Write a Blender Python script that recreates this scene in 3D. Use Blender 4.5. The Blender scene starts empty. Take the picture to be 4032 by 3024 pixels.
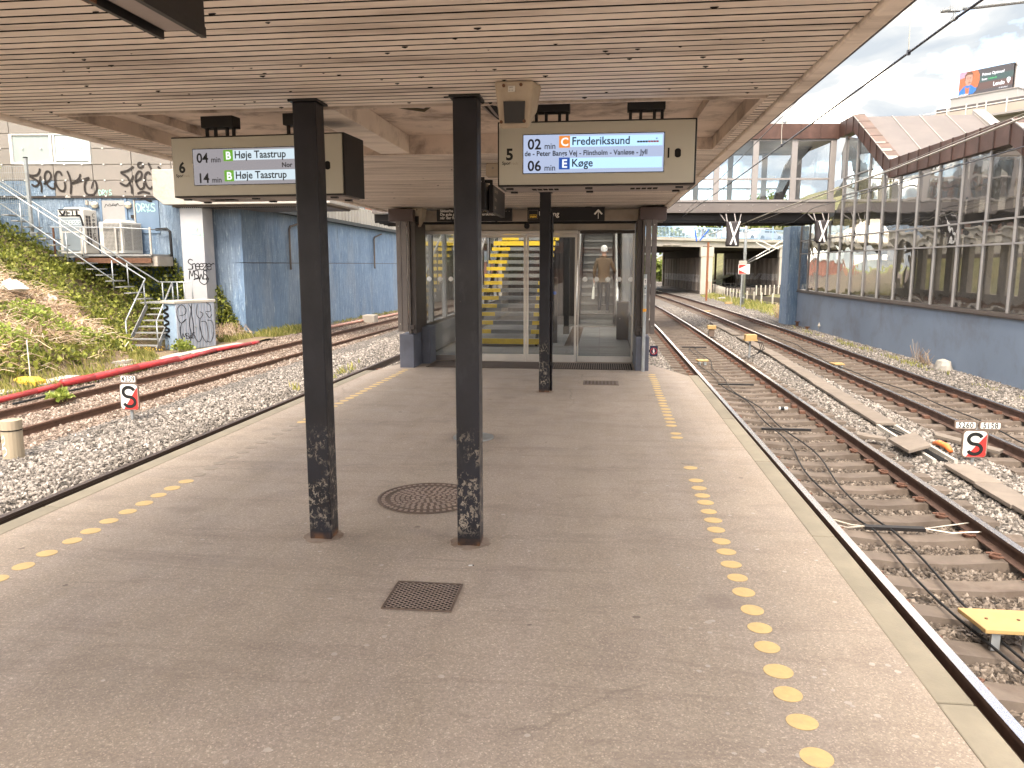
import bpy, bmesh, math, random
from mathutils import Vector, Matrix, noise
random.seed(11)
SC = bpy.context.scene
COL = SC.collection
rad = math.radians

# ------------------------------------------------------------------ camera
cam_d = bpy.data.cameras.new('camera')
cam = bpy.data.objects.new('camera', cam_d); COL.objects.link(cam)
cam.location = (0, 0, 1.6)
cam.rotation_euler = (rad(90 - 8.812), 0, rad(6.584))
cam_d.sensor_width = 36; cam_d.lens = 27.03
cam_d.clip_start = 0.05; cam_d.clip_end = 3000
SC.camera = cam

# ------------------------------------------------------------------ world: bright broken cloud over a Nishita sky
SUN_EL, SUN_AZ = 52, 186        # azimuth clockwise from +Y: the sun stands high behind the camera
W = bpy.data.worlds.new('World'); SC.world = W; W.use_nodes = True
wn = W.node_tree.nodes; wl = W.node_tree.links; wn.clear()
def wnode(t, **k):
    n = wn.new(t)
    for a, b in k.items(): setattr(n, a, b)
    return n
sky = wnode('ShaderNodeTexSky', sky_type='NISHITA', sun_disc=False)
sky.sun_elevation = rad(SUN_EL); sky.sun_rotation = rad(SUN_AZ)
sky.air_density = 1.0; sky.dust_density = 1.5
tc = wnode('ShaderNodeTexCoord')
mp = wnode('ShaderNodeMapping'); mp.inputs['Scale'].default_value = (1.0, 1.0, 2.2); mp.inputs['Location'].default_value = (5.294, 1.472, 0.702)
wl.new(tc.outputs['Generated'], mp.inputs['Vector'])
nz = wnode('ShaderNodeTexNoise'); nz.inputs['Scale'].default_value = 3.6; nz.inputs['Detail'].default_value = 9; nz.inputs['Roughness'].default_value = .55; nz.inputs['Distortion'].default_value = .25
wl.new(mp.outputs['Vector'], nz.inputs['Vector'])
cr = wnode('ShaderNodeValToRGB'); cr.color_ramp.elements[0].position = .41; cr.color_ramp.elements[1].position = .50
wl.new(nz.outputs['Fac'], cr.inputs['Fac'])
nz2 = wnode('ShaderNodeTexNoise'); nz2.inputs['Scale'].default_value = 5.5; nz2.inputs['Detail'].default_value = 7; nz2.inputs['Distortion'].default_value = .4
wl.new(mp.outputs['Vector'], nz2.inputs['Vector'])
cc = wnode('ShaderNodeValToRGB')
cc.color_ramp.elements[0].position = .42; cc.color_ramp.elements[0].color = (.048, .052, .056, 1)
cc.color_ramp.elements[1].position = .74; cc.color_ramp.elements[1].color = (3.1, 2.60, 2.0, 1)
for _p, _c in ((.49, (.060, .062, .063, 1)), (.54, (.10, .095, .086, 1)), (.60, (.62, .53, .42, 1))):
    _e = cc.color_ramp.elements.new(_p); _e.color = _c
wl.new(nz2.outputs['Fac'], cc.inputs['Fac'])
CLOUD = wnode('ShaderNodeVectorMath', operation='SCALE'); CLOUD.inputs['Scale'].default_value = 19.5
wl.new(cc.outputs['Color'], CLOUD.inputs[0])
mxw = wnode('ShaderNodeMixRGB'); wl.new(cr.outputs['Color'], mxw.inputs['Fac'])
wl.new(sky.outputs['Color'], mxw.inputs['Color1']); wl.new(CLOUD.outputs['Vector'], mxw.inputs['Color2'])
bg = wnode('ShaderNodeBackground'); bg.inputs['Strength'].default_value = .05
wl.new(mxw.outputs['Color'], bg.inputs['Color'])
wo = wnode('ShaderNodeOutputWorld'); wl.new(bg.outputs['Background'], wo.inputs['Surface'])

# ------------------------------------------------------------------ sun (veiled by thin cloud: wide and soft)
sd = bpy.data.lights.new('sun', 'SUN'); sd.energy = .5; sd.angle = rad(30); sd.color = (1.0, .90, .77)
sun = bpy.data.objects.new('sun', sd); COL.objects.link(sun)
sun.location = (0, -20, 40)
_a = rad(SUN_AZ); _e = rad(SUN_EL)
_d = Vector((math.sin(_a) * math.cos(_e), math.cos(_a) * math.cos(_e), math.sin(_e)))
sun.rotation_euler = (-_d).to_track_quat('-Z', 'Y').to_euler()

SC.view_settings.view_transform = 'Standard'; SC.view_settings.look = 'None'
SC.view_settings.gamma = 1; SC.view_settings.use_curve_mapping = False
SC.view_settings.exposure = 4.0
SC.cycles.max_bounces = 8; SC.cycles.diffuse_bounces = 4; SC.cycles.glossy_bounces = 4
SC.cycles.transparent_max_bounces = 16; SC.cycles.transmission_bounces = 6
SC.cycles.sample_clamp_indirect = 6

# ------------------------------------------------------------------ helpers: scene graph
def tag(o, label=None, cat=None, group=None, kind=None):
    if label: o['label'] = label
    if cat: o['category'] = cat
    if group: o['group'] = group
    if kind: o['kind'] = kind
    return o
def thing(name, label, cat, loc=(0, 0, 0), rz=0, group=None):
    o = bpy.data.objects.new(name, None); COL.objects.link(o)
    o.location = loc; o.rotation_euler = (0, 0, rz); o.empty_display_size = .2
    return tag(o, label, cat, group)
def origin(o):
    m = Matrix.Identity(4)
    ch = []
    while o: ch.append(o); o = o.parent
    for q in reversed(ch): m = m @ (Matrix.Translation(q.location) @ q.rotation_euler.to_matrix().to_4x4())
    return m
def dup(root, loc=None, rz=None, label=None, group=None):
    r = root.copy(); COL.objects.link(r)
    if loc is not None: r.location = loc
    if rz is not None: r.rotation_euler = (0, 0, rz)
    if label: r['label'] = label
    if group: r['group'] = group
    for c in list(root.children):
        k = c.copy(); COL.objects.link(k); k.parent = r
        for g in c.children:
            d = g.copy(); COL.objects.link(d); d.parent = k
    return r

class MB:
    """collects faces; build() links them as one mesh object"""
    def __init__(s): s.v = []; s.f = []; s.mi = []; s.m = 0
    def _add(s, vs, fs):
        b = len(s.v); s.v += [tuple(v) for v in vs]
        for f in fs: s.f.append([b + i for i in f]); s.mi.append(s.m)
        return s
    def quad(s, a, b, c, d): return s._add([a, b, c, d], [(0, 1, 2, 3)])
    def tri(s, a, b, c): return s._add([a, b, c], [(0, 1, 2)])
    def box(s, x0, x1, y0, y1, z0, z1):
        return s._add([(x0, y0, z0), (x1, y0, z0), (x1, y1, z0), (x0, y1, z0), (x0, y0, z1), (x1, y0, z1), (x1, y1, z1), (x0, y1, z1)],
                      [(0, 3, 2, 1), (4, 5, 6, 7), (0, 1, 5, 4), (1, 2, 6, 5), (2, 3, 7, 6), (3, 0, 4, 7)])
    def hexa(s, p):
        return s._add(p, [(0, 3, 2, 1), (4, 5, 6, 7), (0, 1, 5, 4), (1, 2, 6, 5), (2, 3, 7, 6), (3, 0, 4, 7)])
    def prism(s, poly, d):
        """poly: 3D polygon, d: extrusion vector"""
        n = len(poly); d = Vector(d)
        vs = [Vector(p) for p in poly] + [Vector(p) + d for p in poly]
        fs = [tuple(range(n))[::-1], tuple(range(n, 2 * n))] + [(i, (i + 1) % n, n + (i + 1) % n, n + i) for i in range(n)]
        return s._add(vs, fs)
    def bar(s, p, q, w, h, up=(0, 0, 1)):
        p = Vector(p); q = Vector(q); t = (q - p).normalized(); u = Vector(up)
        a = t.cross(u)
        if a.length < 1e-5: u = Vector((0, 1, 0)); a = t.cross(u)
        a.normalize(); u = a.cross(t).normalized()
        a *= w / 2; u *= h / 2
        return s.hexa([p - a - u, p + a - u, q + a - u, q - a - u, p - a + u, p + a + u, q + a + u, q - a + u])
    def tube(s, pts, r, n=8, caps=True):
        pts = [Vector(p) for p in pts]; rs = r if isinstance(r, (list, tuple)) else [r] * len(pts)
        vs = []; ref = None
        for i, p in enumerate(pts):
            t = (pts[min(i + 1, len(pts) - 1)] - pts[max(i - 1, 0)]).normalized()
            if ref is None: ref = Vector((0, 0, 1)) if abs(t.z) < .9 else Vector((1, 0, 0))
            a = t.cross(ref)
            if a.length < 1e-4: ref = Vector((1, .3, 0)); a = t.cross(ref)
            a.normalize(); b = a.cross(t).normalized(); ref = b
            for k in range(n):
                g = 2 * math.pi * k / n
                vs.append(p + (a * math.cos(g) + b * math.sin(g)) * rs[i])
        fs = []
        for i in range(len(pts) - 1):
            for k in range(n):
                fs.append((i * n + k, i * n + (k + 1) % n, (i + 1) * n + (k + 1) % n, (i + 1) * n + k))
        if caps: fs += [tuple(range(n))[::-1], tuple(range((len(pts) - 1) * n, len(pts) * n))]
        return s._add(vs, fs)
    def cyl(s, c, r, h, n=24, axis=(0, 0, 1)):
        c = Vector(c); return s.tube([c, c + Vector(axis) * h], r, n)
    def sweep(s, prof, path):
        """prof: list of (x,z) outline; path: list of (x,y,z); swept with the profile in the xz plane"""
        n = len(prof); vs = []
        for p in path: vs += [(p[0] + a, p[1], p[2] + b) for a, b in prof]
        fs = []
        for i in range(len(path) - 1):
            for k in range(n): fs.append((i * n + k, i * n + (k + 1) % n, (i + 1) * n + (k + 1) % n, (i + 1) * n + k))
        fs += [tuple(range(n)), tuple(range((len(path) - 1) * n, len(path) * n))[::-1]]
        return s._add(vs, fs)
    def build(s, name, mats, parent=None, org=None, world=True, smooth=False, bevel=0, kind=None, tagv=None):
        me = bpy.data.meshes.new(name)
        v = s.v
        if parent is not None and world:
            inv = origin(parent).inverted(); v = [tuple(inv @ Vector(p)) for p in v]
        if org is not None: v = [(p[0] - org[0], p[1] - org[1], p[2] - org[2]) for p in v]
        me.from_pydata(v, [], s.f)
        if not isinstance(mats, (list, tuple)): mats = [mats]
        for m in mats: me.materials.append(m)
        if len(mats) > 1: me.polygons.foreach_set('material_index', s.mi)
        bm = bmesh.new(); bm.from_mesh(me); bmesh.ops.recalc_face_normals(bm, faces=bm.faces[:]); bm.to_mesh(me); bm.free()
        if smooth:
            me.polygons.foreach_set('use_smooth', [True] * len(me.polygons))
        o = bpy.data.objects.new(name, me); COL.objects.link(o)
        if org is not None: o.location = org
        if parent is not None: o.parent = parent
        if bevel:
            b = o.modifiers.new('bevel', 'BEVEL'); b.width = bevel; b.segments = 2; b.limit_method = 'ANGLE'; b.angle_limit = rad(40)
        if kind: o['kind'] = kind
        if tagv: tag(o, *tagv)
        return o
def same(o, name, parent, loc=(0, 0, 0), rot=(0, 0, 0)):
    """another object sharing o's mesh"""
    d = bpy.data.objects.new(name, o.data); COL.objects.link(d); d.location = loc; d.rotation_euler = rot; d.parent = parent
    return d
def smooth_by_angle(o, a=40):
    me = o.data
    me.polygons.foreach_set('use_smooth', [True] * len(me.polygons))
    m = o.modifiers.new('edges', 'EDGE_SPLIT'); m.split_angle = rad(a)

# ------------------------------------------------------------------ materials
def S2L(h):
    h = h.lstrip('#'); r = []
    for i in (0, 2, 4):
        c = int(h[i:i + 2], 16) / 255
        r.append(c / 12.92 if c <= .04045 else ((c + .055) / 1.055) ** 2.4)
    return tuple(r)
class NT:
    def __init__(s, name):
        s.mat = bpy.data.materials.new(name); s.mat.use_nodes = True
        s.nt = s.mat.node_tree; s.n = s.nt.nodes; s.l = s.nt.links; s.n.clear()
        s.out = s.n.new('ShaderNodeOutputMaterial')
    def node(s, t, ins=None, **k):
        n = s.n.new(t)
        for a, b in k.items(): setattr(n, a, b)
        for a, b in (ins or {}).items():
            if hasattr(b, 'is_output') or isinstance(b, bpy.types.NodeSocket): s.l.new(b, n.inputs[a])
            else: n.inputs[a].default_value = b
        return n
    def pos(s, scale=(1, 1, 1), local=False):
        if local: src = s.node('ShaderNodeTexCoord').outputs['Object']
        else: src = s.node('ShaderNodeNewGeometry').outputs['Position']
        return s.node('ShaderNodeMapping', {'Vector': src, 'Scale': scale}).outputs['Vector']
    def noise(s, vec, scale, detail=4, rough=.55, dist=0):
        return s.node('ShaderNodeTexNoise', {'Vector': vec, 'Scale': scale, 'Detail': detail, 'Roughness': rough, 'Distortion': dist}).outputs['Fac']
    def ramp(s, fac, stops):
        n = s.node('ShaderNodeValToRGB', {'Fac': fac}); e = n.color_ramp.elements
        while len(e) < len(stops): e.new(.5)
        for q, (p, c) in zip(e, stops):
            q.position = p; q.color = (c, c, c, 1) if isinstance(c, (int, float)) else (*c, 1)
        return n.outputs['Color']
    def mix(s, fac, a, b, mode='MIX'):
        def cv(x): return (*x, 1) if isinstance(x, tuple) and len(x) == 3 else x
        return s.node('ShaderNodeMixRGB', {'Fac': fac, 'Color1': cv(a), 'Color2': cv(b)}, blend_type=mode).outputs['Color']
    def math(s, op, a, b=0.0, clamp=False):
        n = s.node('ShaderNodeMath', operation=op, use_clamp=clamp)
        for i, x in enumerate((a, b)):
            if isinstance(x, (int, float)): n.inputs[i].default_value = x
            else: s.l.new(x, n.inputs[i])
        return n.outputs[0]
    def bump(s, h, strength=.3, dist=.01, normal=None):
        ins = {'Height': h, 'Strength': strength, 'Distance': dist}
        if normal is not None: ins['Normal'] = normal
        return s.node('ShaderNodeBump', ins).outputs['Normal']
    def bsdf(s, col, rough=.7, metal=0.0, normal=None, spec=.4, emit=None, es=0):
        b = s.node('ShaderNodeBsdfPrincipled')
        for k, x in (('Base Color', col), ('Roughness', rough), ('Metallic', metal), ('Specular IOR Level', spec)):
            if isinstance(x, tuple): b.inputs[k].default_value = (*x, 1) if len(x) == 3 else x
            elif isinstance(x, (int, float)): b.inputs[k].default_value = x
            else: s.l.new(x, b.inputs[k])
        if normal is not None: s.l.new(normal, b.inputs['Normal'])
        if emit is not None:
            b.inputs['Emission Color'].default_value = (*emit, 1); b.inputs['Emission Strength'].default_value = es
        s.l.new(b.outputs[0], s.out.inputs['Surface']); return b
    def xyz(s, vec=None):
        v = vec if vec is not None else s.node('ShaderNodeNewGeometry').outputs['Position']
        n = s.node('ShaderNodeSeparateXYZ', {0: v}); return n.outputs
def plain(name, col, rough=.6, metal=0, var=.25, vs=4, bump=.15, bs=60, dirt=None, ds=2.5, damt=.5, orand=0, local=False, spec=.4, bd=.004, stretch=None):
    """painted/plain surface: base colour, slow tone variation, optional dirt colour in patches, fine relief"""
    t = NT(name); p = t.pos(stretch or (1, 1, 1), local)
    n1 = t.noise(p, vs, 6, .6)
    k = t.ramp(n1, [(.25, 1 - var), (.75, 1 + var * .6)])
    c = t.mix(1.0, col, k, 'MULTIPLY')
    if dirt is not None:
        n2 = t.noise(p, ds, 8, .65, .3)
        c = t.mix(t.ramp(n2, [(.48, 0.0), (.70, damt)]), c, dirt)
    if orand:
        oi = t.node('ShaderNodeObjectInfo').outputs['Random']
        c = t.mix(1.0, c, t.ramp(oi, [(0, 1 - orand), (1, 1 + orand * .5)]), 'MULTIPLY')
    nb = t.noise(p, bs, 3, .6)
    t.bsdf(c, rough, metal, t.bump(nb, bump, bd), spec)
    return t.mat
def glow(name, col, s):
    t = NT(name); t.bsdf((.02, .02, .02), .4, 0, None, .3, col, s * .135); return t.mat
def glass(name, tint=(.80, .84, .84), refl=1.0, dirt=.04, wav=.0):
    t = NT(name)
    tr = t.node('ShaderNodeBsdfTransparent', {'Color': (*tint, 1)})
    gl = t.node('ShaderNodeBsdfGlossy', {'Color': (.95, .97, 1, 1), 'Roughness': .015})
    if wav:
        nn = t.noise(t.pos(), 1.1, 2, .4); bp = t.bump(nn, wav, .05); t.l.new(bp, gl.inputs['Normal'])
    fr = t.node('ShaderNodeFresnel', {'IOR': 1.5}).outputs[0]
    bk = t.node('ShaderNodeNewGeometry').outputs['Backfacing']          # only the entry face mirrors
    f = t.math('MULTIPLY', t.math('MULTIPLY', fr, 1.9 * refl, True), t.math('SUBTRACT', 1.0, bk))
    m1 = t.node('ShaderNodeMixShader', {0: f, 1: tr.outputs[0], 2: gl.outputs[0]})
    df = t.node('ShaderNodeBsdfDiffuse', {'Color': (.45, .42, .38, 1)})
    d = t.math('MULTIPLY', t.ramp(t.noise(t.pos((1, 1, .4)), 2.5, 6, .7), [(.35, .3), (.75, 1.0)]), dirt)
    m2 = t.node('ShaderNodeMixShader', {0: t.math('MULTIPLY', d, t.math('SUBTRACT', 1.0, bk)), 1: m1.outputs[0], 2: df.outputs[0]})
    t.l.new(m2.outputs[0], t.out.inputs['Surface']); return t.mat
M = {}
# ------------------------------------------------------------------ text and strokes
def text_mesh(body, size, bold=0, align='LEFT', spacing=1.0):
    c = bpy.data.curves.new('lettering', 'FONT'); c.body = body; c.size = size; c.align_x = align; c.offset = bold; c.space_character = spacing
    c.resolution_u = 3
    o = bpy.data.objects.new('lettering', c); COL.objects.link(o)
    dg = bpy.context.evaluated_depsgraph_get()
    me = bpy.data.meshes.new_from_object(o.evaluated_get(dg))
    bpy.data.objects.remove(o); bpy.data.curves.remove(c)
    return me
def frame(o, right, up):
    r = Vector(right).normalized(); u = Vector(up).normalized(); n = r.cross(u)
    return Matrix(((r.x, u.x, n.x, o[0]), (r.y, u.y, n.y, o[1]), (r.z, u.z, n.z, o[2]), (0, 0, 0, 1)))
def text(name, body, mat, o, right, up, size, parent, bold=0, align='LEFT', spacing=1.0, sx=1.0):
    me = text_mesh(body, size, bold, align, spacing)
    fm = frame(o, right, up) @ Matrix.Diagonal((sx, 1, 1, 1))
    inv = origin(parent).inverted() if parent else Matrix.Identity(4)
    me.transform(inv @ fm); me.materials.clear(); me.materials.append(mat); me.name = name
    ob = bpy.data.objects.new(name, me); COL.objects.link(ob); ob.parent = parent
    return ob
def ribbon(mb, pts, w, place):
    """flat brush stroke through 2D pts (smoothed), width w (number or list), mapped by place(u,v)"""
    P = [Vector(p) for p in pts]
    if len(P) > 2:                                   # Catmull-Rom
        Q = []
        for i in range(len(P) - 1):
            p0 = P[max(i - 1, 0)]; p1 = P[i]; p2 = P[i + 1]; p3 = P[min(i + 2, len(P) - 1)]
            for k in range(5):
                t = k / 5
                Q.append(.5 * ((2 * p1) + (-p0 + p2) * t + (2 * p0 - 5 * p1 + 4 * p2 - p3) * t * t + (-p0 + 3 * p1 - 3 * p2 + p3) * t ** 3))
        Q.append(P[-1]); P = Q
    L = []; R = []
    for i, p in enumerate(P):
        t = P[min(i + 1, len(P) - 1)] - P[max(i - 1, 0)]
        if t.length < 1e-9: t = Vector((1, 0))
        t.normalize(); n = Vector((-t.y, t.x))
        ww = w if not isinstance(w, (list, tuple)) else w[0] + (w[1] - w[0]) * i / max(1, len(P) - 1)
        e = 1.0
        if i == 0 or i == len(P) - 1: e = .6
        L.append(place(*(p + n * ww / 2 * e))); R.append(place(*(p - n * ww / 2 * e)))
    vs = L + R; n = len(L)
    mb._add(vs, [(i, i + 1, n + i + 1, n + i) for i in range(n - 1)])
# ------------------------------------------------------------------ materials of the place
def asphalt_mat():
    t = NT('asphalt'); p = t.pos()
    c = t.mix(t.ramp(t.noise(p, .55, 6, .6, .4), [(.3, 0.0), (.72, 1.0)]), (.310, .252, .196), (.400, .328, .258))
    c = t.mix(t.ramp(t.noise(p, 2.6, 8, .65, .8), [(.5, 0.0), (.78, .75)]), c, (.235, .187, .155))
    c = t.mix(t.ramp(t.noise(t.pos((1.6, .10, 1)), 1.3, 5, .6), [(.45, 0.0), (.70, .5)]), c, (.43, .355, .300))
    c = t.mix(t.ramp(t.noise(t.pos((.25, 1.6, 1)), 2.0, 6, .65), [(.55, 0.0), (.72, .45)]), c, (.22, .172, .142))
    # worn aggregate
    v = t.node('ShaderNodeTexVoronoi', {'Vector': p, 'Scale': 190.0}).outputs['Color']
    k = t.ramp(t.node('ShaderNodeSeparateColor', {0: v}).outputs[0], [(.0, .72), (.80, 1.0), (.93, 1.35), (1.0, 1.9)])
    c = t.mix(.75, c, t.mix(.8, c, k, 'MULTIPLY'))
    c = t.mix(t.ramp(t.noise(p, 60, 3, .7), [(.35, .35), (.6, 0.0)]), c, (.13, .108, .094))
    # dark spills, rusty tinge round the columns, light gum spots
    v2 = t.node('ShaderNodeTexVoronoi', {'Vector': t.pos((1, 1.0, 1)), 'Scale': 4.6, 'Randomness': 1.0})
    r2 = t.node('ShaderNodeSeparateColor', {0: v2.outputs['Color']}).outputs
    dn = t.math('ADD', v2.outputs['Distance'], t.math('MULTIPLY', t.noise(p, 22, 4, .7), .16))
    sp = t.math('MULTIPLY', t.math('LESS_THAN', dn, t.math('ADD', t.math('MULTIPLY', r2[0], .12), .05)), t.math('GREATER_THAN', r2[1], .35))
    c = t.mix(t.math('MULTIPLY', sp, .72), c, (.125, .098, .082))
    v5 = t.node('ShaderNodeTexVoronoi', {'Vector': t.pos((1, 1.3, 1)), 'Scale': 1.25}); r5 = t.node('ShaderNodeSeparateColor', {0: v5.outputs['Color']}).outputs
    d5 = t.math('ADD', v5.outputs['Distance'], t.math('MULTIPLY', t.noise(p, 7, 5, .7), .30))
    c = t.mix(t.math('MULTIPLY', t.ramp(d5, [(.20, .45), (.34, 0.0)]), t.math('GREATER_THAN', r5[0], .45)), c, (.19, .150, .124))
    dr = t.math('MULTIPLY', t.ramp(t.noise(t.pos((.5, 3.2, 1)), 1.1, 6, .7, 1.2), [(.56, 0.0), (.60, .38), (.64, 0.0)]), 1.0)
    c = t.mix(dr, c, (.20, .158, .130))
    v3 = t.node('ShaderNodeTexVoronoi', {'Vector': p, 'Scale': 3.6, 'Randomness': 1.0})
    r3 = t.node('ShaderNodeSeparateColor', {0: v3.outputs['Color']}).outputs
    dg = t.math('ADD', v3.outputs['Distance'], t.math('MULTIPLY', t.noise(p, 40, 3, .7), .05))
    sg = t.math('MULTIPLY', t.math('LESS_THAN', dg, t.math('ADD', t.math('MULTIPLY', r3[0], .035), .045)), t.math('GREATER_THAN', r3[1], .55))
    c = t.mix(t.math('MULTIPLY', sg, .62), c, (.46, .40, .35))
    # hairline cracks
    v4 = t.node('ShaderNodeTexVoronoi', {'Vector': t.mix(.30, p, t.node('ShaderNodeTexNoise', {'Vector': p, 'Scale': 1.6, 'Detail': 6.0}).outputs['Color']), 'Scale': .33}, feature='DISTANCE_TO_EDGE').outputs['Distance']
    c = t.mix(t.math('MULTIPLY', t.ramp(v4, [(.0, .38), (.0012, 0.0)]), t.ramp(t.noise(p, .7, 3), [(.5, 0.0), (.6, 1.0)])), c, (.08, .065, .055))
    h = t.math('ADD', t.noise(p, 210, 3, .7), t.math('MULTIPLY', t.noise(p, 30, 4, .6), .8))
    t.bsdf(c, t.ramp(t.noise(p, 3, 4), [(.3, .62), (.7, .85)]), 0, t.bump(h, .55, .004), .35)
    return t.mat
M['asphalt'] = asphalt_mat()
M['kerb'] = plain('kerb_concrete', (0.242, 0.211, 0.156), .85, 0, .22, 3, .5, 120, (.20, .17, .13), 5, .55, .12)
M['kerb_side'] = plain('platform_side_concrete', (.10, .085, .075), .9, 0, .4, 2, .4, 40)
M['dot'] = plain('yellow_dot_paint', (0.607, 0.423, 0.184), .7, 0, .12, 30, .3, 160, (.42, .32, .18), 14, .5)
M['dot_worn'] = plain('worn_dot_paint', (.30, .25, .20), .8, 0, .2, 30, .3, 160, (.21, .18, .155), 10, .8)
M['slat'] = plain('ceiling_board_paint', (.80, .70, .615), .55, 0, .10, 1.2, .15, 40, (.22, .155, .12), 1.6, .65, .10, stretch=(.5, 3, 3))
M['plaster'] = plain('coffer_panel', (.64, .53, .45), .8, 0, .18, 2, .5, 70, (.12, .085, .065), 3.2, .85)
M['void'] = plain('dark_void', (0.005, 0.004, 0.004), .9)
def column_mat():
    t = NT('column_paint'); p = t.pos(); z = t.xyz()[2]
    c = t.mix(t.ramp(t.noise(p, 3.5, 6), [(.3, 0.0), (.7, 1.0)]), (.0085, .0074, .0090), (.0175, .0165, .0225))
    c = t.mix(t.ramp(t.noise(t.pos((1, 1, .35)), 9, 6, .7), [(.60, 0.0), (.66, .35)]), c, (.030, .030, .035))
    low = t.ramp(z, [(.12, 1.0), (.62, .55), (.70, 0.0)])
    gate = t.ramp(z, [(.05, 0.0), (.13, 1.0)])
    n = t.noise(t.pos((1, 1, .7)), 44, 9, .74, .5)
    chip = t.math('MULTIPLY', t.ramp(n, [(.535, 0.0), (.55, 1.0)]), t.math('MULTIPLY', low, gate))
    chip = t.math('MULTIPLY', chip, t.ramp(t.noise(p, 6, 3), [(.42, 0.0), (.52, 1.0)]))
    chips2 = t.ramp(t.noise(p, 34, 6, .75), [(.70, 0.0), (.715, .8)])
    chip = t.math('MAXIMUM', chip, chips2)
    c = t.mix(chip, c, t.mix(t.noise(p, 60, 3), (.36, .31, .25), (.17, .13, .10)))
    dark = t.math('MULTIPLY', t.ramp(t.noise(p, 30, 6, .7), [(.60, 0.0), (.62, 1.0)]), t.math('MULTIPLY', low, .8))
    c = t.mix(dark, c, (.025, .018, .015))
    rust = t.math('MULTIPLY', t.ramp(z, [(.005, 1.0), (.05, 0.0)]), t.ramp(t.noise(p, 18, 4), [(.4, .2), (.6, 1.0)]))
    c = t.mix(rust, c, (.14, .065, .03))
    h = t.math('ADD', t.noise(p, 40, 4), t.math('MULTIPLY', chip, -1.2))
    t.bsdf(c, t.ramp(t.noise(p, 8, 3), [(.3, .36), (.7, .55)]), 0, t.bump(h, .35, .003), .32)
    return t.mat
M['column'] = column_mat()
M['dark_metal'] = plain('dark_metal', (0.011, 0.009, 0.009), .5, .0, .3, 6, .1)
M['black_sign'] = plain('black_sign_plate', (0.007, 0.005, 0.006), .45, 0, .2, 3, .05)
M['bronze'] = plain('bronze_frame', (0.135, 0.113, 0.101), .45, .25, .18, 2, .1, 40, (.06, .05, .045), 2, .4)
M['bronze_dark'] = plain('dark_bronze_frame', (.060, .047, .042), .5, .2, .2, 2, .1, 40)
M['alu'] = plain('brushed_aluminium', (.52, .48, .44), .32, .85, .12, 3, .1, 50)
M['galv'] = plain('galvanised_steel', (.36, .38, .39), .45, .6, .25, 9, .1, 40, (.28, .23, .18), 4, .35)
M['white'] = plain('white_paint', (0.624, 0.600, 0.560), .5, 0, .08, 4)
M['white_old'] = plain('old_white_paint', (0.368, 0.344, 0.308), .6, 0, .15, 3, .1, 50, (.26, .19, .13), 3, .6)
M['ink'] = plain('black_print', (0.006, 0.006, 0.006), .6)
M['ink_white'] = plain('white_print', (.85, .80, .74), .6)
M['ink_grey'] = plain('grey_print', (.36, .31, .25), .6)
M['red'] = plain('red_enamel', (.50, .035, .03), .4, 0, .15, 3)
M['yellow'] = plain('yellow_paint', (.72, .47, .05), .5, 0, .15, 3, .1, 50, (.35, .22, .06), 4, .5)
M['ochre'] = plain('ochre_plastic', (0.387, 0.256, 0.106), .6, 0, .15, 8, .3, 80, (.38, .24, .10), 6, .5)
M['concrete'] = plain('concrete', (.36, .32, .275), .85, 0, .2, 1.2, .3, 30, (.17, .14, .115), 1.6, .55)
M['concrete_light'] = plain('pale_concrete', (0.400, 0.368, 0.320), .85, 0, .15, .5, .2, 10, (.27, .23, .19), .9, .5, stretch=(1, 1, .35))
M['concrete_dark'] = plain('sooty_concrete', (.115, .095, .082), .9, 0, .3, .6, .2, 10)
M['trough'] = plain('trough_lid_concrete', (0.200, 0.166, 0.136), .9, 0, .2, 2.5, .4, 60, (.12, .10, .08), 4, .5, .12)
M['rust'] = plain('rusty_steel', (.13, .062, .036), .85, .1, .35, 8, .3, 60)
M['post_brown'] = plain('brown_post', (.20, .075, .032), .8, 0, .3, 6)
M['wire'] = plain('wire', (.045, .045, .055), .4, .6)
M['wire_light'] = plain('pale_wire', (.42, .38, .32), .4, .5)
M['rubber'] = plain('black_rubber', (0.007, 0.007, 0.008), .7)
def rail_mat():
    t = NT('rail_steel'); p = t.pos()
    n = t.node('ShaderNodeNewGeometry').outputs['Normal']; nz_ = t.node('ShaderNodeSeparateXYZ', {0: n}).outputs[2]; z = t.xyz()[2]
    top = t.math('MULTIPLY', t.math('GREATER_THAN', nz_, .7), t.math('GREATER_THAN', z, -.989))
    c = t.mix(t.ramp(t.noise(p, 7, 6), [(.3, 0.0), (.7, 1.0)]), (.062, .033, .024), (.115, .068, .050))
    c = t.mix(top, c, (.60, .57, .56))
    t.bsdf(c, t.mix(top, (.85, .85, .85), (.26, .26, .26)), t.math('MULTIPLY', top, .92), None, .4)
    return t.mat
M['rail'] = rail_mat()
M['rail_dark'] = plain('dark_rail', (.050, .033, .027), .45, .3, .25, 7, .2, 60)
M['rail_rusty'] = plain('rusty_rail', (.125, .068, .045), .7, .1, .3, 7, .2, 60)
M['sleeper'] = plain('concrete_sleeper', (.140, .110, .088), .9, 0, .25, 4, .4, 60, (.07, .048, .035), 3, .7, .15)
M['clip'] = plain('rusty_clip', (.15, .075, .05), .7, .3, .3, 20)
def stone_mat(name, ramp):
    t = NT(name); oi = t.node('ShaderNodeObjectInfo').outputs['Random']
    c = t.ramp(oi, ramp)
    c = t.mix(1.0, c, t.ramp(t.noise(t.pos(), 55, 4), [(.25, .72), (.75, 1.2)]), 'MULTIPLY')
    c = t.mix(1.0, c, t.ramp(t.noise(t.pos(), .8, 4), [(.3, .80), (.7, 1.12)]), 'MULTIPLY')
    t.bsdf(c, .85, 0, t.bump(t.noise(t.pos(), 90, 3), .4, .004), .3); return t.mat
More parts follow.
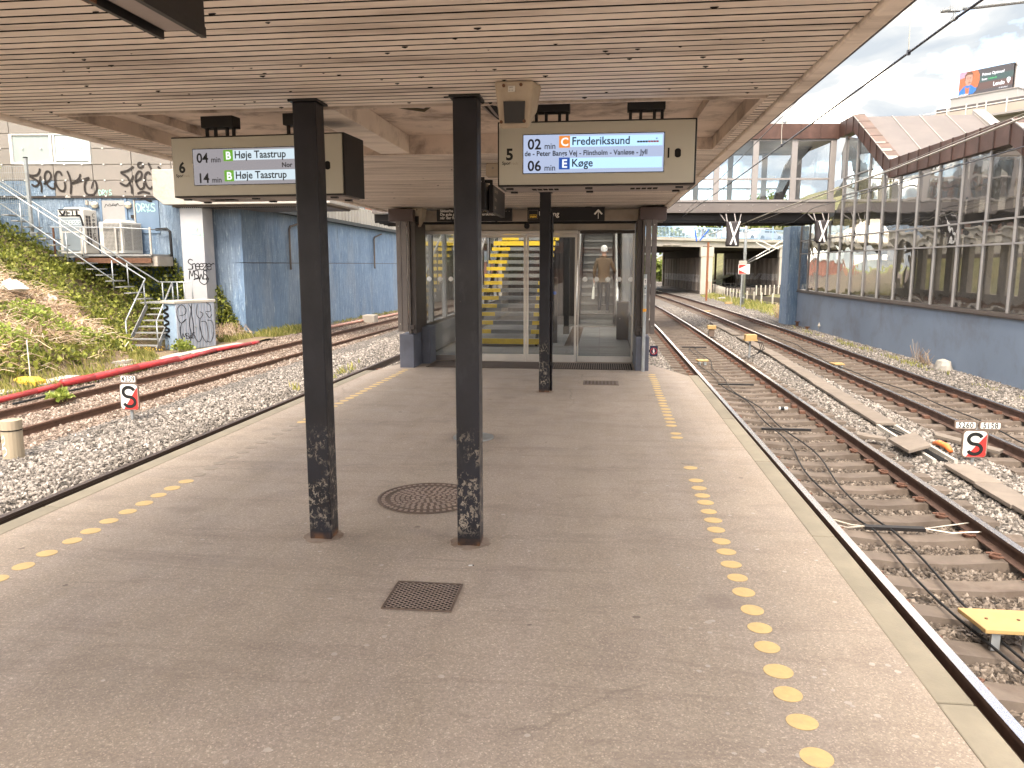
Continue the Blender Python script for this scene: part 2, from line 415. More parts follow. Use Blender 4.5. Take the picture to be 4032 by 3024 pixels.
GREY = [(0, (.055, .049, .042)), (.2, (.14, .123, .107)), (.5, (.225, .198, .173)), (.8, (.315, .278, .245)), (1, (.43, .385, .345))]
BROWN = [(0, (.055, .043, .034)), (.3, (.105, .083, .066)), (.65, (.165, .132, .106)), (1, (.27, .225, .185))]
TAN = [(0, (.10, .072, .055)), (.3, (.175, .13, .10)), (.65, (.26, .20, .158)), (1, (.42, .345, .29))]
M['stone_grey'] = stone_mat('grey_ballast_stone', GREY)
M['stone_brown'] = stone_mat('brown_ballast_stone', BROWN)
M['stone_tan'] = stone_mat('tan_ballast_stone', TAN)
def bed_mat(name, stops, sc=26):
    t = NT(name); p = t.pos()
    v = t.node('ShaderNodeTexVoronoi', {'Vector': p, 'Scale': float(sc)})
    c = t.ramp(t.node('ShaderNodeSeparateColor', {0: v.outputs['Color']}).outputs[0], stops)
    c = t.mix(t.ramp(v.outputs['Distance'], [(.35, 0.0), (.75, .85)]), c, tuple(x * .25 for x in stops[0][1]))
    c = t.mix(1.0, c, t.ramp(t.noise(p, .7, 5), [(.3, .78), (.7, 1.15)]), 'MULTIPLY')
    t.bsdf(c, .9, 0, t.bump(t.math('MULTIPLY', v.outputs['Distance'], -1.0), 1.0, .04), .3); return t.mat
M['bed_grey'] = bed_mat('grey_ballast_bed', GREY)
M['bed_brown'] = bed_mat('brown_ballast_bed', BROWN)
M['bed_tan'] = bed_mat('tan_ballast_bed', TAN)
M['soil'] = plain('soil', (.13, .095, .062), .95, 0, .35, 1.5, .6, 25, (.20, .15, .08), 2, .8)
M['grass_far'] = plain('far_grass', (.17, .19, .055), .95, 0, .35, .3, .3, 6, (.30, .26, .11), .4, .8)

# ------------------------------------------------------------------ scatter (geometry nodes) for what nobody could count
def scatter(name, base, build_nodes, density, seed, smin, smax, mat, flat=0.0, kind='stuff', label=None):
    """base: mesh object whose faces carry the points; build_nodes(ng) -> geometry socket with several meshes as instances"""
    ng = bpy.data.node_groups.new(name, 'GeometryNodeTree')
    ng.interface.new_socket('Geometry', in_out='INPUT', socket_type='NodeSocketGeometry')
    ng.interface.new_socket('Geometry', in_out='OUTPUT', socket_type='NodeSocketGeometry')
    N = ng.nodes; Lk = ng.links
    gi = N.new('NodeGroupInput'); go = N.new('NodeGroupOutput')
    dp = N.new('GeometryNodeDistributePointsOnFaces'); dp.inputs['Density'].default_value = density; dp.inputs['Seed'].default_value = seed
    Lk.new(gi.outputs[0], dp.inputs['Mesh'])
    at = N.new('GeometryNodeInputNamedAttribute'); at.data_type = 'FLOAT'; at.inputs['Name'].default_value = 'density'
    mu = N.new('ShaderNodeMath'); mu.operation = 'MULTIPLY'; mu.inputs[1].default_value = density
    Lk.new(at.outputs[0], mu.inputs[0]); Lk.new(mu.outputs[0], dp.inputs['Density'])
    inst = build_nodes(N, Lk)
    ip = N.new('GeometryNodeInstanceOnPoints'); ip.inputs['Pick Instance'].default_value = True
    Lk.new(dp.outputs['Points'], ip.inputs['Points']); Lk.new(inst, ip.inputs['Instance'])
    rv = N.new('FunctionNodeRandomValue'); rv.data_type = 'FLOAT_VECTOR'
    rv.inputs[0].default_value = (-math.pi * (1 - flat), -math.pi * (1 - flat), -math.pi); rv.inputs[1].default_value = (math.pi * (1 - flat), math.pi * (1 - flat), math.pi)
    if flat:
        al = N.new('FunctionNodeAlignEulerToVector') if hasattr(bpy.types, 'FunctionNodeAlignEulerToVector') else None
    Lk.new(rv.outputs[0], ip.inputs['Rotation'])
    rs = N.new('FunctionNodeRandomValue'); rs.data_type = 'FLOAT'; rs.inputs[2].default_value = smin; rs.inputs[3].default_value = smax; rs.inputs['Seed'].default_value = seed + 3
    Lk.new(rs.outputs[1], ip.inputs['Scale'])
    sm = N.new('GeometryNodeSetMaterial'); sm.inputs['Material'].default_value = mat
    Lk.new(ip.outputs[0], sm.inputs['Geometry'])
    jn = N.new('GeometryNodeJoinGeometry'); Lk.new(gi.outputs[0], jn.inputs[0]); Lk.new(sm.outputs[0], jn.inputs[0])
    Lk.new(jn.outputs[0], go.inputs[0])
    m = base.modifiers.new('scatter', 'NODES'); m.node_group = ng
    return base
def stone_nodes(N, Lk):
    g = N.new('GeometryNodeGeometryToInstance')
    for i in range(5):
        ic = N.new('GeometryNodeMeshIcoSphere'); ic.inputs['Radius'].default_value = 1.0; ic.inputs['Subdivisions'].default_value = 1 if i else 2
        nt = N.new('ShaderNodeTexNoise'); nt.noise_dimensions = '4D'; nt.inputs['W'].default_value = i * 7.3; nt.inputs['Scale'].default_value = 1.3; nt.inputs['Detail'].default_value = 1
        sb = N.new('ShaderNodeVectorMath'); sb.operation = 'SUBTRACT'; sb.inputs[1].default_value = (.5, .5, .5)
        ml = N.new('ShaderNodeVectorMath'); ml.operation = 'SCALE'; ml.inputs['Scale'].default_value = 2.3
        Lk.new(nt.outputs['Color'], sb.inputs[0]); Lk.new(sb.outputs[0], ml.inputs[0])
        sp = N.new('GeometryNodeSetPosition'); Lk.new(ic.outputs[0], sp.inputs['Geometry']); Lk.new(ml.outputs[0], sp.inputs['Offset'])
        tf = N.new('GeometryNodeTransform'); tf.inputs['Scale'].default_value = [(1, .75, .6), (1.2, .8, .55), (.9, .9, .7), (1.3, .7, .6), (1, .65, .75)][i]
        Lk.new(sp.outputs[0], tf.inputs['Geometry']); Lk.new(tf.outputs[0], g.inputs[0])
    return g.outputs[0]
def sheet(name, xs, ys, zf, mats, kind='structure', dens=None):
    """grid sheet; dens(x,y) -> 0..1 point density factor"""
    vs = [(x, y, zf(x, y)) for y in ys for x in xs]; nx = len(xs)
    fs = [(j * nx + i, j * nx + i + 1, (j + 1) * nx + i + 1, (j + 1) * nx + i) for j in range(len(ys) - 1) for i in range(nx - 1)]
    me = bpy.data.meshes.new(name); me.from_pydata(vs, [], fs)
    me.materials.append(mats)
    me.polygons.foreach_set('use_smooth', [True] * len(me.polygons))
    a = me.attributes.new('density', 'FLOAT', 'POINT')
    a.data.foreach_set('value', [(dens(v[0], v[1]) if dens else 1.0) for v in vs])
    o = bpy.data.objects.new(name, me); COL.objects.link(o); o['kind'] = kind
    return o
def rng(a, b, n): return [a + (b - a) * i / n for i in range(n + 1)]

# ------------------------------------------------------------------ terrain and track beds
RT = -.98                                                       # top of the rails
def curve(y): return -((y - 28) ** 2) / 1400 if y > 28 else 0.0    # the right-hand tracks bend left beyond the station
def xr1(y): return 3.12 + curve(y)                                # centre of the track beside the platform
def xr2(y): return 6.73 + curve(y)
def xl1(y): return -5.55 + .022 * y
def xl2(y): return -10.22 + .026 * y
g = MB(); g.quad((-600, -300, -1.6), (600, -300, -1.6), (600, 900, -1.6), (-600, 900, -1.6))
g.build('ground', M['grass_far'], kind='structure')
def near(y, d1=1.0, d2=.55, d3=.22, d4=.0):
    return d1 if y < 9 else d2 if y < 17 else d3 if y < 34 else .08 if y < 52 else d4
def zr(x, y):
    d = min(abs(x - xr1(y)), abs(x - xr2(y)))
    t = max(0, min(1, (d - 1.0) / .35))
    return -1.25 + t * .13 + noise.noise(Vector((x * 2.1, y * 2.1, 0))) * .018
def inT(x, y): return min(abs(x - xr1(y)), abs(x - xr2(y))) < .98
YS = rng(-80, -2, 8) + rng(1.0, 40, 130) + rng(41, 130, 60)
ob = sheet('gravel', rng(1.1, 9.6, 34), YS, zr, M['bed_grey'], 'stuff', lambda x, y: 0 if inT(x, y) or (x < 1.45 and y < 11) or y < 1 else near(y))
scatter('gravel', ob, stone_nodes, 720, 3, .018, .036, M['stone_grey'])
for k, fx in enumerate((xr1, xr2)):
    ys = rng(-80, -2, 8) + rng(1.0, 40, 90) + rng(41, 130, 60)
    vs = []
    nx = 9
    me_ = bpy.data.meshes.new('track_gravel')
    for y in ys:
        for i in range(nx): vs.append((fx(y) - 1.16 + 2.32 * i / (nx - 1), y, -1.228 + noise.noise(Vector((i * .9 + k * 9, y * 2, 3))) * .012))
    me_.from_pydata(vs, [], [(j * nx + i, j * nx + i + 1, (j + 1) * nx + i + 1, (j + 1) * nx + i) for j in range(len(ys) - 1) for i in range(nx - 1)])
    me_.materials.append(M['bed_brown'])
    at_ = me_.attributes.new('density', 'FLOAT', 'POINT'); at_.data.foreach_set('value', [(near(v[1], 1.0, .6, .25) if v[1] > 1 else 0) for v in vs])
    ob = bpy.data.objects.new('track_gravel', me_); COL.objects.link(ob); ob['kind'] = 'stuff'
    scatter('track_gravel', ob, stone_nodes, 620, 21 + k, .018, .036, M['stone_brown'])
def zl(x, y): return (-1.15 if x < -6.7 else -1.15 - .12 * min(1, (x + 6.7) / .45)) + noise.noise(Vector((x * 1.3, y * 1.3, 5))) * .03 + (.06 if -9 < x < -6.6 else 0) * min(1, (9 - abs(x + 7.8) * 4) / 6)
def edge_l(x, y): return noise.noise(Vector((y * .35, 0, 2))) * .5
def whit(x, y): return x > -8.35 + .022 * y + edge_l(x, y)
YL = rng(-80, -5, 8) + rng(-2, 34, 110) + rng(35, 80, 24)
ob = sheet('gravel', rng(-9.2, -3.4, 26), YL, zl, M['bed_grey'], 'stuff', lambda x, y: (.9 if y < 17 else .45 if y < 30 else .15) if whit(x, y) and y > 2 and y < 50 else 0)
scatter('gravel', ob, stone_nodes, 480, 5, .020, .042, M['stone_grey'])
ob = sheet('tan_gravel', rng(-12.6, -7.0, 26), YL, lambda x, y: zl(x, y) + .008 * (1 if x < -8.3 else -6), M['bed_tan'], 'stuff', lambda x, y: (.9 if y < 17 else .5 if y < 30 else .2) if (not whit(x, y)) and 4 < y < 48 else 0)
scatter('tan_gravel', ob, stone_nodes, 400, 8, .016, .038, M['stone_tan'])

# ------------------------------------------------------------------ tracks
PROF = [(-.036, 0), (.036, 0), (.036, -.032), (.011, -.045), (.010, -.125), (.066, -.148), (.066, -.160), (-.066, -.160), (-.066, -.148), (-.010, -.125), (-.011, -.045), (-.036, -.032)]
def rail(track, fx, off, ys, mat):
    m = MB(); m.sweep(PROF, [(fx(y) + off, y, RT) for y in ys])
    return m.build('rail', mat, track)
sl = MB()
for a, b, za, zb in ((-1.2, -.62, 0, 0), (-.62, -.25, 0, -.035), (-.25, .25, -.035, -.035), (.25, .62, -.035, 0), (.62, 1.2, 0, 0)):
    w0, w1 = .115, .14
    sl.hexa([(a, -w1, -.2), (b, -w1, -.2), (b, w1, -.2), (a, w1, -.2), (a, -w0, za), (b, -w0, zb), (b, w0, zb), (a, w0, za)])
SLP = sl.build('sleeper', M['sleeper']); SLM = SLP.data; bpy.data.objects.remove(SLP)
ck = MB()                                                        # spring clip: bent bar plus its shoulder
ck.tube([(.0, -.06, .03), (-.06, -.075, .035), (-.105, -.03, .04), (-.06, .015, .045), (.0, .0, .04), (-.03, .05, .035), (-.10, .06, .03)], .011, 6)
ck.box(-.085, -.01, -.03, .03, 0, .028)
CKP = ck.build('rail_clip', M['clip'], smooth=False); CKM = CKP.data; bpy.data.objects.remove(CKP)
def track(label, fx, y0, y1, loc, mat, sleepers, clips, nclip, ys):
    t = thing('railway_track', label, 'track', loc)
    for off in (-.75, .75): rail(t, fx, off, ys, mat)
    n = 0; y = sleepers[0]; rest = MB()
    while y < sleepers[1]:
        o = bpy.data.objects.new('sleeper', SLM); COL.objects.link(o); o.parent = t
        o.location = (fx(y) - loc[0] + random.uniform(-.02, .02), y - loc[1], RT - .16 - loc[2] - random.uniform(0, .008)); o.rotation_euler = (0, 0, random.uniform(-.012, .012))
        for off, mir in ((.75 - .068, 0), (-.75 + .068, math.pi)):
            if n < nclip:
                c = bpy.data.objects.new('rail_clip', CKM); COL.objects.link(c); c.parent = o; c.location = (off, 0, .001); c.rotation_euler = (0, 0, mir + random.uniform(-.2, .2))
            elif y < clips:
                s_ = -1 if mir == 0 else 1
                rest.box(fx(y) + off + (s_ * .1 if s_ < 0 else 0), fx(y) + off + (s_ * .1 if s_ > 0 else 0), y - .06, y + .06, RT - .155, RT - .105)
        if n >= nclip and y < clips:
            rest.box(fx(y) - .75 - .068 - .1, fx(y) - .75 - .068, y - .06, y + .06, RT - .155, RT - .105)
        n += 1; y += .60
    if rest.f: rest.build('rail_clip', M['clip'], t, kind='stuff')
    return t
ysr = rng(-80, -3, 4) + rng(-1, 28, 8) + rng(30, 130, 50)
track('main line track right beside the platform, with shiny rails and bare sleepers', xr1, 0, 0, (3.12, 0, -1.14), M['rail'], (1.4, 60), 45, 22, ysr)
track('farther right-hand track running along the foot of the blue and glass stair building', xr2, 0, 0, (6.73, 0, -1.14), M['rail'], (6.0, 75), 45, 14, ysr)
track('track close along the left platform edge, only one dark rail showing', xl1, 0, 0, (-5.55, 0, -1.14), M['rail_dark'], (10.4, 20), 20, 0, rng(-80, 90, 20))
track('rusty track on the left at the foot of the overgrown bank', xl2, 0, 0, (-10.22, 0, -1.14), M['rail_rusty'], (100, 100), 0, 0, rng(-80, 90, 20))

# ------------------------------------------------------------------ platform
def xpr(y): return 1.25 + .02 * max(0, min(1, (y - 2.4) / 1.2)) if y < 3.6 else 1.27 + .02 * min(1, (y - 3.6) / 6)
def xpl(y): return -3.555 + (.0 if y < 4.2 else (y - 4.2) * .0165)
KW = .135
PY = rng(-70, -8, 8) + rng(-6, 11.3, 20)
pv = MB()
for a, b in zip(PY[:-1], PY[1:]):
    pv.quad((xpl(a) , a, 0), (xpr(a), a, 0), (xpr(b), b, 0), (xpl(b), b, 0))
pv.quad((xpl(11.3), 11.3, 0), (xpr(11.3) , 11.3, 0), (.70, 12.8, 0), (-3.14, 12.8, 0))
plat = pv.build('platform', M['asphalt'], kind='structure')
pb = MB()
pb.box(-3.30, 1.20, -70, 11.28, -1.3, -.012)
pb.build('platform_base', M['kerb_side'], plat)
y = -4.33 - 1.78
while y < 11.0:
    a = y + .006; b = min(y + 1.78 - .006, 11.36)
    m = MB(); m.hexa([(xpr(a), a, -.13), (xpr(a) + KW, a, -.13), (xpr(b) + KW, b, -.13), (xpr(b), b, -.13), (xpr(a), a, .003), (xpr(a) + KW, a, .003), (xpr(b) + KW, b, .003), (xpr(b), b, .003)])
    m.build('edge_slab', M['kerb'], plat, bevel=.006)
    m = MB(); m.hexa([(xpl(a) - KW, a, -.13), (xpl(a), a, -.13), (xpl(b), b, -.13), (xpl(b) - KW, b, -.13), (xpl(a) - KW, a, .003), (xpl(a), a, .003), (xpl(b), b, .003), (xpl(b) - KW, b, .003)])
    m.build('edge_slab', M['kerb'], plat, bevel=.006)
    y += 1.78
dm = MB(); dm.cyl((0, 0, 0), .055, .0012, 24)
DOT = {}
for k in ('dot', 'dot_worn'):
    d = dm.build('warning_dot', M[k]); DOT[k] = d.data; bpy.data.objects.remove(d)
def dots(x0, ys, worn, gap):
    for y in ys:
        if any(a < y < b for a, b in gap): continue
        k = 'dot_worn' if any(a < y < b for a, b in worn) else 'dot'
        o = bpy.data.objects.new('warning_dot', DOT[k]); COL.objects.link(o); o.parent = plat
        o.location = (x0(y) + random.uniform(-.006, .006), y + random.uniform(-.012, .012), .0012); o.scale = (random.uniform(.93, 1.05), random.uniform(.9, 1.05), 1)
dots(lambda y: .727 + (.0 if y < 8 else (y - 8) * .010), [2.416 + .1825 * i for i in range(-22, 50)], [(6.15, 6.35)], [(5.72, 5.92), (6.42, 7.04), (7.48, 7.62), (9.75, 9.88)])
dots(lambda y: -3.06 + (.0 if y < 6 else (y - 6) * .0155), [2.70 + .1825 * i for i in range(-20, 49)], [(5.3, 7.35), (7.9, 8.0)], [])
# ------------------------------------------------------------------ platform canopy
ZC = 2.485; XL, XR = -3.60, .985; TILT = -.012
YB = -.6
YC0, YC1 = 4.45, 6.30                                            # open coffer between these
can = thing('platform_canopy', 'low white boarded canopy over the platform with an open coffer across it', 'canopy', (-1.3, 4, ZC))
def yt(x, y): return y + TILT * (x + 1.2)
def slab(m, x0, x1, y0, y1, z0, z1):
    m.hexa([(x0, yt(x0, y0), z0), (x1, yt(x1, y0), z0), (x1, yt(x1, y1), z0), (x0, yt(x0, y1), z0), (x0, yt(x0, y0), z1), (x1, yt(x1, y0), z1), (x1, yt(x1, y1), z1), (x0, yt(x0, y1), z1)])
m = MB()
slab(m, XL + .03, XR - .03, YB, YC0, ZC + .03, ZC + .36); slab(m, XL + .03, XR - .03, YC1, 12.72, ZC + .03, ZC + .36)
slab(m, XL + .03, -3.26, YC0, YC1, ZC + .03, ZC + .36); slab(m, .86, XR - .03, YC0, YC1, ZC + .03, ZC + .36)
slab(m, -3.26, .86, YC0, YC1, ZC + .20, ZC + .36)
m.build('roof_deck', M['void'], can)
m = MB()
slab(m, -3.25, .85, YC0 + .01, YC1 - .01, ZC + .145, ZC + .165)
m.build('coffer_panel', M['plaster'], can)
m = MB()
slab(m, -3.26, -3.23, YC0, YC1, ZC - .004, ZC + .145); slab(m, .83, .86, YC0, YC1, ZC - .004, ZC + .145)
slab(m, -3.23, .83, YC0 - .012, YC0 + .012, ZC - .004, ZC + .145); slab(m, -3.23, .83, YC1 - .012, YC1 + .012, ZC - .004, ZC + .145)
m.build('coffer_lining', M['plaster'], can)
for x0, x1 in ((-1.80, -1.56), (-.66, -.46)):
    m = MB(); slab(m, x0, x1, YC0 + .013, YC1 - .013, ZC + .004, ZC + .143); m.build('coffer_beam', M['slat'], can, bevel=.004)
m = MB(); slab(m, -3.225, -3.05, YC0 + .02, YC1 - .02, ZC + .085, ZC + .144); slab(m, .62, .825, YC0 + .02, YC1 - .02, ZC + .085, ZC + .144); m.build('coffer_ledge', M['plaster'], can)
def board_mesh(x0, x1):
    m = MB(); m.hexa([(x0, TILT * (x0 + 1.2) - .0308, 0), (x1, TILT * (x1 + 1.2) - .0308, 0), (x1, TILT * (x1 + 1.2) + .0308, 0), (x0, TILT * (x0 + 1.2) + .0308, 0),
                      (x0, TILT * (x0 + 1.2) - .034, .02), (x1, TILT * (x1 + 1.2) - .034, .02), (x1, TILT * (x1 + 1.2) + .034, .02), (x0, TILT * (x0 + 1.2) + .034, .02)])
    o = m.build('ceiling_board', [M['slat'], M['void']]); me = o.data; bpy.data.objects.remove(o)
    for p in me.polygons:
        if abs(p.normal.y) > .7: p.material_index = 1  # board sides coloured near-black: the shade of the gaps is painted on
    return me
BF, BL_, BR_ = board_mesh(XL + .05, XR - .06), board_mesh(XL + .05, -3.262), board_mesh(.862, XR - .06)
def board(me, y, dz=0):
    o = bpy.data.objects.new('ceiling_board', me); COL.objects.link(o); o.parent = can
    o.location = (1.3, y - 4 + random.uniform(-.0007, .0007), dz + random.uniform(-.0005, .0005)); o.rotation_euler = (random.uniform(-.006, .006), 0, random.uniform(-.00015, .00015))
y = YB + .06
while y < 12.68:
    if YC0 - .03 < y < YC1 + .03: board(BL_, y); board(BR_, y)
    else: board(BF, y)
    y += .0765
for sx, x0 in ((-1, XL), (1, XR)):
    m = MB(); a, b = sorted((x0 - sx * .055, x0 + sx * .03)); m.box(a, b, YB, 12.72, ZC - .022, ZC + .05)
    m.build('edge_trim', M['slat'], can, bevel=.012)
    m = MB(); a, b = sorted((x0 + sx * .031, x0 + sx * .075)); m.box(a, b, YB, 12.74, ZC + .01, ZC + .34)
    m.build('edge_flashing', M['bronze_dark'], can, bevel=.006)
m = MB(); m.box(XL + .06, XR - .07, 12.69, 12.72, ZC - .02, ZC + .03); m.build('end_trim', M['slat'], can)
# grime, cobwebs and nail heads on the boards
m = MB()
for i in range(150):
    x = random.uniform(-3.4, .8); y = random.choice([random.uniform(2.2, 4.4), random.uniform(3.2, 4.4), random.uniform(6.4, 11)]); r = random.uniform(.002, .007)
    m.tube([(x - r * 2.2, y, ZC - .003), (x, y + r * .5, ZC - .004), (x + r * 2, y - r * .4, ZC - .003)], [r * .3, r * .7, r * .2], 5)
m.build('grime', M['void'], can, kind='stuff')

# ------------------------------------------------------------------ columns
def column(x, y, label, conduit=False):
    t = thing('steel_column', label, 'column', (x, y, 0), 0, 'dark steel columns under the canopy')
    m = MB(); m.box(x - .066, x + .066, y - .066, y + .066, 0, ZC - .012); m.build('shaft', M['column'], t, bevel=.008)
    m = MB(); m.box(x - .083, x + .083, y - .083, y + .083, ZC - .013, ZC - .003); m.build('head_plate', M['dark_metal'], t)
    m = MB()
    for k in range(14):
        a = 2 * math.pi * k / 14; rr = .115 + random.uniform(-.012, .02)
        m.tri((x, y, .012), (x + math.cos(a) * rr, y + math.sin(a) * rr, .001), (x + math.cos(a + .45) * rr, y + math.sin(a + .45) * rr, .001))
    m.build('grout_collar', M['grout'], t)
    if conduit:
        m = MB(); px, py = x + .085, y - .02
        m.tube([(px - .03, py, 2.30), (px - .028, py, 2.26), (px, py, 2.2), (px, py, .02)], .017, 8); m.build('conduit', M['column'], t, smooth=True)
        for z in (2.0, 1.15, .35):
            m = MB(); m.box(px - .03, px + .022, py - .024, py + .024, z, z + .03); m.build('pipe_clamp', M['dark_metal'], t)
    return t
M['grout'] = plain('rusty_grout', (.26, .20, .155), .9, 0, .3, 14, .5, 60, (.17, .085, .04), 12, .8)
column(-1.617, 4.245, 'dark steel column in front of the left departure board, flaking at its foot')
column(-.732, 4.235, 'dark steel column left of the right-hand departure board, white chips at its foot')
column(-.700, 9.66, 'far dark column with a conduit pipe, in front of the glass doors', True)
t = thing('sign_post', 'thin dark post hidden behind the second column, with a round base plate', 'post', (-1.165, 6.95, 0))
m = MB(); m.box(-1.215, -1.115, 6.90, 7.0, .012, 2.47); m.build('shaft', M['column'], t, bevel=.005)
m = MB(); m.cyl((-1.165, 6.95, .001), .19, .012, 32); m.build('base_plate', M['galv'], t)
m = MB(); m.box(-1.113, -1.105, 6.87, 6.90, .05, .26); m.build('yellow_tag', M['yellow'], t)
def blade(x, y, z0, z1, ln, body, label, sz):
    t = thing('blade_sign', label, 'sign', (x, y, z0), 0)
    m = MB(); m.box(x - .022, x + .022, y, y + ln, z0, z1); m.build('panel', M['black_sign'], t, bevel=.004)
    m = MB(); m.bar((x - .08, y + .03, z1 + .03), (x - .0, y + .03, z1 + .03), .03, .03); m.box(x - .012, x + .012, y + .02, y + .05, z1, z1 + .045); m.build('bracket', M['dark_metal'], t)
    for k, b in enumerate(body):
        text('lettering', b, M['ink_grey'], (x + .0235, y + .08, z1 - .06 - k * sz * 1.35), (0, 1, 0), (0, 0, 1), sz, t, .001)
blade(-1.07, 6.98, 2.09, 2.33, .55, ['en'], 'small black blade sign reading en, edge-on behind the second column', .14)
blade(-1.015, 7.12, 2.075, 2.32, .85, ['Sikkerhed', 'Perron', 'spor'], 'larger black blade sign with three text lines, seen at a slant beside the second column', .055)

# ------------------------------------------------------------------ departure boards
M['cream'] = plain('cream_board_face', (0.468, 0.438, 0.365), .5, 0, .05, 1.5, .05)
M['grey_lac'] = plain('board_underside', (.26, .22, .205), .5, 0, .12, 3, .1)
M['scr5'] = glow('lit_screen_grey', (.36, .42, .58), .62); M['row5'] = glow('lit_screen_row', (.40, .62, .86), .72)
M['scr6'] = glow('dim_screen_grey', (.30, .28, .30), .52); M['row6'] = glow('dim_screen_row', (.52, .62, .68), .62)
M['or_'] = glow('orange_tile', (.85, .27, .03), .50); M['blu'] = glow('blue_tile', (.01, .08, .38), .5); M['grn'] = glow('green_tile', (.14, .38, .02), .5)
M['lamp_w'] = glow('white_glyph', (.9, .92, .95), .55)
def board_sign(label, loc, rz, num, rows, mid, midx, scr, row):
    """departure board; local x runs along its face, origin at the lower left of the face"""
    Wd, Hh, Dp = 1.175, .378, .34
    t = thing('departure_board', label, 'display', loc, rz, 'departure boards hanging from the canopy')
    def B(mb, name, mat, **k): return mb.build(name, mat, t, world=False, **k)
    m = MB(); m.box(0, Wd, .012, Dp, 0, Hh); B(m, 'housing', M['dark_metal'], bevel=.004)
    m = MB(); m.box(.01, Wd - .012, 0, .0125, .010, Hh - .010); B(m, 'face_panel', M['cream'], bevel=.002)
    m = MB(); m.box(.03, Wd - .03, .03, Dp - .02, -.006, .001); B(m, 'underside', M['grey_lac'])
    for x in (.07, .55, Wd - .09):
        for y in (.05, Dp - .06):
            m = MB(); m.box(x - .022, x + .022, y - .014, y + .014, -.016, -.006); B(m, 'latch', M['dark_metal'])
    for x0 in (.20, .80):
        m = MB()
        for k in range(5): m.box(x0 + k * .034, x0 + k * .034 + .026, .10, .17, -.010, -.0065)
        B(m, 'vent_grille', M['void'])
    x0, x1, z1, z0 = .158, .985, Hh - .082, Hh - .302
    m = MB(); m.box(x0 - .004, x1 + .004, -.003, .0, z0 - .004, z1 + .004); B(m, 'screen_bezel', M['ink'])
    m = MB(); m.box(x0, x1, -.0045, -.0032, z0, z1); s_ = B(m, 'screen', scr)
    def panel(a, b, c, d, mat, n, k=1): 
        mm = MB(); mm.box(a, b, -.0045 - .001 * k, -.0046, c, d); return mm.build(n, mat, s_, world=False)
    def tx(body, x, z, sz, mat, bold=0.0, al='LEFT', par=None, sx=1.0):
        me = text_mesh(body, sz, bold, al); me.transform(frame((x, -.0068, z), (1, 0, 0), (0, 0, 1)) @ Matrix.Diagonal((sx, 1, 1, 1)))
        me.materials.clear(); me.materials.append(mat); o = bpy.data.objects.new('lettering', me); COL.objects.link(o); o.parent = par or s_; return o
    for k, (mn, lt, tile, dest, extra) in enumerate(rows):
        zb = z1 - (.078 if k == 0 else .203)
        panel(.371, x1 - .008, zb + .006, zb + .068, row, 'row_panel')
        panel(.371, .436, zb + .002, zb + .070, tile, 'line_tile', 2)
        tx(mn, .183, zb - .004, .084, M['ink'], .0016, sx=.98)
        tx('min', .283, zb - .004, .050, M['ink'], .0005, sx=.92)
        tx(lt, .404, zb + .013, .066, M['lamp_w'], .0018, 'CENTER')
        tx(dest, .446, zb + .017, .064, M['ink'], .0010, sx=.94)
        if extra:
            for q in range(8):
                mm = MB(); mm.box(.83 + q * .0158, .83 + q * .0158 + .0135, -.0068, -.0058, zb + .024, zb + .034); mm.build('coach_mark', M['ink'] if q < 4 else M['red'], s_, world=False)
            mm = MB(); mm.cyl((.943, -.0058, zb + .046), .004, .001, 10, (0, -1, 0)); mm.build('coach_dot', M['ink'], s_, world=False)
    tx(mid, midx[0], z1 - .121, .041, M['ink'], .0008, midx[1], sx=midx[2])
    def tf(body, x, z, sz, mat, bold, al='CENTER'):
        me = text_mesh(body, sz, bold, al); me.transform(frame((x, -.0006, z), (1, 0, 0), (0, 0, 1)))
        me.materials.clear(); me.materials.append(mat); o = bpy.data.objects.new('lettering', me); COL.objects.link(o); o.parent = t
    tf(num, .074, Hh - .222, .092, M['ink'], .003); tf('Spor', .053, Hh - .250, .026, M['ink'], .0006); tf('Track', .098, Hh - .250, .023, M['ink_grey'], .0002)
    m = MB()
    oval = []
    for k in range(24):
        a = 2 * math.pi * k / 24; oval.append((Wd - .108 + .018 * math.cos(a), -.0015, Hh - .198 + .012 * (1 if math.sin(a) > 0 else -1) + .014 * math.sin(a)))
    m.prism(oval, (0, .002, 0)); B(m, 'speaker_grille', M['void'])
    m = MB(); m.box(1.008, 1.018, -.0015, .0005, Hh - .225, Hh - .168); B(m, 'sensor_slot', M['void'])
    for xa in (.21, .77):                                         # hanger brackets up to the coffer
        m = MB(); m.box(xa, xa + .22, .02, .12, Hh + .055, Hh + .125)
        for q in (xa + .01, xa + .07, xa + .15, xa + .195): m.box(q, q + .018, .05, .07, Hh, Hh + .06)
        B(m, 'hanger_bracket', M['dark_metal'], bevel=.003)
    return t
board_sign('departure board for track 5 on the right, showing Frederikssund and Køge', (-.636, 4.745, 2.068), rad(-.4), '5',
           [('02', 'C', M['or_'], 'Frederikssund', 1), ('06', 'E', M['blu'], 'Køge', 0)], 'de - Peter Bangs Vej - Flintholm - Vanløse - Jyll', (.1645, 'LEFT', .937), M['scr5'], M['row5'])
board_sign('departure board for track 6 on the left, dim, showing Høje Taastrup twice', (-2.765, 4.825, 2.030), rad(-3.7), '6',
           [('04', 'B', M['grn'], 'Høje Taastrup', 0), ('14', 'B', M['grn'], 'Høje Taastrup', 0)], 'Nor', (.765, 'LEFT', 1.0), M['scr6'], M['row6'])

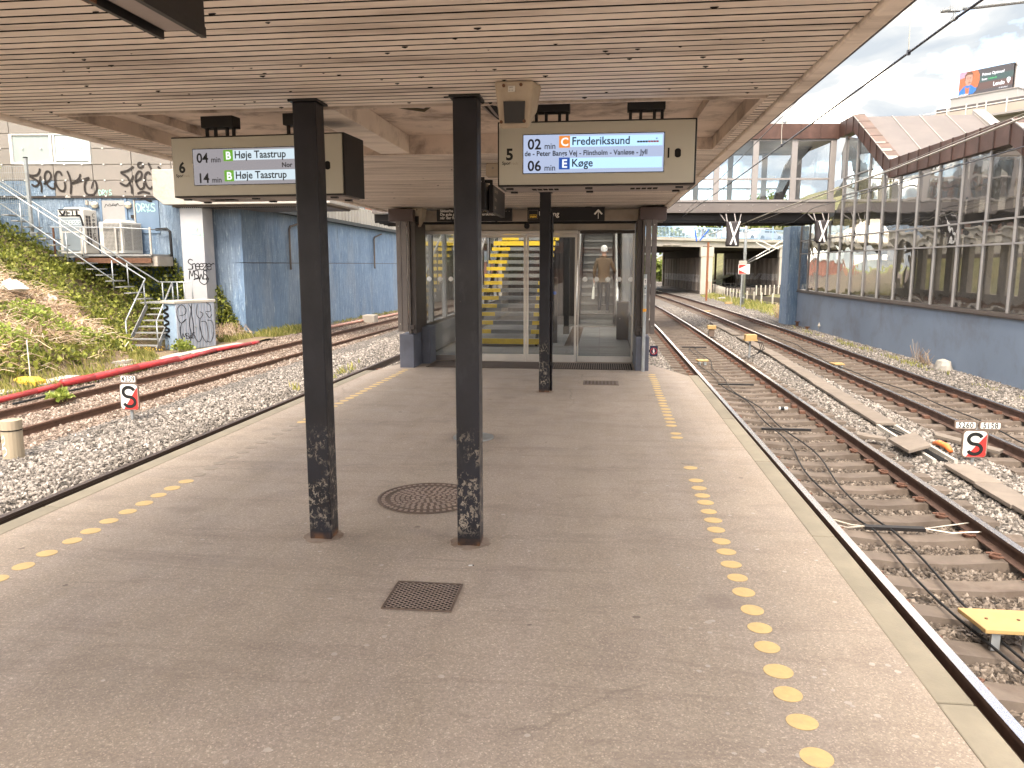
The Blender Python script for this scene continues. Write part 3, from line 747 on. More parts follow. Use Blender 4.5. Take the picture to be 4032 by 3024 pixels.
# ------------------------------------------------------------------ camera housings, junction box, cables and dark fixture on the ceiling
M['cctv'] = plain('beige_housing', (.40, .33, .255), .7, 0, .10, 5, .2, 90, (.22, .17, .13), 6, .4)
def housing(label, x, y, s):
    """wedge-shaped housing hung under the ceiling with a dark window in its sloping front"""
    t = thing('camera_housing', label, 'camera', (x, y, ZC), 0, 'camera housings under the canopy')
    def P(a, b, c): return (x + a * s, y + b * s, ZC + c * s)
    m = MB(); m._add([P(-.10, 0, -.003), P(.09, 0, -.003), P(.125, .13, -.003), P(-.10, .16, -.003), P(-.078, .035, -.225), P(.068, .035, -.225), P(.10, .13, -.13), P(-.07, .16, -.13)],
                     [(0, 1, 2, 3), (0, 1, 5, 4), (1, 2, 6, 5), (2, 3, 7, 6), (3, 0, 4, 7), (4, 5, 6, 7)])
    m.build('shell', M['cctv'], t, bevel=.012 * s)
    m = MB(); m.hexa([P(-.052, .018, -.197), P(.045, .018, -.197), P(.045, .03, -.197), P(-.052, .03, -.197), P(-.056, .002, -.098), P(.05, .002, -.098), P(.05, .03, -.098), P(-.056, .03, -.098)]); m.build('window', M['gloss_black'], t)
    for a, c in ((-.052, -.028), (.032, -.025), (-.062, -.20), (.05, -.198)):
        m = MB(); m.cyl(P(a, .0 - c * -.10 - .006, c), .008 * s, .008, 10, (0, -1, 0)); m.build('screw', M['rust'], t)
    m = MB(); m.box(x - .032 * s, x + .002 * s, y - .002 * s, y + .003 * s, ZC - .055 * s, ZC - .028 * s); st = m.build('sticker', M['white'], t)
    if s > .9:
        text('lettering', 'SAM', M['ink'], (x - .029, y - .0025, ZC - .039), (1, 0, 0), (0, 0, 1), .011, t); text('lettering', '01.16', M['ink'], (x - .029, y - .0025, ZC - .051), (1, 0, 0), (0, 0, 1), .010, t)
M['gloss_black'] = plain('dark_window', (.006, .005, .005), .35)
housing('beige camera housing above the track 5 board, with a small white sticker', -.435, 3.88, 1.0)
housing('smaller beige camera housing at the far left end of the canopy', -2.93, 12.05, 1.35)
t = thing('junction_box', 'small beige loudspeaker box under the far boards, left of the track 5 board', 'box', (-.97, 7.0, ZC))
m = MB(); m.box(-1.03, -.90, 6.9, 7.05, ZC - .115, ZC - .002); m.build('case', M['cctv'], t, bevel=.012)
m = MB(); m.cyl((-.965, 6.899, ZC - .045), .022, .006, 16, (0, -1, 0)); m.build('knob', M['cctv'], t)
m = MB(); m.cyl((-.965, 6.8925, ZC - .045), .010, .003, 12, (0, -1, 0)); m.build('knob_centre', M['grey_lac'], t)
def loop(c, ra, rb, z, n=16, ph=0): return [(c[0] + ra * math.cos(2 * math.pi * k / n + ph), c[1] + rb * math.sin(2 * math.pi * k / n + ph), z + .012 * math.sin(3 * k)) for k in range(n + 1)]
M['cable_olive'] = plain('olive_cable', (.075, .058, .030), .6)
t = thing('cable_loop', 'coil of olive cable hanging in the coffer between the two boards', 'cable', (-1.25, 4.75, ZC + .1))
m = MB(); m.tube([(-1.40, 4.72, ZC + .13), (-1.42, 4.70, ZC + .08), (-1.38, 4.70, ZC + .05), (-1.28, 4.72, ZC + .065), (-1.18, 4.74, ZC + .05), (-1.08, 4.74, ZC + .035), (-1.03, 4.75, ZC + .07), (-1.015, 4.76, ZC + .14)], .010, 7); m.build('cable', M['cable_olive'], t, smooth=True)
m = MB(); m.tube([(-1.33, 4.72, ZC + .13), (-1.40, 4.71, ZC + .11), (-1.40, 4.69, ZC + .07), (-1.30, 4.70, ZC + .085), (-1.17, 4.72, ZC + .075), (-1.06, 4.72, ZC + .06), (-1.025, 4.74, ZC + .14)], .009, 7); m.build('cable', M['cable_olive'], t, smooth=True)
t = thing('cable_bundle', 'dark bundle of cables running into the coffer behind the right-hand column', 'cable', (-.62, 4.6, ZC))
for k in range(4):
    m = MB(); m.tube([(-.70 + .02 * k, 4.42, ZC + .02), (-.66 + .025 * k, 4.55, ZC - .01 - .012 * k), (-.60 + .02 * k, 4.9, ZC - .02 - .02 * (k % 2)), (-.57 + .02 * k, 5.4, ZC + .02), (-.56, 6.0, ZC + .07)], .014, 7); m.build('cable', M['rubber'] if k % 2 else M['grey_lac'], t, smooth=True)
t = thing('light_fixture', 'dark metal light trough hanging under the boards at the top left', 'lamp', (-1.2, 1.8, 2.3))
def F(u, v, w): return (-1.305 + u, 1.68 + v, 2.33 + w)
m = MB(); m.hexa([F(-.05, -.5, -.02), F(.09, -.5, -.02), F(.09, .68, -.02), F(-.05, .68, -.02), F(-.05, -.5, .14), F(.09, -.5, .14), F(.09, .68, .14), F(-.05, .68, .14)]); m.build('body', M['black_sign'], t)
m = MB(); m.bar(F(-.05, -.5, -.03), F(-.05, .68, -.03), .014, .03); m.bar(F(.085, -.5, -.03), F(.085, .68, -.03), .016, .03); m.build('edge_rail', M['dark_metal'], t)
m = MB(); m.box(-1.33, -1.242, 1.2, 2.34, 2.303, 2.309); m.build('diffuser', M['grey_lac'], t)
m = MB(); m.box(-1.367, -1.343, 1.98, 2.03, 2.285, 2.335); m.build('latch', M['rust'], t)

# ------------------------------------------------------------------ covers and litter on the platform
M['cast'] = plain('cast_iron', (.155, .112, .088), .6, .3, .25, 6, .4, 50, (.09, .065, .05), 5, .6)
M['worn_iron'] = plain('worn_iron', (.34, .262, .215), .5, .3, .2, 8, .2, 60)
t = thing('manhole_cover', 'round cast-iron manhole cover with rings of small studs between the two columns', 'manhole cover', (-1.165, 5.05, 0))
m = MB(); m.cyl((-1.165, 5.05, .001), .345, .004, 48); m.build('plate', M['cast'], t)
m = MB()
for k in range(48):
    a = 2 * math.pi * k / 48; b = a + 2 * math.pi / 48
    for r0, r1 in ((.335, .35), (.288, .296)):
        p = [(-1.165 + r * math.cos(q), 5.05 + r * math.sin(q), .005) for r, q in ((r0, a), (r1, a), (r1, b), (r0, b))]; m.prism(p, (0, 0, .005))
m.build('rim', M['cast'], t)
m = MB()
for r in (.035, .075, .11, .145, .18, .215, .25, .312):
    n = max(6, int(r * 2 * math.pi / .042))
    for k in range(n):
        a = 2 * math.pi * (k + .5 * (int(r * 100) % 2)) / n
        for f in (.55,):
            ca, sa = math.cos(a), math.sin(a); w = .011; h = .010
            p = [(-1.165 + r * ca + (u * ca - v * sa), 5.05 + r * sa + (u * sa + v * ca), .005) for u, v in ((-w, -h), (w, -h), (w, h), (-w, h))]; m.prism(p, (0, 0, .0045))
m.build('stud', M['worn_iron'], t, kind='stuff')
t = thing('drain_grate', 'square diamond-mesh drain grate in front of the columns', 'grate', (-.835, 3.475, 0))
gx0, gx1, gy0, gy1 = -.995, -.675, 3.325, 3.625
m = MB(); m.box(gx0, gx1, gy0, gy1, .0008, .0015); m.build('pit', M['void'], t)
m = MB(); m.box(gx0 - .008, gx0, gy0 - .008, gy1 + .008, .001, .008); m.box(gx1, gx1 + .008, gy0 - .008, gy1 + .008, .001, .008); m.box(gx0, gx1, gy0 - .008, gy0, .001, .008); m.box(gx0, gx1, gy1, gy1 + .008, .001, .008); m.build('frame', M['cast'], t)
m = MB()
def clipbar(x, y, dx, dy):
    ts = []
    for lo, hi, p, d in ((gx0, gx1, x, dx), (gy0, gy1, y, dy)):
        a, b = (lo - p) / d, (hi - p) / d; ts.append((min(a, b), max(a, b)))
    a = max(q[0] for q in ts); b = min(q[1] for q in ts)
    if b - a > .01: m.bar((x + dx * a, y + dy * a, .0030), (x + dx * b, y + dy * b, .0030), .0042, .002)
for k in range(-12, 22):
    clipbar(gx0 + k * .036, gy0, .8, .6); clipbar(gx0 + k * .036, gy0, -.8, .6)
m.build('mesh_bar', M['worn_iron'], t)
t = thing('floor_vent', 'small rectangular slotted grate near the glass doors', 'grate', (.02, 10.48, 0))
m = MB(); m.box(-.225, .255, 10.295, 10.665, .001, .006); m.build('frame', M['cast'], t)
for k in range(9):
    m = MB(); m.box(-.2 + k * .049, -.175 + k * .049, 10.34, 10.62, .0062, .009); m.build('bar', M['sleeper'], t)
t = thing('cigarette_butt', 'white cigarette butt lying in front of the right-hand column', 'litter', (-.67, 3.88, .004))
m = MB(); m.tube([(-.682, 3.878, .0045), (-.662, 3.883, .0045)], .0038, 8); m.build('paper', M['white'], t)
m = MB(); m.tube([(-.662, 3.883, .0045), (-.656, 3.8845, .0045)], .0036, 8); m.build('ash_tip', M['void'], t)
m = MB()
for i in range(120):
    x = random.choice([random.uniform(-3.2, 1.2), random.uniform(.4, 1.2)]); y = 2.2 + abs(random.gauss(0, 3)); r = random.uniform(.008, .018); n = 7
    if y > 11: continue
    poly = [(x + r * random.uniform(.7, 1.1) * math.cos(2 * math.pi * k / n), y + r * random.uniform(.6, 1.0) * math.sin(2 * math.pi * k / n), .0006) for k in range(n)]
    m.prism(poly, (0, 0, .0012))
m.build('chewing_gum', M['gum'] if 'gum' in M else M.setdefault('gum', plain('trodden_gum', (.42, .36, .31), .8, 0, .2, 20)), kind='stuff')
# ------------------------------------------------------------------ glass stair hall at the end of the platform
M['glass'] = glass('clear_glass', (.94, .955, .955), .7, .010)
M['glass_door'] = glass('door_glass', (.80, .815, .815), .75, .012)
M['plinth'] = plain('blue_grey_plinth', (0.094, 0.098, 0.124), .6, 0, .25, 3, .2, 60, (.06, .055, .06), 4, .5)
M['frame_pale'] = plain('pale_grey_steel', (.26, .245, .235), .5, .1, .12, 2)
M['marker_white'] = plain('white_glass_film', (.90, .89, .86), .5, 0, .02)
M['tile'] = plain('grey_floor_tile', (.165, .155, .148), .55, 0, .15, 3, .1, 60, (.12, .11, .10), 3, .4, .18)
M['lintel'] = plain('beige_lintel', (.44, .37, .30), .6, 0, .12, 2, .1, 40, (.22, .17, .13), 3, .5)
M['dark_panel'] = plain('dark_cladding', (.036, .031, .029), .6, 0, .25, 1.5, .1)
YD = 12.75
hall = thing('stair_hall', 'bronze-framed glass stair hall closing the end of the platform', 'building', (-1.25, 12.75, 0))
def hb(x0, x1, y0, y1, z0, z1, name, mat, bev=.006, par=None):
    m = MB(); m.box(x0, x1, y0, y1, z0, z1); return m.build(name, mat, par or hall, bevel=bev)
# front corners: plinth blocks, steel posts, caps
hb(-3.13, -2.90, 11.73, 12.70, -.6, .525, 'plinth', M['plinth'], .012); hb(-2.897, -2.76, 12.25, 12.70, -.2, .60, 'plinth', M['plinth'], .01)
hb(.535, .735, 11.78, 12.70, -.6, .525, 'plinth', M['plinth'], .012)
for s, xo in ((-1, -3.17), (1, .81)):
    def X(d): return xo - s * d
    for d0, d1, y0, y1, z0, mat in ((0, .075, 11.82, 11.86, .56, 'bronze'), (.085, .165, 11.80, 11.84, .56, 'bronze'), (.17, .205, 11.83, 11.99, .53, 'bronze'), (.21, .285, 11.88, 12.6, .53, 'bronze_dark')):
        a, b = sorted((X(d0), X(d1))); hb(a, b, y0, y1, z0, 2.262, 'post_flange', M[mat], .003)
    a, b = sorted((X(-.14), X(.25))); hb(a, b, 11.90, 12.66, 2.265, 2.455, 'post_cap', M['cap_brown'] if 'cap_brown' in M else M.setdefault('cap_brown', plain('brown_cap', (.085, .058, .055), .5, .1, .15, 2)), .006)
    a, b = sorted((X(.19), X(.27))); hb(a, b, 11.77, 11.80, .60, .67, 'bracket', M['bronze_dark'], .002)
    for z in (.68, 2.19):
        m = MB(); m.cyl((X(.04), 11.82, z), .009, .006, 10, (0, -1, 0)); m.build('bolt', M['white_old'], hall)
# lintel over the doors
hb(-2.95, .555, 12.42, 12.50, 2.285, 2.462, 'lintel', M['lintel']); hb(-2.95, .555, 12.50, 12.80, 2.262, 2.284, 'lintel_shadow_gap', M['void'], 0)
hb(-3.05, .52, 12.72, 12.80, 2.155, 2.258, 'head_panel', M['lintel']); hb(-3.05, -.39, 12.66, 12.72, 2.095, 2.150, 'door_track', M['alu']); hb(-.36, .52, 12.70, 12.78, 2.10, 2.150, 'door_track', M['bronze_dark'])
m = MB(); m.cyl((-1.215, 12.66, 2.22), .045, .05, 20, (0, -1, 0)); m.build('door_sensor', M['black_sign'], hall)
# fixed panes and sliding leaves
def leaf(name, x0, x1, y, fr, mat, gl, bot, top=.05, st=.035):
    t_ = hb(x0 + st, x1 - st, y - .02, y + .02, 0.005, bot, 'bottom_rail', M[mat], .002)
    hb(x0 + st, x1 - st, y - .02, y + .02, fr - top, fr, 'top_rail', M[mat], .002)
    for a, b in ((x0, x0 + st), (x1 - st, x1)): hb(a, b, y - .02, y + .02, .005, fr, 'stile', M[mat], .002)
    return hb(x0 + st, x1 - st, y - .004, y + .004, bot, fr - top, 'door_pane', M[gl], 0)
gL = leaf('pane', -3.09, -2.02, 12.76, 2.13, 'bronze', 'glass_door', .09, .03, .02)
leaf('leaf', -2.02, -1.235, 12.69, 2.09, 'alu', 'glass_door', .125)
leaf('leaf', -1.225, -.40, 12.69, 2.09, 'alu', 'glass_door', .125)
gR = leaf('pane', -.385, .52, 12.76, 2.14, 'alu', 'glass_door', .10, .02, .02)
m = MB(); m.cyl((0, 0, 0), .040, .002, 24, (0, -1, 0)); d0 = m.build('glass_marker_dot', M['marker_white']); dm_ = d0.data; bpy.data.objects.remove(d0)
for x in [-.268 + .1855 * k for k in range(5)] + [-3.05 + .1835 * k for k in range(5)]:
    o = bpy.data.objects.new('glass_marker_dot', dm_); COL.objects.link(o); o.parent = hall; o.location = (x + 1.25, 12.753 - 12.75, 1.366)
# scraper grate at the threshold
t = thing('scraper_grate', 'wide ribbed scraper grate across the threshold of the glass doors', 'grate', (-1.2, 12.2, 0))
m = MB(); m.box(-2.74, .50, 11.83, 12.60, .001, .004); m.build('tray', M['void'], t)
m = MB()
for k in range(92): m.box(-2.73 + k * .035, -2.712 + k * .035, 11.84, 12.59, .0042, .011)
m.build('rib', M['cast'], t)
# floor tiles
fx = [-3.02 + .6 * k for k in range(7)]; fy = [12.82 + .4 * k for k in range(20)]
m = MB(); m.box(-3.1, .6, 12.8, 24.5, -.25, -.006); m.build('floor_slab', M['concrete_dark'], hall)
tm = MB(); tm.box(0, .592, 0, .393, -.006, .004); to = tm.build('floor_tile', M['tile']); tme = to.data; bpy.data.objects.remove(to)
for x in fx[:-1]:
    for y in fy:
        o = bpy.data.objects.new('floor_tile', tme); COL.objects.link(o); o.parent = hall; o.location = (x + 1.25, y - 12.75, random.uniform(-.001, .001))
m = MB()
for x in rng(-2.4, .3, 72): m.box(x, x + .014, 14.98, 15.26, .0055, .009)
for y in rng(15.3, 19.9, 110): m.box(-.72, -.44, y, y + .014, .0055, .009)
for x in rng(-.95, .35, 34): m.box(x, x + .014, 19.95, 20.20, .0055, .009)
m.build('tactile_rib', M['cast'], hall, kind='stuff')
# side walls: low wall, mullions, panes; roof climbing with the stairs
for xw, s in ((-3.10, -1), (.60, 1)):
    hb(min(xw, xw + s * .10), max(xw, xw + s * .10), 12.72, 24.0, -.9, .50, 'low_wall', M['frame_pale'])
    hb(min(xw, xw + s * .13), max(xw, xw + s * .13), 12.72, 24.0, .501, .56, 'wall_cap', M['bronze'])
    ys_ = [12.82 + 1.25 * k for k in range(10)]
    for y in ys_:
        hb(xw + (s * .0 if s > 0 else -.09), xw + (.09 if s > 0 else 0), y, y + .09, .561, 2.60 + max(0, y - 15.5) * .30, 'mullion', M['frame_pale'], .004)
    for a, b in zip(ys_[:-1], ys_[1:]):
        za = 2.55 + max(0, a - 15.5) * .30; zb = 2.55 + max(0, b - 15.5) * .30
        m = MB(); xx = xw + s * .045; m.prism([(xx, a + .09, .561), (xx, b, .561), (xx, b, zb), (xx, a + .09, za)], (.008, 0, 0)); m.build('side_pane', M['glass'], hall)
m = MB(); m.hexa([(-3.25, 12.5, 2.60), (.75, 12.5, 2.60), (.75, 15.5, 2.60), (-3.25, 15.5, 2.60), (-3.25, 12.76, 2.90), (.75, 12.76, 2.90), (.75, 15.5, 2.90), (-3.25, 15.5, 2.90)])
m.build('roof', M['dark_panel'], hall)
def zr_(y): return 2.62 + (y - 15.5) * .272
for k in range(10):
    a, b = 15.5 + 1.47 * k, 15.5 + 1.47 * (k + 1)
    m = MB(); m.hexa([(-3.25, a, zr_(a)), (.75, a, zr_(a)), (.75, a + .16, zr_(a + .16)), (-3.25, a + .16, zr_(a + .16)), (-3.25, a, zr_(a) + .2), (.75, a, zr_(a) + .2), (.75, a + .16, zr_(a + .16) + .2), (-3.25, a + .16, zr_(a + .16) + .2)]); m.build('rafter', M['bronze_dark'], hall)
    m = MB(); m.prism([(-3.25, a + .16, zr_(a + .16) + .15), (.75, a + .16, zr_(a + .16) + .15), (.75, b, zr_(b) + .15), (-3.25, b, zr_(b) + .15)], (0, 0, .02)); m.build('added_rooflight', M['glass'], hall)  # roof glazing added out of view to let more daylight onto stairs and escalator
for k in range(26):
    hb(-3.05 + k * .14, -3.05 + k * .14 + .10, 25.55, 25.6, 0, 5.2, 'wall_panel', M['bronze_dark'], 0)
hb(-3.1, .6, 25.62, 25.7, -.6, 5.4, 'back_wall', M['dark_panel'], 0)
for xw in (-3.14, .62):
    m = MB(); m.prism([(xw, 24.0, -.9), (xw, 30, -.9), (xw, 30, 6.5), (xw, 24.0, 5.0)], (.06, 0, 0)); m.build('cladding', M['lintel'], hall)
# two lights seen lit inside the hall are left dark; the hall lives on daylight

# ------------------------------------------------------------------ stairs with yellow nosings
M['tread'] = plain('grey_stair_tread', (.20, .19, .18), .6, .2, .15, 6, .2, 60)
M['nosing'] = plain('yellow_nosing', (.70, .46, .03), .5, 0, .12, 8, .1, 60, (.40, .26, .04), 6, .5)
st = thing('stairs', 'open steel staircase with yellow nosings behind the glass doors', 'stairs', (-1.9, 15.2, 0))
SX0, SX1 = -2.64, -1.13
def step(k, y, z, full):
    m = MB(); m.box(SX0, SX1, y + .035, y + .31, z - .045, z); tr = m.build('tread', M['tread'], st)
    if full: segs = [(SX0, SX1, 'nosing')]
    else: segs = [(SX0, SX0 + .44, 'nosing'), (SX0 + .443, SX1 - .263, 'tread'), (SX1 - .26, SX1, 'nosing')]
    for a, b, mt in segs:
        m = MB(); m.box(a, b, y, y + .034, z - (.105 if full else .078), z + .001); m.build('nosing_strip', M[mt], tr)
for k in range(14): step(k, 15.05 + .30 * k, .155 * (k + 1), k in (0, 13))
m = MB(); m.box(SX0, SX1, 19.26, 20.6, 2.09, 2.17); m.build('landing', M['tread'], st)
for k in range(13): step(k, 20.6 + .30 * k, 2.17 + .148 * (k + 1), k == 12)
for x in (SX0 + .12, SX1 - .16):
    m = MB(); m.hexa([(x, 15.12, -.02), (x + .05, 15.12, -.02), (x + .05, 19.3, 1.95), (x, 19.3, 1.95), (x, 15.12, .12), (x + .05, 15.12, .12), (x + .05, 19.3, 2.09), (x, 19.3, 2.09)]); m.build('stringer', M['dark_metal'], st)
    m = MB(); m.hexa([(x, 20.5, 1.98), (x + .05, 20.5, 1.98), (x + .05, 24.5, 3.9), (x, 24.5, 3.9), (x, 20.5, 2.1), (x + .05, 20.5, 2.1), (x + .05, 24.5, 4.02), (x, 24.5, 4.02)]); m.build('stringer', M['dark_metal'], st)
for x in (SX0 + .02, SX1 - .02):
    m = MB(); m.tube([(x, 14.8, .95), (x, 15.1, 1.05), (x, 19.2, 3.07), (x, 20.6, 3.07)], .022, 8); m.build('handrail', M['alu'], st, smooth=True)
    for k in range(5):
        yy = 15.1 + k * 1.0; m = MB(); m.tube([(x, yy, .155 + (yy - 15.1) * .5), (x, yy, 1.05 + (yy - 15.1) * .49)], .014, 6); m.build('baluster', M['dark_metal'], st)

# ------------------------------------------------------------------ escalator
M['esc_step'] = plain('escalator_step', (.12, .112, .105), .5, .3, .2, 8, .2, 60)
es = thing('escalator', 'dark escalator climbing away on the right behind the glass, with pale handrails', 'escalator', (-.1, 20.6, 0))
EX0, EX1 = -.60, .36
def ez(y): return 0.02 if y < 21.3 else .02 + (y - 21.3) * .577
m = MB(); m.box(EX0 - .3, EX1 + .2, 20.2, 20.72, .004, .018); m.build('comb_plate', M['alu'], es)
y = 20.72; k = 0
while y < 29.2:
    z = .02 if k < 2 else .02 + .231 * (k - 1)
    m = MB()
    n = 6
    prof = [(y, z - .25), (y + .02, z - .16), (y + .012, z - .06), (y, z), (y + .40, z), (y + .40, z - .25)]
    m.prism([(EX0 + .03, a, b) for a, b in prof], (EX1 - EX0 - .06, 0, 0)); m.build('step', M['esc_step'], es)
    m = MB(); m.box(EX0 + .03, EX1 - .03, y - .004, y + .012, z - .010, z + .002); m.build('step_edge', M['bronze_dark'], es)
    y += .40; k += 1
for x, s in ((EX0, -1), (EX1, 1)):
    a, b = sorted((x, x + s * .10))
    pts = [(20.35, .02), (20.35, .30), (21.2, .33), (29.2, 4.95), (29.2, 4.2), (21.3, .02)]
    m = MB(); m.prism([(a, p, q) for p, q in pts], (b - a, 0, 0)); m.build('skirt_panel', M['bronze_dark'], es)
    pts = [(20.5, .30), (20.35, .62), (20.45, .92), (21.2, .98), (29.2, 5.60), (29.2, 4.95), (21.2, .33)]
    m = MB(); m.prism([(x + s * .05, p, q) for p, q in pts], (.012, 0, 0)); m.build('balustrade_pane', M['glass'], es)
    m = MB(); m.tube([(x + s * .055, 20.55, .30), (x + s * .055, 20.32, .45), (x + s * .055, 20.27, .68), (x + s * .055, 20.40, .93), (x + s * .055, 20.7, .99), (x + s * .055, 21.2, 1.03), (x + s * .055, 29.2, 5.64)], .034, 8); m.build('handrail', M['handrail'] if 'handrail' in M else M.setdefault('handrail', plain('pale_handrail', (.66, .64, .60), .25, .5, .05)), es, smooth=True)
    m = MB(); m.bar((x + s * .055, 21.2, .36), (x + s * .055, 29.2, 4.98), .03, .05); m.build('skirt_trim', M['alu'], es)

# ------------------------------------------------------------------ things inside and beside the hall
t = thing('waste_bin', 'dark grey steel waste bin inside the hall beside the right-hand glass', 'bin', (.46, 16.7, 0))
m = MB(); m.box(.335, .585, 16.55, 16.85, .02, .80); m.build('body', M['bronze_dark'], t, bevel=.015)
m = MB(); m.box(.33, .59, 16.545, 16.855, .80, .83); m.build('lid', M['bronze'], t, bevel=.006)
m = MB(); m.cyl((.40, 16.545, .47), .012, .006, 10, (0, -1, 0)); m.build('lock', M['alu'], t)
t = thing('card_reader_post', 'slim grey card reader post with a blue disc inside the hall', 'ticket machine', (-.93, 15.9, 0))
m = MB(); m.box(-.98, -.89, 15.85, 15.95, .0, 1.35); m.build('post', M['bronze'], t, bevel=.01)
m = MB(); m.cyl((-.945, 15.848, 1.03), .035, .012, 20, (0, -1, 0)); m.build('reader_disc', M['blue_disc'] if 'blue_disc' in M else M.setdefault('blue_disc', plain('blue_disc', (.02, .10, .45), .3)), t)
t = thing('steel_pillar', 'dark slim steel pillar inside the hall left of the escalator', 'column', (-.80, 18.0, 0))
m = MB(); m.box(-.86, -.74, 17.94, 18.06, 0, 3.3); m.build('shaft', M['dark_metal'], t)
m = MB(); m.box(-.87, -.73, 17.93, 18.07, 0, .18); m.build('foot', M['bronze'], t)
t = thing('pole', 'galvanised pole with an arrow sticker and orange band by the right-hand plinth', 'pole', (.648, 11.72, 0))
m = MB(); m.cyl((.648, 11.72, 0), .026, 1.46, 16); m.build('tube', M['galv'], t, smooth=False)
m = MB(); m.cyl((.648, 11.72, .905), .0275, .045, 16); m.build('orange_band', M['orange'] if 'orange' in M else M.setdefault('orange', plain('orange_tape', (.75, .32, .02), .5)), t)
m = MB(); m.box(.626, .670, 11.688, 11.693, 1.30, 1.40); stx = m.build('sticker', M['white'], t)
m = MB(); m.tube([(.648, 11.6865, 1.33), (.648, 11.6865, 1.375)], .003, 5); m.tube([(.637, 11.6865, 1.362), (.648, 11.6865, 1.377), (.659, 11.6865, 1.362)], .003, 5); m.build('arrow', M['ink'], t)
m = MB(); m.cyl((.648, 11.694, 1.255), .011, .004, 14, (0, -1, 0)); m.build('knob', M['ink'], t)
m = MB(); m.box(.630, .666, 11.689, 11.693, 1.16, 1.175); m.build('sticker', M['white'], t)
t = thing('no_walking_sign', 'small dark blue sign with a red ring round a white walking figure', 'sign', (.84, 12.2, .2))
m = MB(); m.box(.775, .895, 12.19, 12.20, .175, .345); m.build('plate', M['navy'] if 'navy' in M else M.setdefault('navy', plain('navy_enamel', (.012, .014, .045), .4)), t, bevel=.003)
m = MB()
for k in range(28):
    a = 2 * math.pi * k / 28; b = a + 2 * math.pi / 28
    m.prism([(.835 + r * math.cos(q), 12.1895, .26 + r * math.sin(q)) for r, q in ((.045, a), (.053, a), (.053, b), (.045, b))], (0, -.0015, 0))
m.bar((.803, 12.1885, .292), (.867, 12.1885, .228), .0015, .007, (1, 0, 1)); m.build('red_ring', M['red'], t)
m = MB(); m.cyl((.833, 12.1885, .292), .009, .0012, 12, (0, -1, 0)); m.prism([(a, 12.1885, b) for a, b in ((.823, .280), (.843, .280), (.847, .252), (.840, .246), (.849, .222), (.840, .222), (.834, .243), (.824, .222), (.816, .222), (.828, .248), (.820, .252))], (0, -.0012, 0)); m.build('walking_figure', M['ink_white'], t)
m = MB(); m.box(.70, .80, 12.201, 12.215, .24, .28); m.build('bracket', M['dark_metal'], t)
# hanging signs over the doors
def hang(label, x0, x1, z0, z1, y, lines, tsz):
    t = thing('hanging_sign', label, 'sign', ((x0 + x1) / 2, y, z0), 0)
    m = MB(); m.box(x0, x1, y - .03, y + .03, z0, z1); m.build('panel', M['black_sign'], t, bevel=.005)
    for x in (x0 + .25, x1 - .25):
        m = MB(); m.box(x - .05, x + .05, y - .02, y + .02, z1, ZC - .001); m.build('hanger', M['dark_metal'], t)
        m = MB(); m.box(x - .015, x + .015, y - .01, y + .01, z0 - .012, z0); m.build('bolt', M['dark_metal'], t)
    for body, px, pz in lines: text('lettering', body, M['ink_white'], (px, y - .0315, pz), (1, 0, 0), (0, 0, 1), tsz, t, .0009)
    return t
t = hang('black safety notice in three lines over the left half of the doors', -2.60, -1.405, 2.275, 2.470, 12.2, [('Sikkerhe', -2.545, 2.418), ('De gule p', -2.545, 2.364), ('når der h', -2.545, 2.310), ('erskrides,', -1.875, 2.364)], .060)
m = MB()
for k in range(9): m.cyl((-1.855 + k * .051, 12.1695, 2.426), .007, .0015, 10, (0, -1, 0))
m.build('dot_row', M['ink_grey'], t)
t = hang('black exit sign reading Udgang with a bus pictogram and an up arrow', -1.165, .03, 2.27, 2.478, 12.2, [], .1)
text('lettering', 'Udgang', M['ink_white'], (-.985, 12.1685, 2.345), (1, 0, 0), (0, 0, 1), .105, t, .0015)
m = MB()
m.prism([(a - .072 + 0, 12.169, b + 2.378) for a, b in ((0, -.075), (0, .03), (-.045, -.018), (-.062, .0), (.0, .066), (.0095, .066), (.0715, .0), (.0545, -.018), (.0095, .03), (.0095, -.075))], (0, -.0015, 0)); m.build('arrow', M['ink_white'], t)
m = MB()
for a, b, c, d in ((-1.145, -1.00, 2.435, 2.438), (-1.145, -1.00, 2.305, 2.308), (-1.145, -1.142, 2.308, 2.435), (-1.003, -1.00, 2.308, 2.435)): m.box(a, b, 12.1685, 12.1695, c, d)
m.build('pictogram_frame', M['ink_grey'], t)
m = MB(); m.box(-1.125, -1.02, 12.168, 12.1695, 2.322, 2.372); b_ = m.build('bus_pictogram', M['yellow'], t)
m = MB()
for k in range(4): m.box(-1.118 + k * .024, -1.100 + k * .024, 12.167, 12.168, 2.350, 2.366)
for x in (-1.10, -1.045): m.cyl((x, 12.168, 2.322), .009, .001, 12, (0, -1, 0))
m.build('bus_window', M['ink'], t)
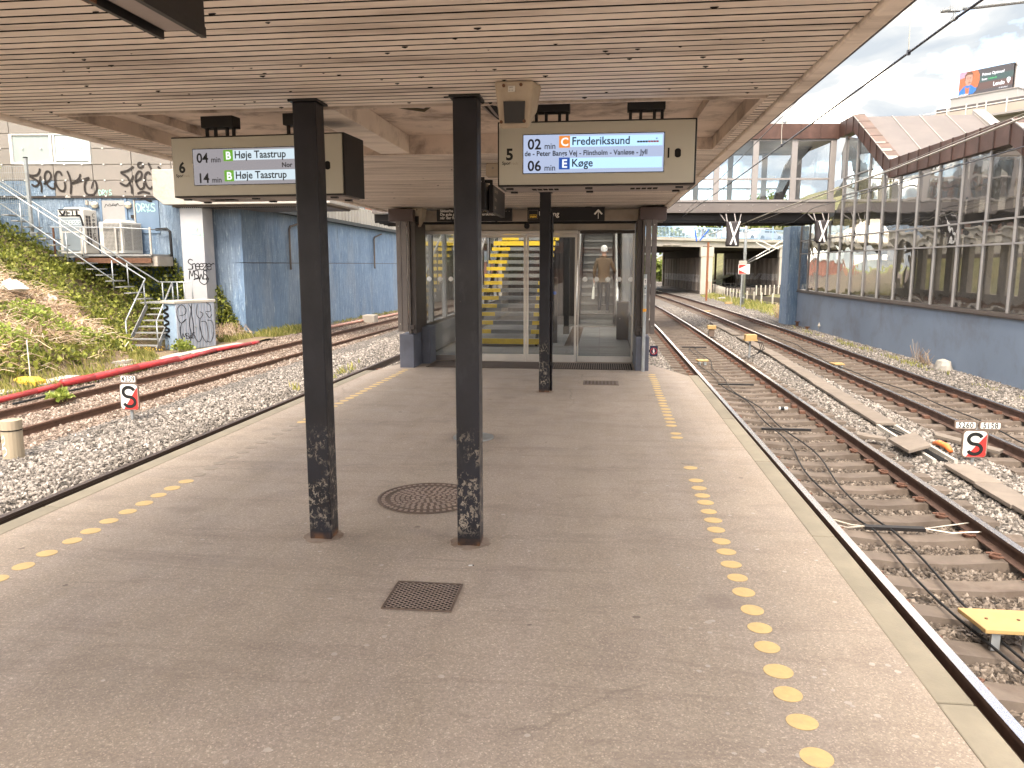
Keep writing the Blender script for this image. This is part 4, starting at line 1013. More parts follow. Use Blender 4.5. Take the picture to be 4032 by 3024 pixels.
# ------------------------------------------------------------------ right-hand stair building: blue base, glass wall, folded copper roof edge
M['blue_wall'] = plain('smooth_blue_paint', (0.179, 0.223, 0.290), .6, 0, .14, .35, .15, 30, (.125, .128, .145), .8, .7)
M['blue_rough'] = None
def blue_concrete(name, base=(.150, .230, .350), light=(.235, .330, .455), flute=True):
    t = NT(name); p = t.pos()
    c = t.mix(t.ramp(t.noise(t.pos((1, 1, .35)), 1.1, 7, .65), [(.32, 0.0), (.68, 1.0)]), base, light)
    c = t.mix(t.ramp(t.noise(t.pos((1, 1, .3)), .55, 4, .5), [(.5, 0.0), (.56, .55)]), c, (.235, .29, .36))
    drip = t.noise(t.pos((9, 9, .7)), 1.6, 6, .7, .5)
    c = t.mix(t.ramp(drip, [(.48, 0.0), (.66, .62)]), c, tuple(x * .55 for x in base))
    c = t.mix(t.ramp(t.noise(t.pos((7, 7, .9)), 2.6, 6, .7), [(.56, 0.0), (.68, .85)]), c, (.46, .55, .62))
    z = t.xyz()[2]
    h = t.math('ADD', t.math('MULTIPLY', drip, 1.4), t.noise(p, 14, 5, .7))
    t.bsdf(c, .75, 0, t.bump(h, .9, .05), .35); return t.mat
M['blue_rough'] = blue_concrete('ribbed_blue_concrete')
M['copper'] = plain('brown_copper_cladding', (0.080, 0.042, 0.032), .45, .25, .16, 1.2, .1, 20, (.20, .11, .085), 1.5, .4, .10)
M['copper_seam'] = plain('copper_seam', (.045, .026, .022), .6, .2)
M['roof_felt'] = plain('grey_roof_sheet', (0.139, 0.122, 0.116), .7, .1, .12, .8, .1, 20, (.17, .145, .135), 1.2, .5)
M['roof_cap'] = plain('pale_roof_edge', (0.315, 0.289, 0.266), .5, .3, .1, 2)
M['glass_hall'] = glass('tinted_glass', (.60, .585, .555), 1.25, .06, .22)
M['inner'] = plain('inner_wall', (.32, .29, .26), .8, 0, .2, 1)
def rw(y, z, off=0.0): return (9.7 - .024 * y - off, y, z)
rb = thing('stair_building', 'glass stair building on a smooth blue base, with a zigzag brown copper roof edge', 'building', rw(28, -1.3))
MY = [36.22 - 1.336 * k for k in range(21)]
def top(y):
    if y > 31.55: return 3.32
    if y >= 30.1: return 6.34
    if y >= 26.15: return 4.30 + (y - 26.2) / (30.1 - 26.2) * 2.04
    if y >= 19.3: return 4.30
    if y >= 15.8: return 4.30 - (19.4 - y) * .56
    return 2.28
def wall_box(y0, y1, z0, z1, o0, o1, name, mat, bev=0, par=None):
    m = MB(); m.hexa([rw(y0, z0, o1), rw(y0, z0, o0), rw(y1, z0, o0), rw(y1, z0, o1), rw(y0, z1, o1), rw(y0, z1, o0), rw(y1, z1, o0), rw(y1, z1, o1)])
    return m.build(name, mat, par or rb, bevel=bev)
Yn = MY[-1]
wall_box(Yn, 36.30, -1.5, .385, -.4, 0, 'base_wall', M['blue_wall'])
wall_box(Yn, 36.28, .387, .42, -.3, .07, 'sill', M['bronze_dark']); wall_box(Yn, 36.28, .421, .50, -.3, .035, 'sill', M['bronze'])
ROWS = [.50, 2.08, 2.65, 4.17, 4.80]
for y in MY:
    zt = max(top(y - .01), top(y + .01)) if y < 31.5 else 3.32
    wall_box(y - .026, y + .026, .501, zt, -.10, .03, 'mullion', M['frame_pale'], .004)
for a, b in zip(MY[:-1], MY[1:]):                                # a is farther than b
    ta, tb = top(a - .02), top(b + .02)
    if a > 31.3 and a < 31.6: ta = tb = 6.34
    for k, z in enumerate(ROWS):
        if z > .6 and z < min(ta, tb) - .15:
            wall_box(b + .027, a - .027, z - .022, z + .022, -.08, .02, 'transom', M['frame_pale'], .003)
        z1 = ROWS[k + 1] if k + 1 < len(ROWS) else 99
        if z >= max(ta, tb) - .02: continue
        za, zb = min(z1, ta), min(z1, tb)
        if za - z < .02 and zb - z < .02: continue
        dz = .022
        m = MB(); q = [rw(a - .027, z + dz, -.01), rw(b + .027, z + dz, -.01), rw(b + .027, max(zb - dz, z + dz), -.01), rw(a - .027, max(za - dz, z + dz), -.01)]
        jit = random.uniform(-.006, .006); q = [(p[0] + jit * (i % 2), p[1], p[2]) for i, p in enumerate(q)]
        m.prism(q, (.010, 0, 0)); m.build('pane', M['glass_hall'], rb)
# copper edge in folded panels
def fascia(y0, y1, n, lo):
    for k in range(n):
        a = y0 + (y1 - y0) * k / n; b = y0 + (y1 - y0) * (k + 1) / n
        e = .012 if b > a else -.012
        za, zb = lo(a), lo(b)
        m = MB(); m.hexa([rw(a + e, za, .07), rw(a + e, za, -.3), rw(b - e, zb, -.3), rw(b - e, zb, .07), rw(a + e, za + .57, .07), rw(a + e, za + .57, -.3), rw(b - e, zb + .57, -.3), rw(b - e, zb + .57, .07)])
        m.build('fascia_panel', M['copper'], rb)
        m = MB(); m.hexa([rw(b - .012, zb + .0, .095), rw(b - .012, zb, -.3), rw(b + .012, zb, -.3), rw(b + .012, zb, .095), rw(b - .012, zb + .58, .095), rw(b - .012, zb + .58, -.3), rw(b + .012, zb + .58, -.3), rw(b + .012, zb + .58, .095)]); m.build('fascia_seam', M['copper_seam'], rb)
fascia(31.5, 30.0, 2, lambda y: 6.36)
fascia(30.0, 26.3, 6, lambda y: 4.32 + (y - 26.3) / 3.7 * 2.04)
fascia(26.3, 19.3, 10, lambda y: 4.32)
fascia(19.3, 15.8, 6, lambda y: 4.32 - (19.3 - y) * .57)
fascia(15.8, Yn, 8, lambda y: 2.33)
def roof(pts, name, mat, th=.06):
    m = MB(); m.prism(pts, (0, 0, -th)); return m.build(name, mat, rb)
def rp(y, z, x): return (x, y, z)
zz0, zz1 = 6.36 + .55, 4.32 + .55
XB = 13.4
for (ya, za), (yb, zb) in (((32.5, zz0 - .06), (30.0, zz0 - .06)), ((30.0, zz0 - .06), (26.3, zz1 - .06)), ((19.3, zz1 - .06), (15.8, 2.82)), ((15.8, 2.82), (Yn, 2.82))):
    m = MB(); m.quad((rw(ya, 0)[0] + .2, ya, za), (rw(yb, 0)[0] + .2, yb, zb), (XB, yb, zb), (XB, ya, za)); m.build('roof', M['roof_felt'], rb)
for k in range(7):
    m = MB(); m.box(9.35, XB, 19.3 + k + .04, 20.3 + k - .04, 4.80, 4.82); m.build('added_rooflight', M['glass'], rb)  # unseen skylight, added in the flat roof to brighten the rooms below
    m = MB(); m.box(9.35, XB, 19.3 + k - .04, 19.3 + k + .04, 4.70, 4.84); m.build('rafter', M['bronze'], rb)
for k in range(1, 5):
    x = 9.3 + k * .92; m = MB(); m.bar((x, 30.0, zz0 - .05), (x, 26.3, zz1 - .05), .03, .03); m.build('roof_seam', M['roof_cap'], rb)
for (ya, za), (yb, zb) in (((30.02, zz0 + .02), (26.3, zz1 + .02)), ((19.3, zz1 + .02), (15.8, 2.90))):
    n_ = 6
    for k in range(n_):
        f, g_ = k / n_, (k + 1) / n_ - .012
        y0, y1, z0, z1 = ya + (yb - ya) * f, ya + (yb - ya) * g_, za + (zb - za) * f, za + (zb - za) * g_
        m = MB(); m.hexa([rw(y0, z0 - .03, .10), rw(y0, z0 - .03, -.22), rw(y1, z1 - .03, -.22), rw(y1, z1 - .03, .10), rw(y0, z0, .10), rw(y0, z0, -.22), rw(y1, z1, -.22), rw(y1, z1, .10)]); m.build('edge_cap', M['roof_cap'], rb)
# far side of the roof: a second fold with a pale edge
m = MB(); m.hexa([(13.0, 30.2, 6.0), (13.4, 30.2, 6.0), (13.4, 26.3, 4.0), (13.0, 26.3, 4.0), (13.0, 30.2, 7.05), (13.4, 30.2, 7.05), (13.4, 26.3, 5.0), (13.0, 26.3, 5.0)]); m.build('edge_cap', M['roof_cap'], rb)
# inside: floors, stair slab and the far wall of columns
wall_box(Yn, 36.2, -.2, .30, -3.4, -.41, 'inner_floor', M['inner'])
for a, b, z0, z1 in ((30.1, 28.2, 3.85, 2.95), (19.4, 14.2, 2.95, .3)):
    m = MB(); m.hexa([(9.8, a, z0 - .25), (12.6, a, z0 - .25), (12.6, b, z1 - .25), (9.8, b, z1 - .25), (9.8, a, z0), (12.6, a, z0), (12.6, b, z1), (9.8, b, z1)]); m.build('stair_slab', M['dark_panel'], rb)
m = MB(); m.box(9.8, 12.6, 19.4, 28.2, 2.72, 2.95); m.build('landing', M['dark_panel'], rb)
m = MB(); m.box(9.6, 12.9, 30.1, 36.2, 3.6, 3.85); m.build('upper_floor', M['dark_panel'], rb)
for y in MY:
    m = MB(); m.box(12.92, 13.10, y - .26, y + .26, .3, top(y - .05) + (0 if y > 31.5 else .1)); m.build('inner_column', M['inner'], rb)
m = MB(); m.box(12.9, 13.3, Yn, 36.2, -1.5, .62); m.build('back_wall', M['inner'], rb)
m = MB(); m.box(12.92, 13.1, 15, 36.2, 2.75, 2.95); m.build('back_beam', M['inner'], rb)
for k in range(4):
    x = 10.4 + .0 * k; m = MB(); m.bar((10.2, 19.4, 3.0 + .3 + k * .24), (10.2, 14.4, .4 + .3 + k * .24), .04, .04); m.build('stair_rail', M['alu'], rb)
t = thing('concrete_pillar', 'ribbed blue concrete pillar at the far end of the glass stair building', 'pillar', (8.75, 37.2, -1.2))
m = MB(); m.box(8.42, 8.98, 36.50, 37.9, -1.5, 3.32)
m.build('shaft', M['blue_rough'], t, bevel=.02)

# ------------------------------------------------------------------ footbridge over the tracks
TB = math.tan(rad(5)); CB, SB = math.cos(rad(5)), math.sin(rad(5))
fb = thing('footbridge', 'enclosed glazed footbridge crossing above all the tracks', 'bridge', (-4, 31.6 + TB * (-4 - 8.94), 3.6))
def bp(x, z, d=0.0): return (x - SB * d, 31.6 + TB * (x - 8.94) + CB * d, z)     # d: distance behind the near face
def bbox(x0, x1, z0, z1, d0, d1, name, mat, bev=0):
    m = MB(); m.hexa([bp(x0, z0, d0), bp(x1, z0, d0), bp(x1, z0, d1), bp(x0, z0, d1), bp(x0, z1, d0), bp(x1, z1, d0), bp(x1, z1, d1), bp(x0, z1, d1)])
    return m.build(name, mat, fb, bevel=bev)
M['bridge_beam'] = plain('grey_brown_steel', (0.148, 0.128, 0.118), .55, .1, .14, .7, .1, 20, (.12, .10, .09), 1.5, .4)
M['frame_grey'] = plain('grey_window_frame', (0.264, 0.240, 0.228), .5, .2, .1, 2)
M['glass_bridge'] = glass('bridge_glass', (.93, .95, .96), .7, .04)
BX0, BX1 = -9.0, 8.90
bbox(BX0, BX1, 3.60, 4.00, 0, .30, 'beam', M['bridge_beam']); bbox(BX0, BX1, 3.60, 4.00, 3.7, 4.0, 'beam', M['bridge_beam'])
bbox(BX0, BX1, 3.33, 3.597, .45, 3.6, 'under_deck', M['dark_panel'])
for d in (.5, 1.4, 2.3, 3.2): bbox(BX0, BX1, 3.25, 3.328, d, d + .10, 'deck_rib', M['dark_metal'])
bbox(BX0, BX1, 4.003, 4.085, -.04, .10, 'sill', M['frame_grey']); bbox(BX0, BX1, 4.0, 4.06, .3, 3.7, 'floor', M['inner'])
for d in (0.0, 3.85):
    for x in [8.72 - 1.46 * k for k in range(13)]:
        bbox(x - .11, x + .11, 4.087, 6.33, d + .01, d + .13, 'mullion', M['frame_grey'], .006)
    for k in range(12):
        x1 = 8.72 - 1.46 * k - .111; x0 = 8.72 - 1.46 * (k + 1) + .111
        bbox(x0, x1, 4.83, 4.90, d + .02, d + .12, 'transom', M['frame_grey'], .004)
        bbox(x0, x1, 6.27, 6.33, d + .02, d + .12, 'head', M['frame_grey'], .004)
        bbox(x0, x1, 4.09, 4.828, d + .05, d + .06, 'pane', M['glass_bridge']); bbox(x0, x1, 4.902, 6.268, d + .05, d + .06, 'pane', M['glass_bridge'])
bbox(BX0, BX1, 6.335, 6.40, .02, 3.98, 'ceiling', M['inner'])
for k in range(24):
    x1 = 8.90 - .735 * k; bbox(x1 - .725, x1, 6.345, 6.90, -.06, .01, 'fascia_panel', M['copper'])
    bbox(x1 - .735, x1 - .725, 6.345, 6.905, -.075, .01, 'fascia_seam', M['copper_seam'])
bbox(BX0, BX1, 6.41, 6.86, .02, 4.0, 'roof', M['roof_felt'])
for k in range(20):
    x = 8.55 - .93 * k
    for z in (3.68, 3.88):
        m = MB(); p = bp(x, z, -.001); m.cyl(p, .022, .02, 8, (0, -1, 0)); m.build('bolt', M['frame_grey'], fb)
# bent frame leg visible through the last window
for k, (x, s) in enumerate(((7.3, 1), (2.9, -1))):
    m = MB(); m.prism([bp(x - .25, 4.07, 1.8), bp(x + .12, 4.07, 1.8), bp(x + .12 + .62 * s, 5.75, 1.8), bp(x + .5 + .75 * s, 6.3, 1.8), bp(x + .1 + .6 * s, 6.3, 1.8), bp(x - .25 + .45 * s, 5.6, 1.8)], (0, .25, 0)); m.build('frame_leg', M['dark_metal'], fb)
m = MB(); p = bp(6.95, 6.9, .4); m.cyl(p, .05, .12, 10); m.cyl((p[0], p[1], p[2] + .12), .09, .05, 10); m.build('roof_vent', M['galv'], fb)

# ------------------------------------------------------------------ wrapped signals hanging below the footbridge
M['bag'] = plain('dark_sacking', (.045, .038, .040), .6, 0, .3, 5, .9, 16)
M['tape'] = plain('white_tape', (.78, .76, .73), .5)
def bag(label, x, ztop, h, w):
    p0 = bp(x, ztop, -.35); t = thing('covered_signal', label, 'signal', (p0[0], p0[1], ztop), 0, 'covered signals below the footbridge')
    m = MB(); n = 12; rings = []
    for i, f in enumerate((0, .08, .35, .65, .88, 1.0)):
        ww = w * (1.0, 1.05, .95, .92, .98, .55 if w < .5 else .95)[i] / 2; r = []
        for k in range(n):
            a = 2 * math.pi * k / n
            j = noise.noise(Vector((math.cos(a) * 2 + x, math.sin(a) * 2, f * 5))) * .03
            r.append((p0[0] + (ww + j) * math.copysign(abs(math.cos(a)) ** .6, math.cos(a)), p0[1] + (.17 + j) * math.copysign(abs(math.sin(a)) ** .6, math.sin(a)), ztop - h * f))
        rings.append(r)
    vs = [v for r in rings for v in r]
    fs = [(i * n + k, i * n + (k + 1) % n, (i + 1) * n + (k + 1) % n, (i + 1) * n + k) for i in range(5) for k in range(n)] + [tuple(range(n)), tuple(range(5 * n, 6 * n))]
    m._add(vs, fs); m.build('cover', M['bag'], t, smooth=True)
    yf = p0[1] - .215
    for a, b in (((-.30, -.03), (.22, -.95)), ((.42, -.0), (-.2, -.93))):
        m = MB()
        pts = [(p0[0] + w * (a[0] + (b[0] - a[0]) * f), yf - .015 * math.sin(math.pi * f), ztop + h * (a[1] + (b[1] - a[1]) * f)) for f in rng(0, 1, 6)]
        for q, r in zip(pts[:-1], pts[1:]): m.bar(q, r, .012, .062, (1, 0, .3))
        m.build('tape', M['tape'], t)
    m = MB()
    for dx in (-.22, .10): m.bar((p0[0] + dx, p0[1], ztop - .02), (p0[0] + dx, p0[1] + .4, ztop + .32), .035, .035)
    m.bar((p0[0] - .30, p0[1], ztop + .02), (p0[0] - .45, p0[1] + .5, ztop + .34), .03, .03); m.bar((p0[0] + .24, p0[1], ztop + .02), (p0[0] + .38, p0[1] + .5, ztop + .34), .03, .03)
    m.build('hanger', M['frame_grey'], t)
bag('signal wrapped in dark sacking with a white tape cross, hanging over the middle track', 4.95, 3.24, .94, .52)
bag('signal wrapped in dark sacking with a white cross, hanging by the glass stair building', 8.30, 3.28, .86, .47)
# ------------------------------------------------------------------ concrete road bridge beyond the station
M['blue_rail'] = plain('pale_blue_railing', (.30, .43, .58), .5, .2, .1, 2)
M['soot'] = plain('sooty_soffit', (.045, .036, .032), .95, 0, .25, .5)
M['pier_paint'] = None
def pier_mat():
    t = NT('pier_column'); p = t.pos(); z = t.xyz()[2]
    c = t.mix(t.ramp(t.noise(t.pos((1, 1, .3)), .9, 6), [(.3, 0.0), (.7, 1.0)]), (.17, .14, .12), (.27, .23, .20))
    n = t.noise(p, 1.3, 5)
    band = t.math('MULTIPLY', t.ramp(t.math('ADD', z, t.math('MULTIPLY', n, .35)), [(.12, 0.0), (.17, 1.0), (.80, 1.0), (.86, 0.0)]), t.ramp(n, [(.36, 0.0), (.40, 1.0)]))
    c = t.mix(t.math('MULTIPLY', band, .75), c, (.46, .44, .42))
    scr = t.math('MULTIPLY', t.ramp(t.noise(t.pos((3, 3, 3)), 1.8, 6, .8, 2.0), [(.50, 0.0), (.515, 1.0), (.53, 1.0), (.545, 0.0)]), t.ramp(z, [(-.6, 1.0), (.55, 1.0), (.7, 0.0)]))
    c = t.mix(scr, c, (.06, .05, .06))
    t.bsdf(c, .9, 0, t.bump(t.noise(p, 6, 4), .3, .02), .3); return t.mat
M['pier'] = pier_mat()
br = thing('road_bridge', 'wide concrete road bridge with a pale blue railing crossing the tracks in the distance', 'bridge', (10, 76, 3.3))
DB = Vector((13.88, 11.5)).normalized(); NB = Vector((-DB.y, DB.x))     # along the deck edge, and away from the camera
def rbp(s, d, z): q = Vector((5.0, 71.5)) + DB * s + NB * d; return (q.x, q.y, z)
def rbox(s0, s1, d0, d1, z0, z1, name, mat, bev=0):
    m = MB(); m.hexa([rbp(s0, d0, z0), rbp(s1, d0, z0), rbp(s1, d1, z0), rbp(s0, d1, z0), rbp(s0, d0, z1), rbp(s1, d0, z1), rbp(s1, d1, z1), rbp(s0, d1, z1)]); return m.build(name, mat, br, bevel=bev)
rbox(-40, 60, 0, .45, 3.25, 3.80, 'edge_beam', M['concrete_light'], .02); rbox(-40, 60, -.22, .5, 3.803, 4.06, 'parapet', M['concrete_light'], .02)
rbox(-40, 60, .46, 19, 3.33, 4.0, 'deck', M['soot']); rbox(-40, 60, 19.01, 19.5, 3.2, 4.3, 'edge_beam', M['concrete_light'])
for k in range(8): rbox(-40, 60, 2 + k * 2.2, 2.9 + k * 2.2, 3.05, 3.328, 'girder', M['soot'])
m = MB()
for k in range(330):
    s_ = -15 + k * .17; m.hexa([rbp(s_ - .018, -.06, 4.10), rbp(s_ + .018, -.06, 4.10), rbp(s_ + .018, -.03, 4.10), rbp(s_ - .018, -.03, 4.10), rbp(s_ - .018, -.06, 4.98), rbp(s_ + .018, -.06, 4.98), rbp(s_ + .018, -.03, 4.98), rbp(s_ - .018, -.03, 4.98)])
m.build('railing_bar', M['blue_rail'], br, kind='stuff')
for k in range(24):
    s_ = -15 + k * 2.04; m = MB(); m.bar(rbp(s_, -.045, 4.06), rbp(s_, -.045, 5.06), .07, .07); m.build('railing_post', M['blue_rail'], br)
for z in (4.14, 4.98, 5.04):
    m = MB(); m.bar(rbp(-15, -.045, z), rbp(45, -.045, z), .05, .05); m.build('railing_rail', M['blue_rail'], br)
def pier(p0, p1, n, label_end, cap=.55):
    (x0, y0), (x1, y1) = p0, p1
    d = Vector((x1 - x0, y1 - y0)); L_ = d.length; d.normalize(); nn = Vector((-d.y, d.x))
    def q(s, o, z): return (x0 + d.x * s + nn.x * o, y0 + d.y * s + nn.y * o, z)
    def bx(s0, s1, o0, o1, z0, z1, name, mat, bev=0):
        m = MB(); m.hexa([q(s0, o0, z0), q(s1, o0, z0), q(s1, o1, z0), q(s0, o1, z0), q(s0, o0, z1), q(s1, o0, z1), q(s1, o1, z1), q(s0, o1, z1)]); return m.build(name, mat, br, bevel=bev)
    bx(-.1, L_ + .1, -.5, .5, 2.30, 3.32, 'pier_cap', M['soot'])
    bx(-.55, -.09, -.55, .55, -1.3, 3.24, 'pier_end', M['concrete_light'], .02)
    bx(-.6, -.05, -.62, .62, 2.35, 3.24, 'pier_head', M['concrete_light'], .02)
    bx(L_, L_ + .5, -.6, .6, -1.3, 3.3, 'pier_end', M['concrete'], .02)
    bx(-.5, L_ + .4, -.62, .62, -1.4, -.85, 'pier_foot', M['concrete_dark'])
    st = L_ / n
    for k in range(n):
        m = MB(); w = st * .33
        m.prism([q(st * (k + .5) + a * w, b * .45, -.9) for a, b in ((-1, -.6), (-.6, -1), (.6, -1), (1, -.6), (1, .6), (.6, 1), (-.6, 1), (-1, .6))], (0, 0, 3.25)); m.build('pier_column', M['pier'], br)
pier((9.75, 75.3), (7.75, 93.0), 13, '')
pier((18.6, 83.2), (16.0, 101), 14, '')
pier((-1.0, 69.5), (-4, 87), 12, '')
pier((27.5, 92), (25, 110), 12, '')
m = MB()
for s0 in (.6, 1.8):
    a, b, c_, d_ = rbp(s0, -.2, 3.36), rbp(s0 + 1.0, -.2, 3.36), rbp(s0 + 1.05, .5, 3.24), rbp(s0 - .05, .5, 3.24); m.prism([a, b, c_, d_], (0, 0, .05))
m.build('soffit_lamp', M['concrete_light'], br)
def car(label, s, d, col):
    q = rbp(s, d, 4.02); t = thing('car', label, 'car', q, math.atan2(DB.y, DB.x), 'cars on the road bridge')
    def BB(mb, n, mat, **k): return mb.build(n, mat, t, world=False, **k)
    m = MB(); pr = [(-2.1, .28), (2.1, .28), (2.15, .62), (1.9, .80), (1.05, .88), (.45, 1.36), (-1.15, 1.42), (-1.95, .92), (-2.15, .85)]
    m.prism([(a, -.85, b) for a, b in pr], (0, 1.7, 0)); BB(m, 'body', col, bevel=.08)
    for y in (-.856, .846):
        for a, b in ((( -1.05, .92), (-.30, .92)), ((-.22, .92), (.72, .92))):
            m = MB(); m.prism([(a[0], y, .92), (b[0], y, .92), (min(b[0], .36), y, 1.30), (a[0] + (.12 if a[0] < -1 else 0), y, 1.32)], (0, .01, 0)); BB(m, 'side_window', M['gloss_black'])
        for x in (-1.35, 1.35):
            m = MB(); m.cyl((x, y + (.0 if y < 0 else .01), .32), .32, .2 if y < 0 else -.2, 16, (0, 1, 0)); w_ = BB(m, 'wheel', M['rubber'])
    m = MB(); m.box(2.10, 2.16, -.75, -.4, .60, .72); BB(m, 'headlight', M['white']); m = MB(); m.box(2.10, 2.16, .4, .75, .60, .72); BB(m, 'headlight', M['white'])
M['car_white'] = plain('white_car_paint', (.70, .68, .64), .3, 0, .04)
M['car_grey'] = plain('grey_car_paint', (.35, .37, .40), .3, .3, .04)
car('pale hatchback on the road bridge, right of the wrapped signal', 14.6, 3.6, M['car_white'])
car('second pale car far right on the road bridge behind the railing', 18.9, 3.6, M['car_grey'])
for k, s_ in enumerate((9.6, 17.2)):
    q = rbp(s_, 1.2, 4.0); t = thing('street_lamp', ('thin street lamp post on the road bridge beside the mast', 'thin street lamp post at the right end of the road bridge')[k], 'street lamp', q)
    m = MB(); m.tube([q, (q[0], q[1], 10.5)], [.06, .04], 8); m.build('post', M['blue_rail'], t)
    m = MB(); m.bar((q[0], q[1], 10.5), (q[0] - 1.2, q[1], 10.6), .12, .08); m.build('lamp_head', M['galv'], t)

# ------------------------------------------------------------------ beyond the bridge: green cutting and a brick arch bridge
def hill(x, y): return -1.25 + max(0, (x - (12.0 - (y - 96) * .05))) * .42 + noise.noise(Vector((x * .2, y * .2, 1))) * .4 * (1 if x > 13 else .1)
M['hill'] = plain('rough_hillside', (.115, .115, .045), .95, 0, .4, .35, .8, 3, (.20, .165, .075), .25, .9, bd=.3)
sheet('hillside', rng(10.5, 60, 30), rng(97, 240, 30), hill, M['hill'])
sheet('verge', rng(-60, -8, 20), rng(80, 240, 30), lambda x, y: -1.3 + min(1.5, max(0, (-x - 12)) * .15), M['bed_tan'])
M['brick'] = None
def brick_mat():
    t = NT('red_brick'); p = t.pos((1, 1, 1)); b = t.node('ShaderNodeTexBrick', {'Vector': t.node('ShaderNodeMapping', {'Vector': t.node('ShaderNodeNewGeometry').outputs['Position'], 'Rotation': (rad(90), 0, 0)}).outputs[0], 'Scale': 1.0, 'Color1': (.34, .13, .085, 1), 'Color2': (.26, .10, .07, 1), 'Mortar': (.34, .26, .21, 1), 'Brick Width': .5, 'Row Height': .16, 'Mortar Size': .02})
    c = t.mix(1.0, b.outputs['Color'], t.ramp(t.noise(p, .5, 5), [(.3, .75), (.7, 1.2)]), 'MULTIPLY')
    t.bsdf(c, .9, 0, None, .3); return t.mat
M['brick'] = brick_mat()
t = thing('brick_arch_bridge', 'distant red brick arch bridge seen under the left span of the road bridge', 'bridge', (4, 128, -1.3))
m = MB(); arc = [(-26, 128, -1.5), (-26, 128, 2.1), (16.0, 128, 2.1), (16.0, 128, -1.5), (11.6, 128, -1.5)] + [(5.0 + 6.4 * math.cos(a), 128, -1.5 + 3.0 * math.sin(a)) for a in rng(0.02, math.pi - .02, 18)] + [(-1.6, 128, -1.5)]
m.prism(arc, (0, 5, 0)); m.build('wall', M['brick'], t)
m = MB(); m.box(-26, 16, 127.85, 128.2, 2.1, 2.35); m.build('coping', M['concrete_light'], t)
for k in range(13):
    a, b = [math.pi * (k + e) / 13 for e in (.04, .96)]
    m = MB(); m.prism([(5.0 + r * math.cos(q), 127.93, -1.5 + r * .469 * math.sin(q)) for r, q in ((6.4, a), (7.1, a), (7.1, b), (6.4, b))], (0, .1, 0)); m.build('arch_stone', M['concrete_light'], t)
def blob_tree(label, x, y, z, r, hgt, n, name='tree', lm=None, grp='trees beyond the road bridge', ls=.35):
    t = thing(name, label, 'tree', (x, y, z), 0, grp)
    m = MB(); m.tube([(x, y, z), (x + .1, y, z + hgt * .35), (x - .1, y + .1, z + hgt * .75)], [.22, .16, .06], 7)
    for k in range(6):
        a = random.uniform(0, 6.28); h0 = hgt * random.uniform(.3, .6)
        m.tube([(x, y, z + h0), (x + math.cos(a) * r * .4, y + math.sin(a) * r * .4, z + h0 + hgt * .15), (x + math.cos(a) * r * .7, y + math.sin(a) * r * .7, z + h0 + hgt * .25)], [.09, .05, .02], 5)
    m.build('trunk', M['bark'], t)
    m = MB(); cl = [(random.gauss(0, .38), random.gauss(0, .38), random.uniform(.32, 1)) for _ in range(16)]
    for k in range(n):
        c_ = random.choice(cl); a = Vector((random.gauss(0, 1), random.gauss(0, 1), random.gauss(0, 1))).normalized() * random.random() ** .4 * .34
        px, py, pz = x + (c_[0] + a.x) * r, y + (c_[1] + a.y) * r, z + hgt * (c_[2] * .85 + a.z * .5)
        leaf_card(m, (px, py, pz), ls * random.uniform(.5, 1.2))
    m.build('crown', lm or M['leaf'], t)
def leaf_card(m, p, s, up=None):
    p = Vector(p); d = Vector((random.gauss(0, 1), random.gauss(0, 1), random.gauss(0, .7))).normalized() if up is None else up
    e = d.cross(Vector((random.gauss(0, 1), random.gauss(0, 1), random.gauss(0, 1)))).normalized(); n_ = d.cross(e)
    m._add([p, p + d * s * .5 + e * s * .42 + n_ * s * .1, p + d * s, p + d * s * .5 - e * s * .42 + n_ * s * .1], [(0, 1, 2), (0, 2, 3)])
def leaf_mat(name, stops, tr=.35):
    t = NT(name); r = t.node('ShaderNodeNewGeometry').outputs['Random Per Island']
    c = t.ramp(r, stops); c = t.mix(1.0, c, t.ramp(t.noise(t.pos(), 1.2, 3), [(.3, .7), (.7, 1.2)]), 'MULTIPLY')
    d = t.node('ShaderNodeBsdfPrincipled', {'Base Color': c, 'Roughness': .5, 'Specular IOR Level': .35}); l = t.node('ShaderNodeBsdfTranslucent', {'Color': c})
    mx = t.node('ShaderNodeMixShader', {0: tr, 1: d.outputs[0], 2: l.outputs[0]}); t.l.new(mx.outputs[0], t.out.inputs['Surface']); return t.mat
M['bark'] = plain('bark', (.10, .075, .055), .95, 0, .3, 6, .5, 30)
M['leaf'] = leaf_mat('green_leaf', [(0, (.06, .09, .018)), (.4, (.12, .16, .03)), (.8, (.21, .25, .045)), (1, (.32, .34, .09))])
M['leaf_light'] = leaf_mat('light_green_leaf', [(0, (.16, .21, .035)), (.5, (.28, .34, .06)), (1, (.46, .49, .14))])
M['leaf_dark'] = leaf_mat('ivy_leaf', [(0, (.065, .080, .018)), (.35, (.17, .195, .036)), (.75, (.33, .35, .065)), (1, (.54, .52, .17))])
for k, (x, y, r, h) in enumerate(((7.0, 112, 2.6, 4.2), (4.0, 146, 5, 7), (12.5, 150, 5, 7.5), (22, 150, 6, 8), (33, 165, 7, 8), (28, 140, 5, 6))):
    blob_tree(['bushy tree right below the brick arch', 'tree above the brick arch, left of the pier', 'tree behind the brick arch bridge', 'tree on the hillside between the two piers', 'far tree high on the hillside', 'bush on the hillside right of the masts'][k], x, y, hill(x, y) if x > 13 else (-1.25 if y < 120 else 2.0), r, h, 900, ls=.7)

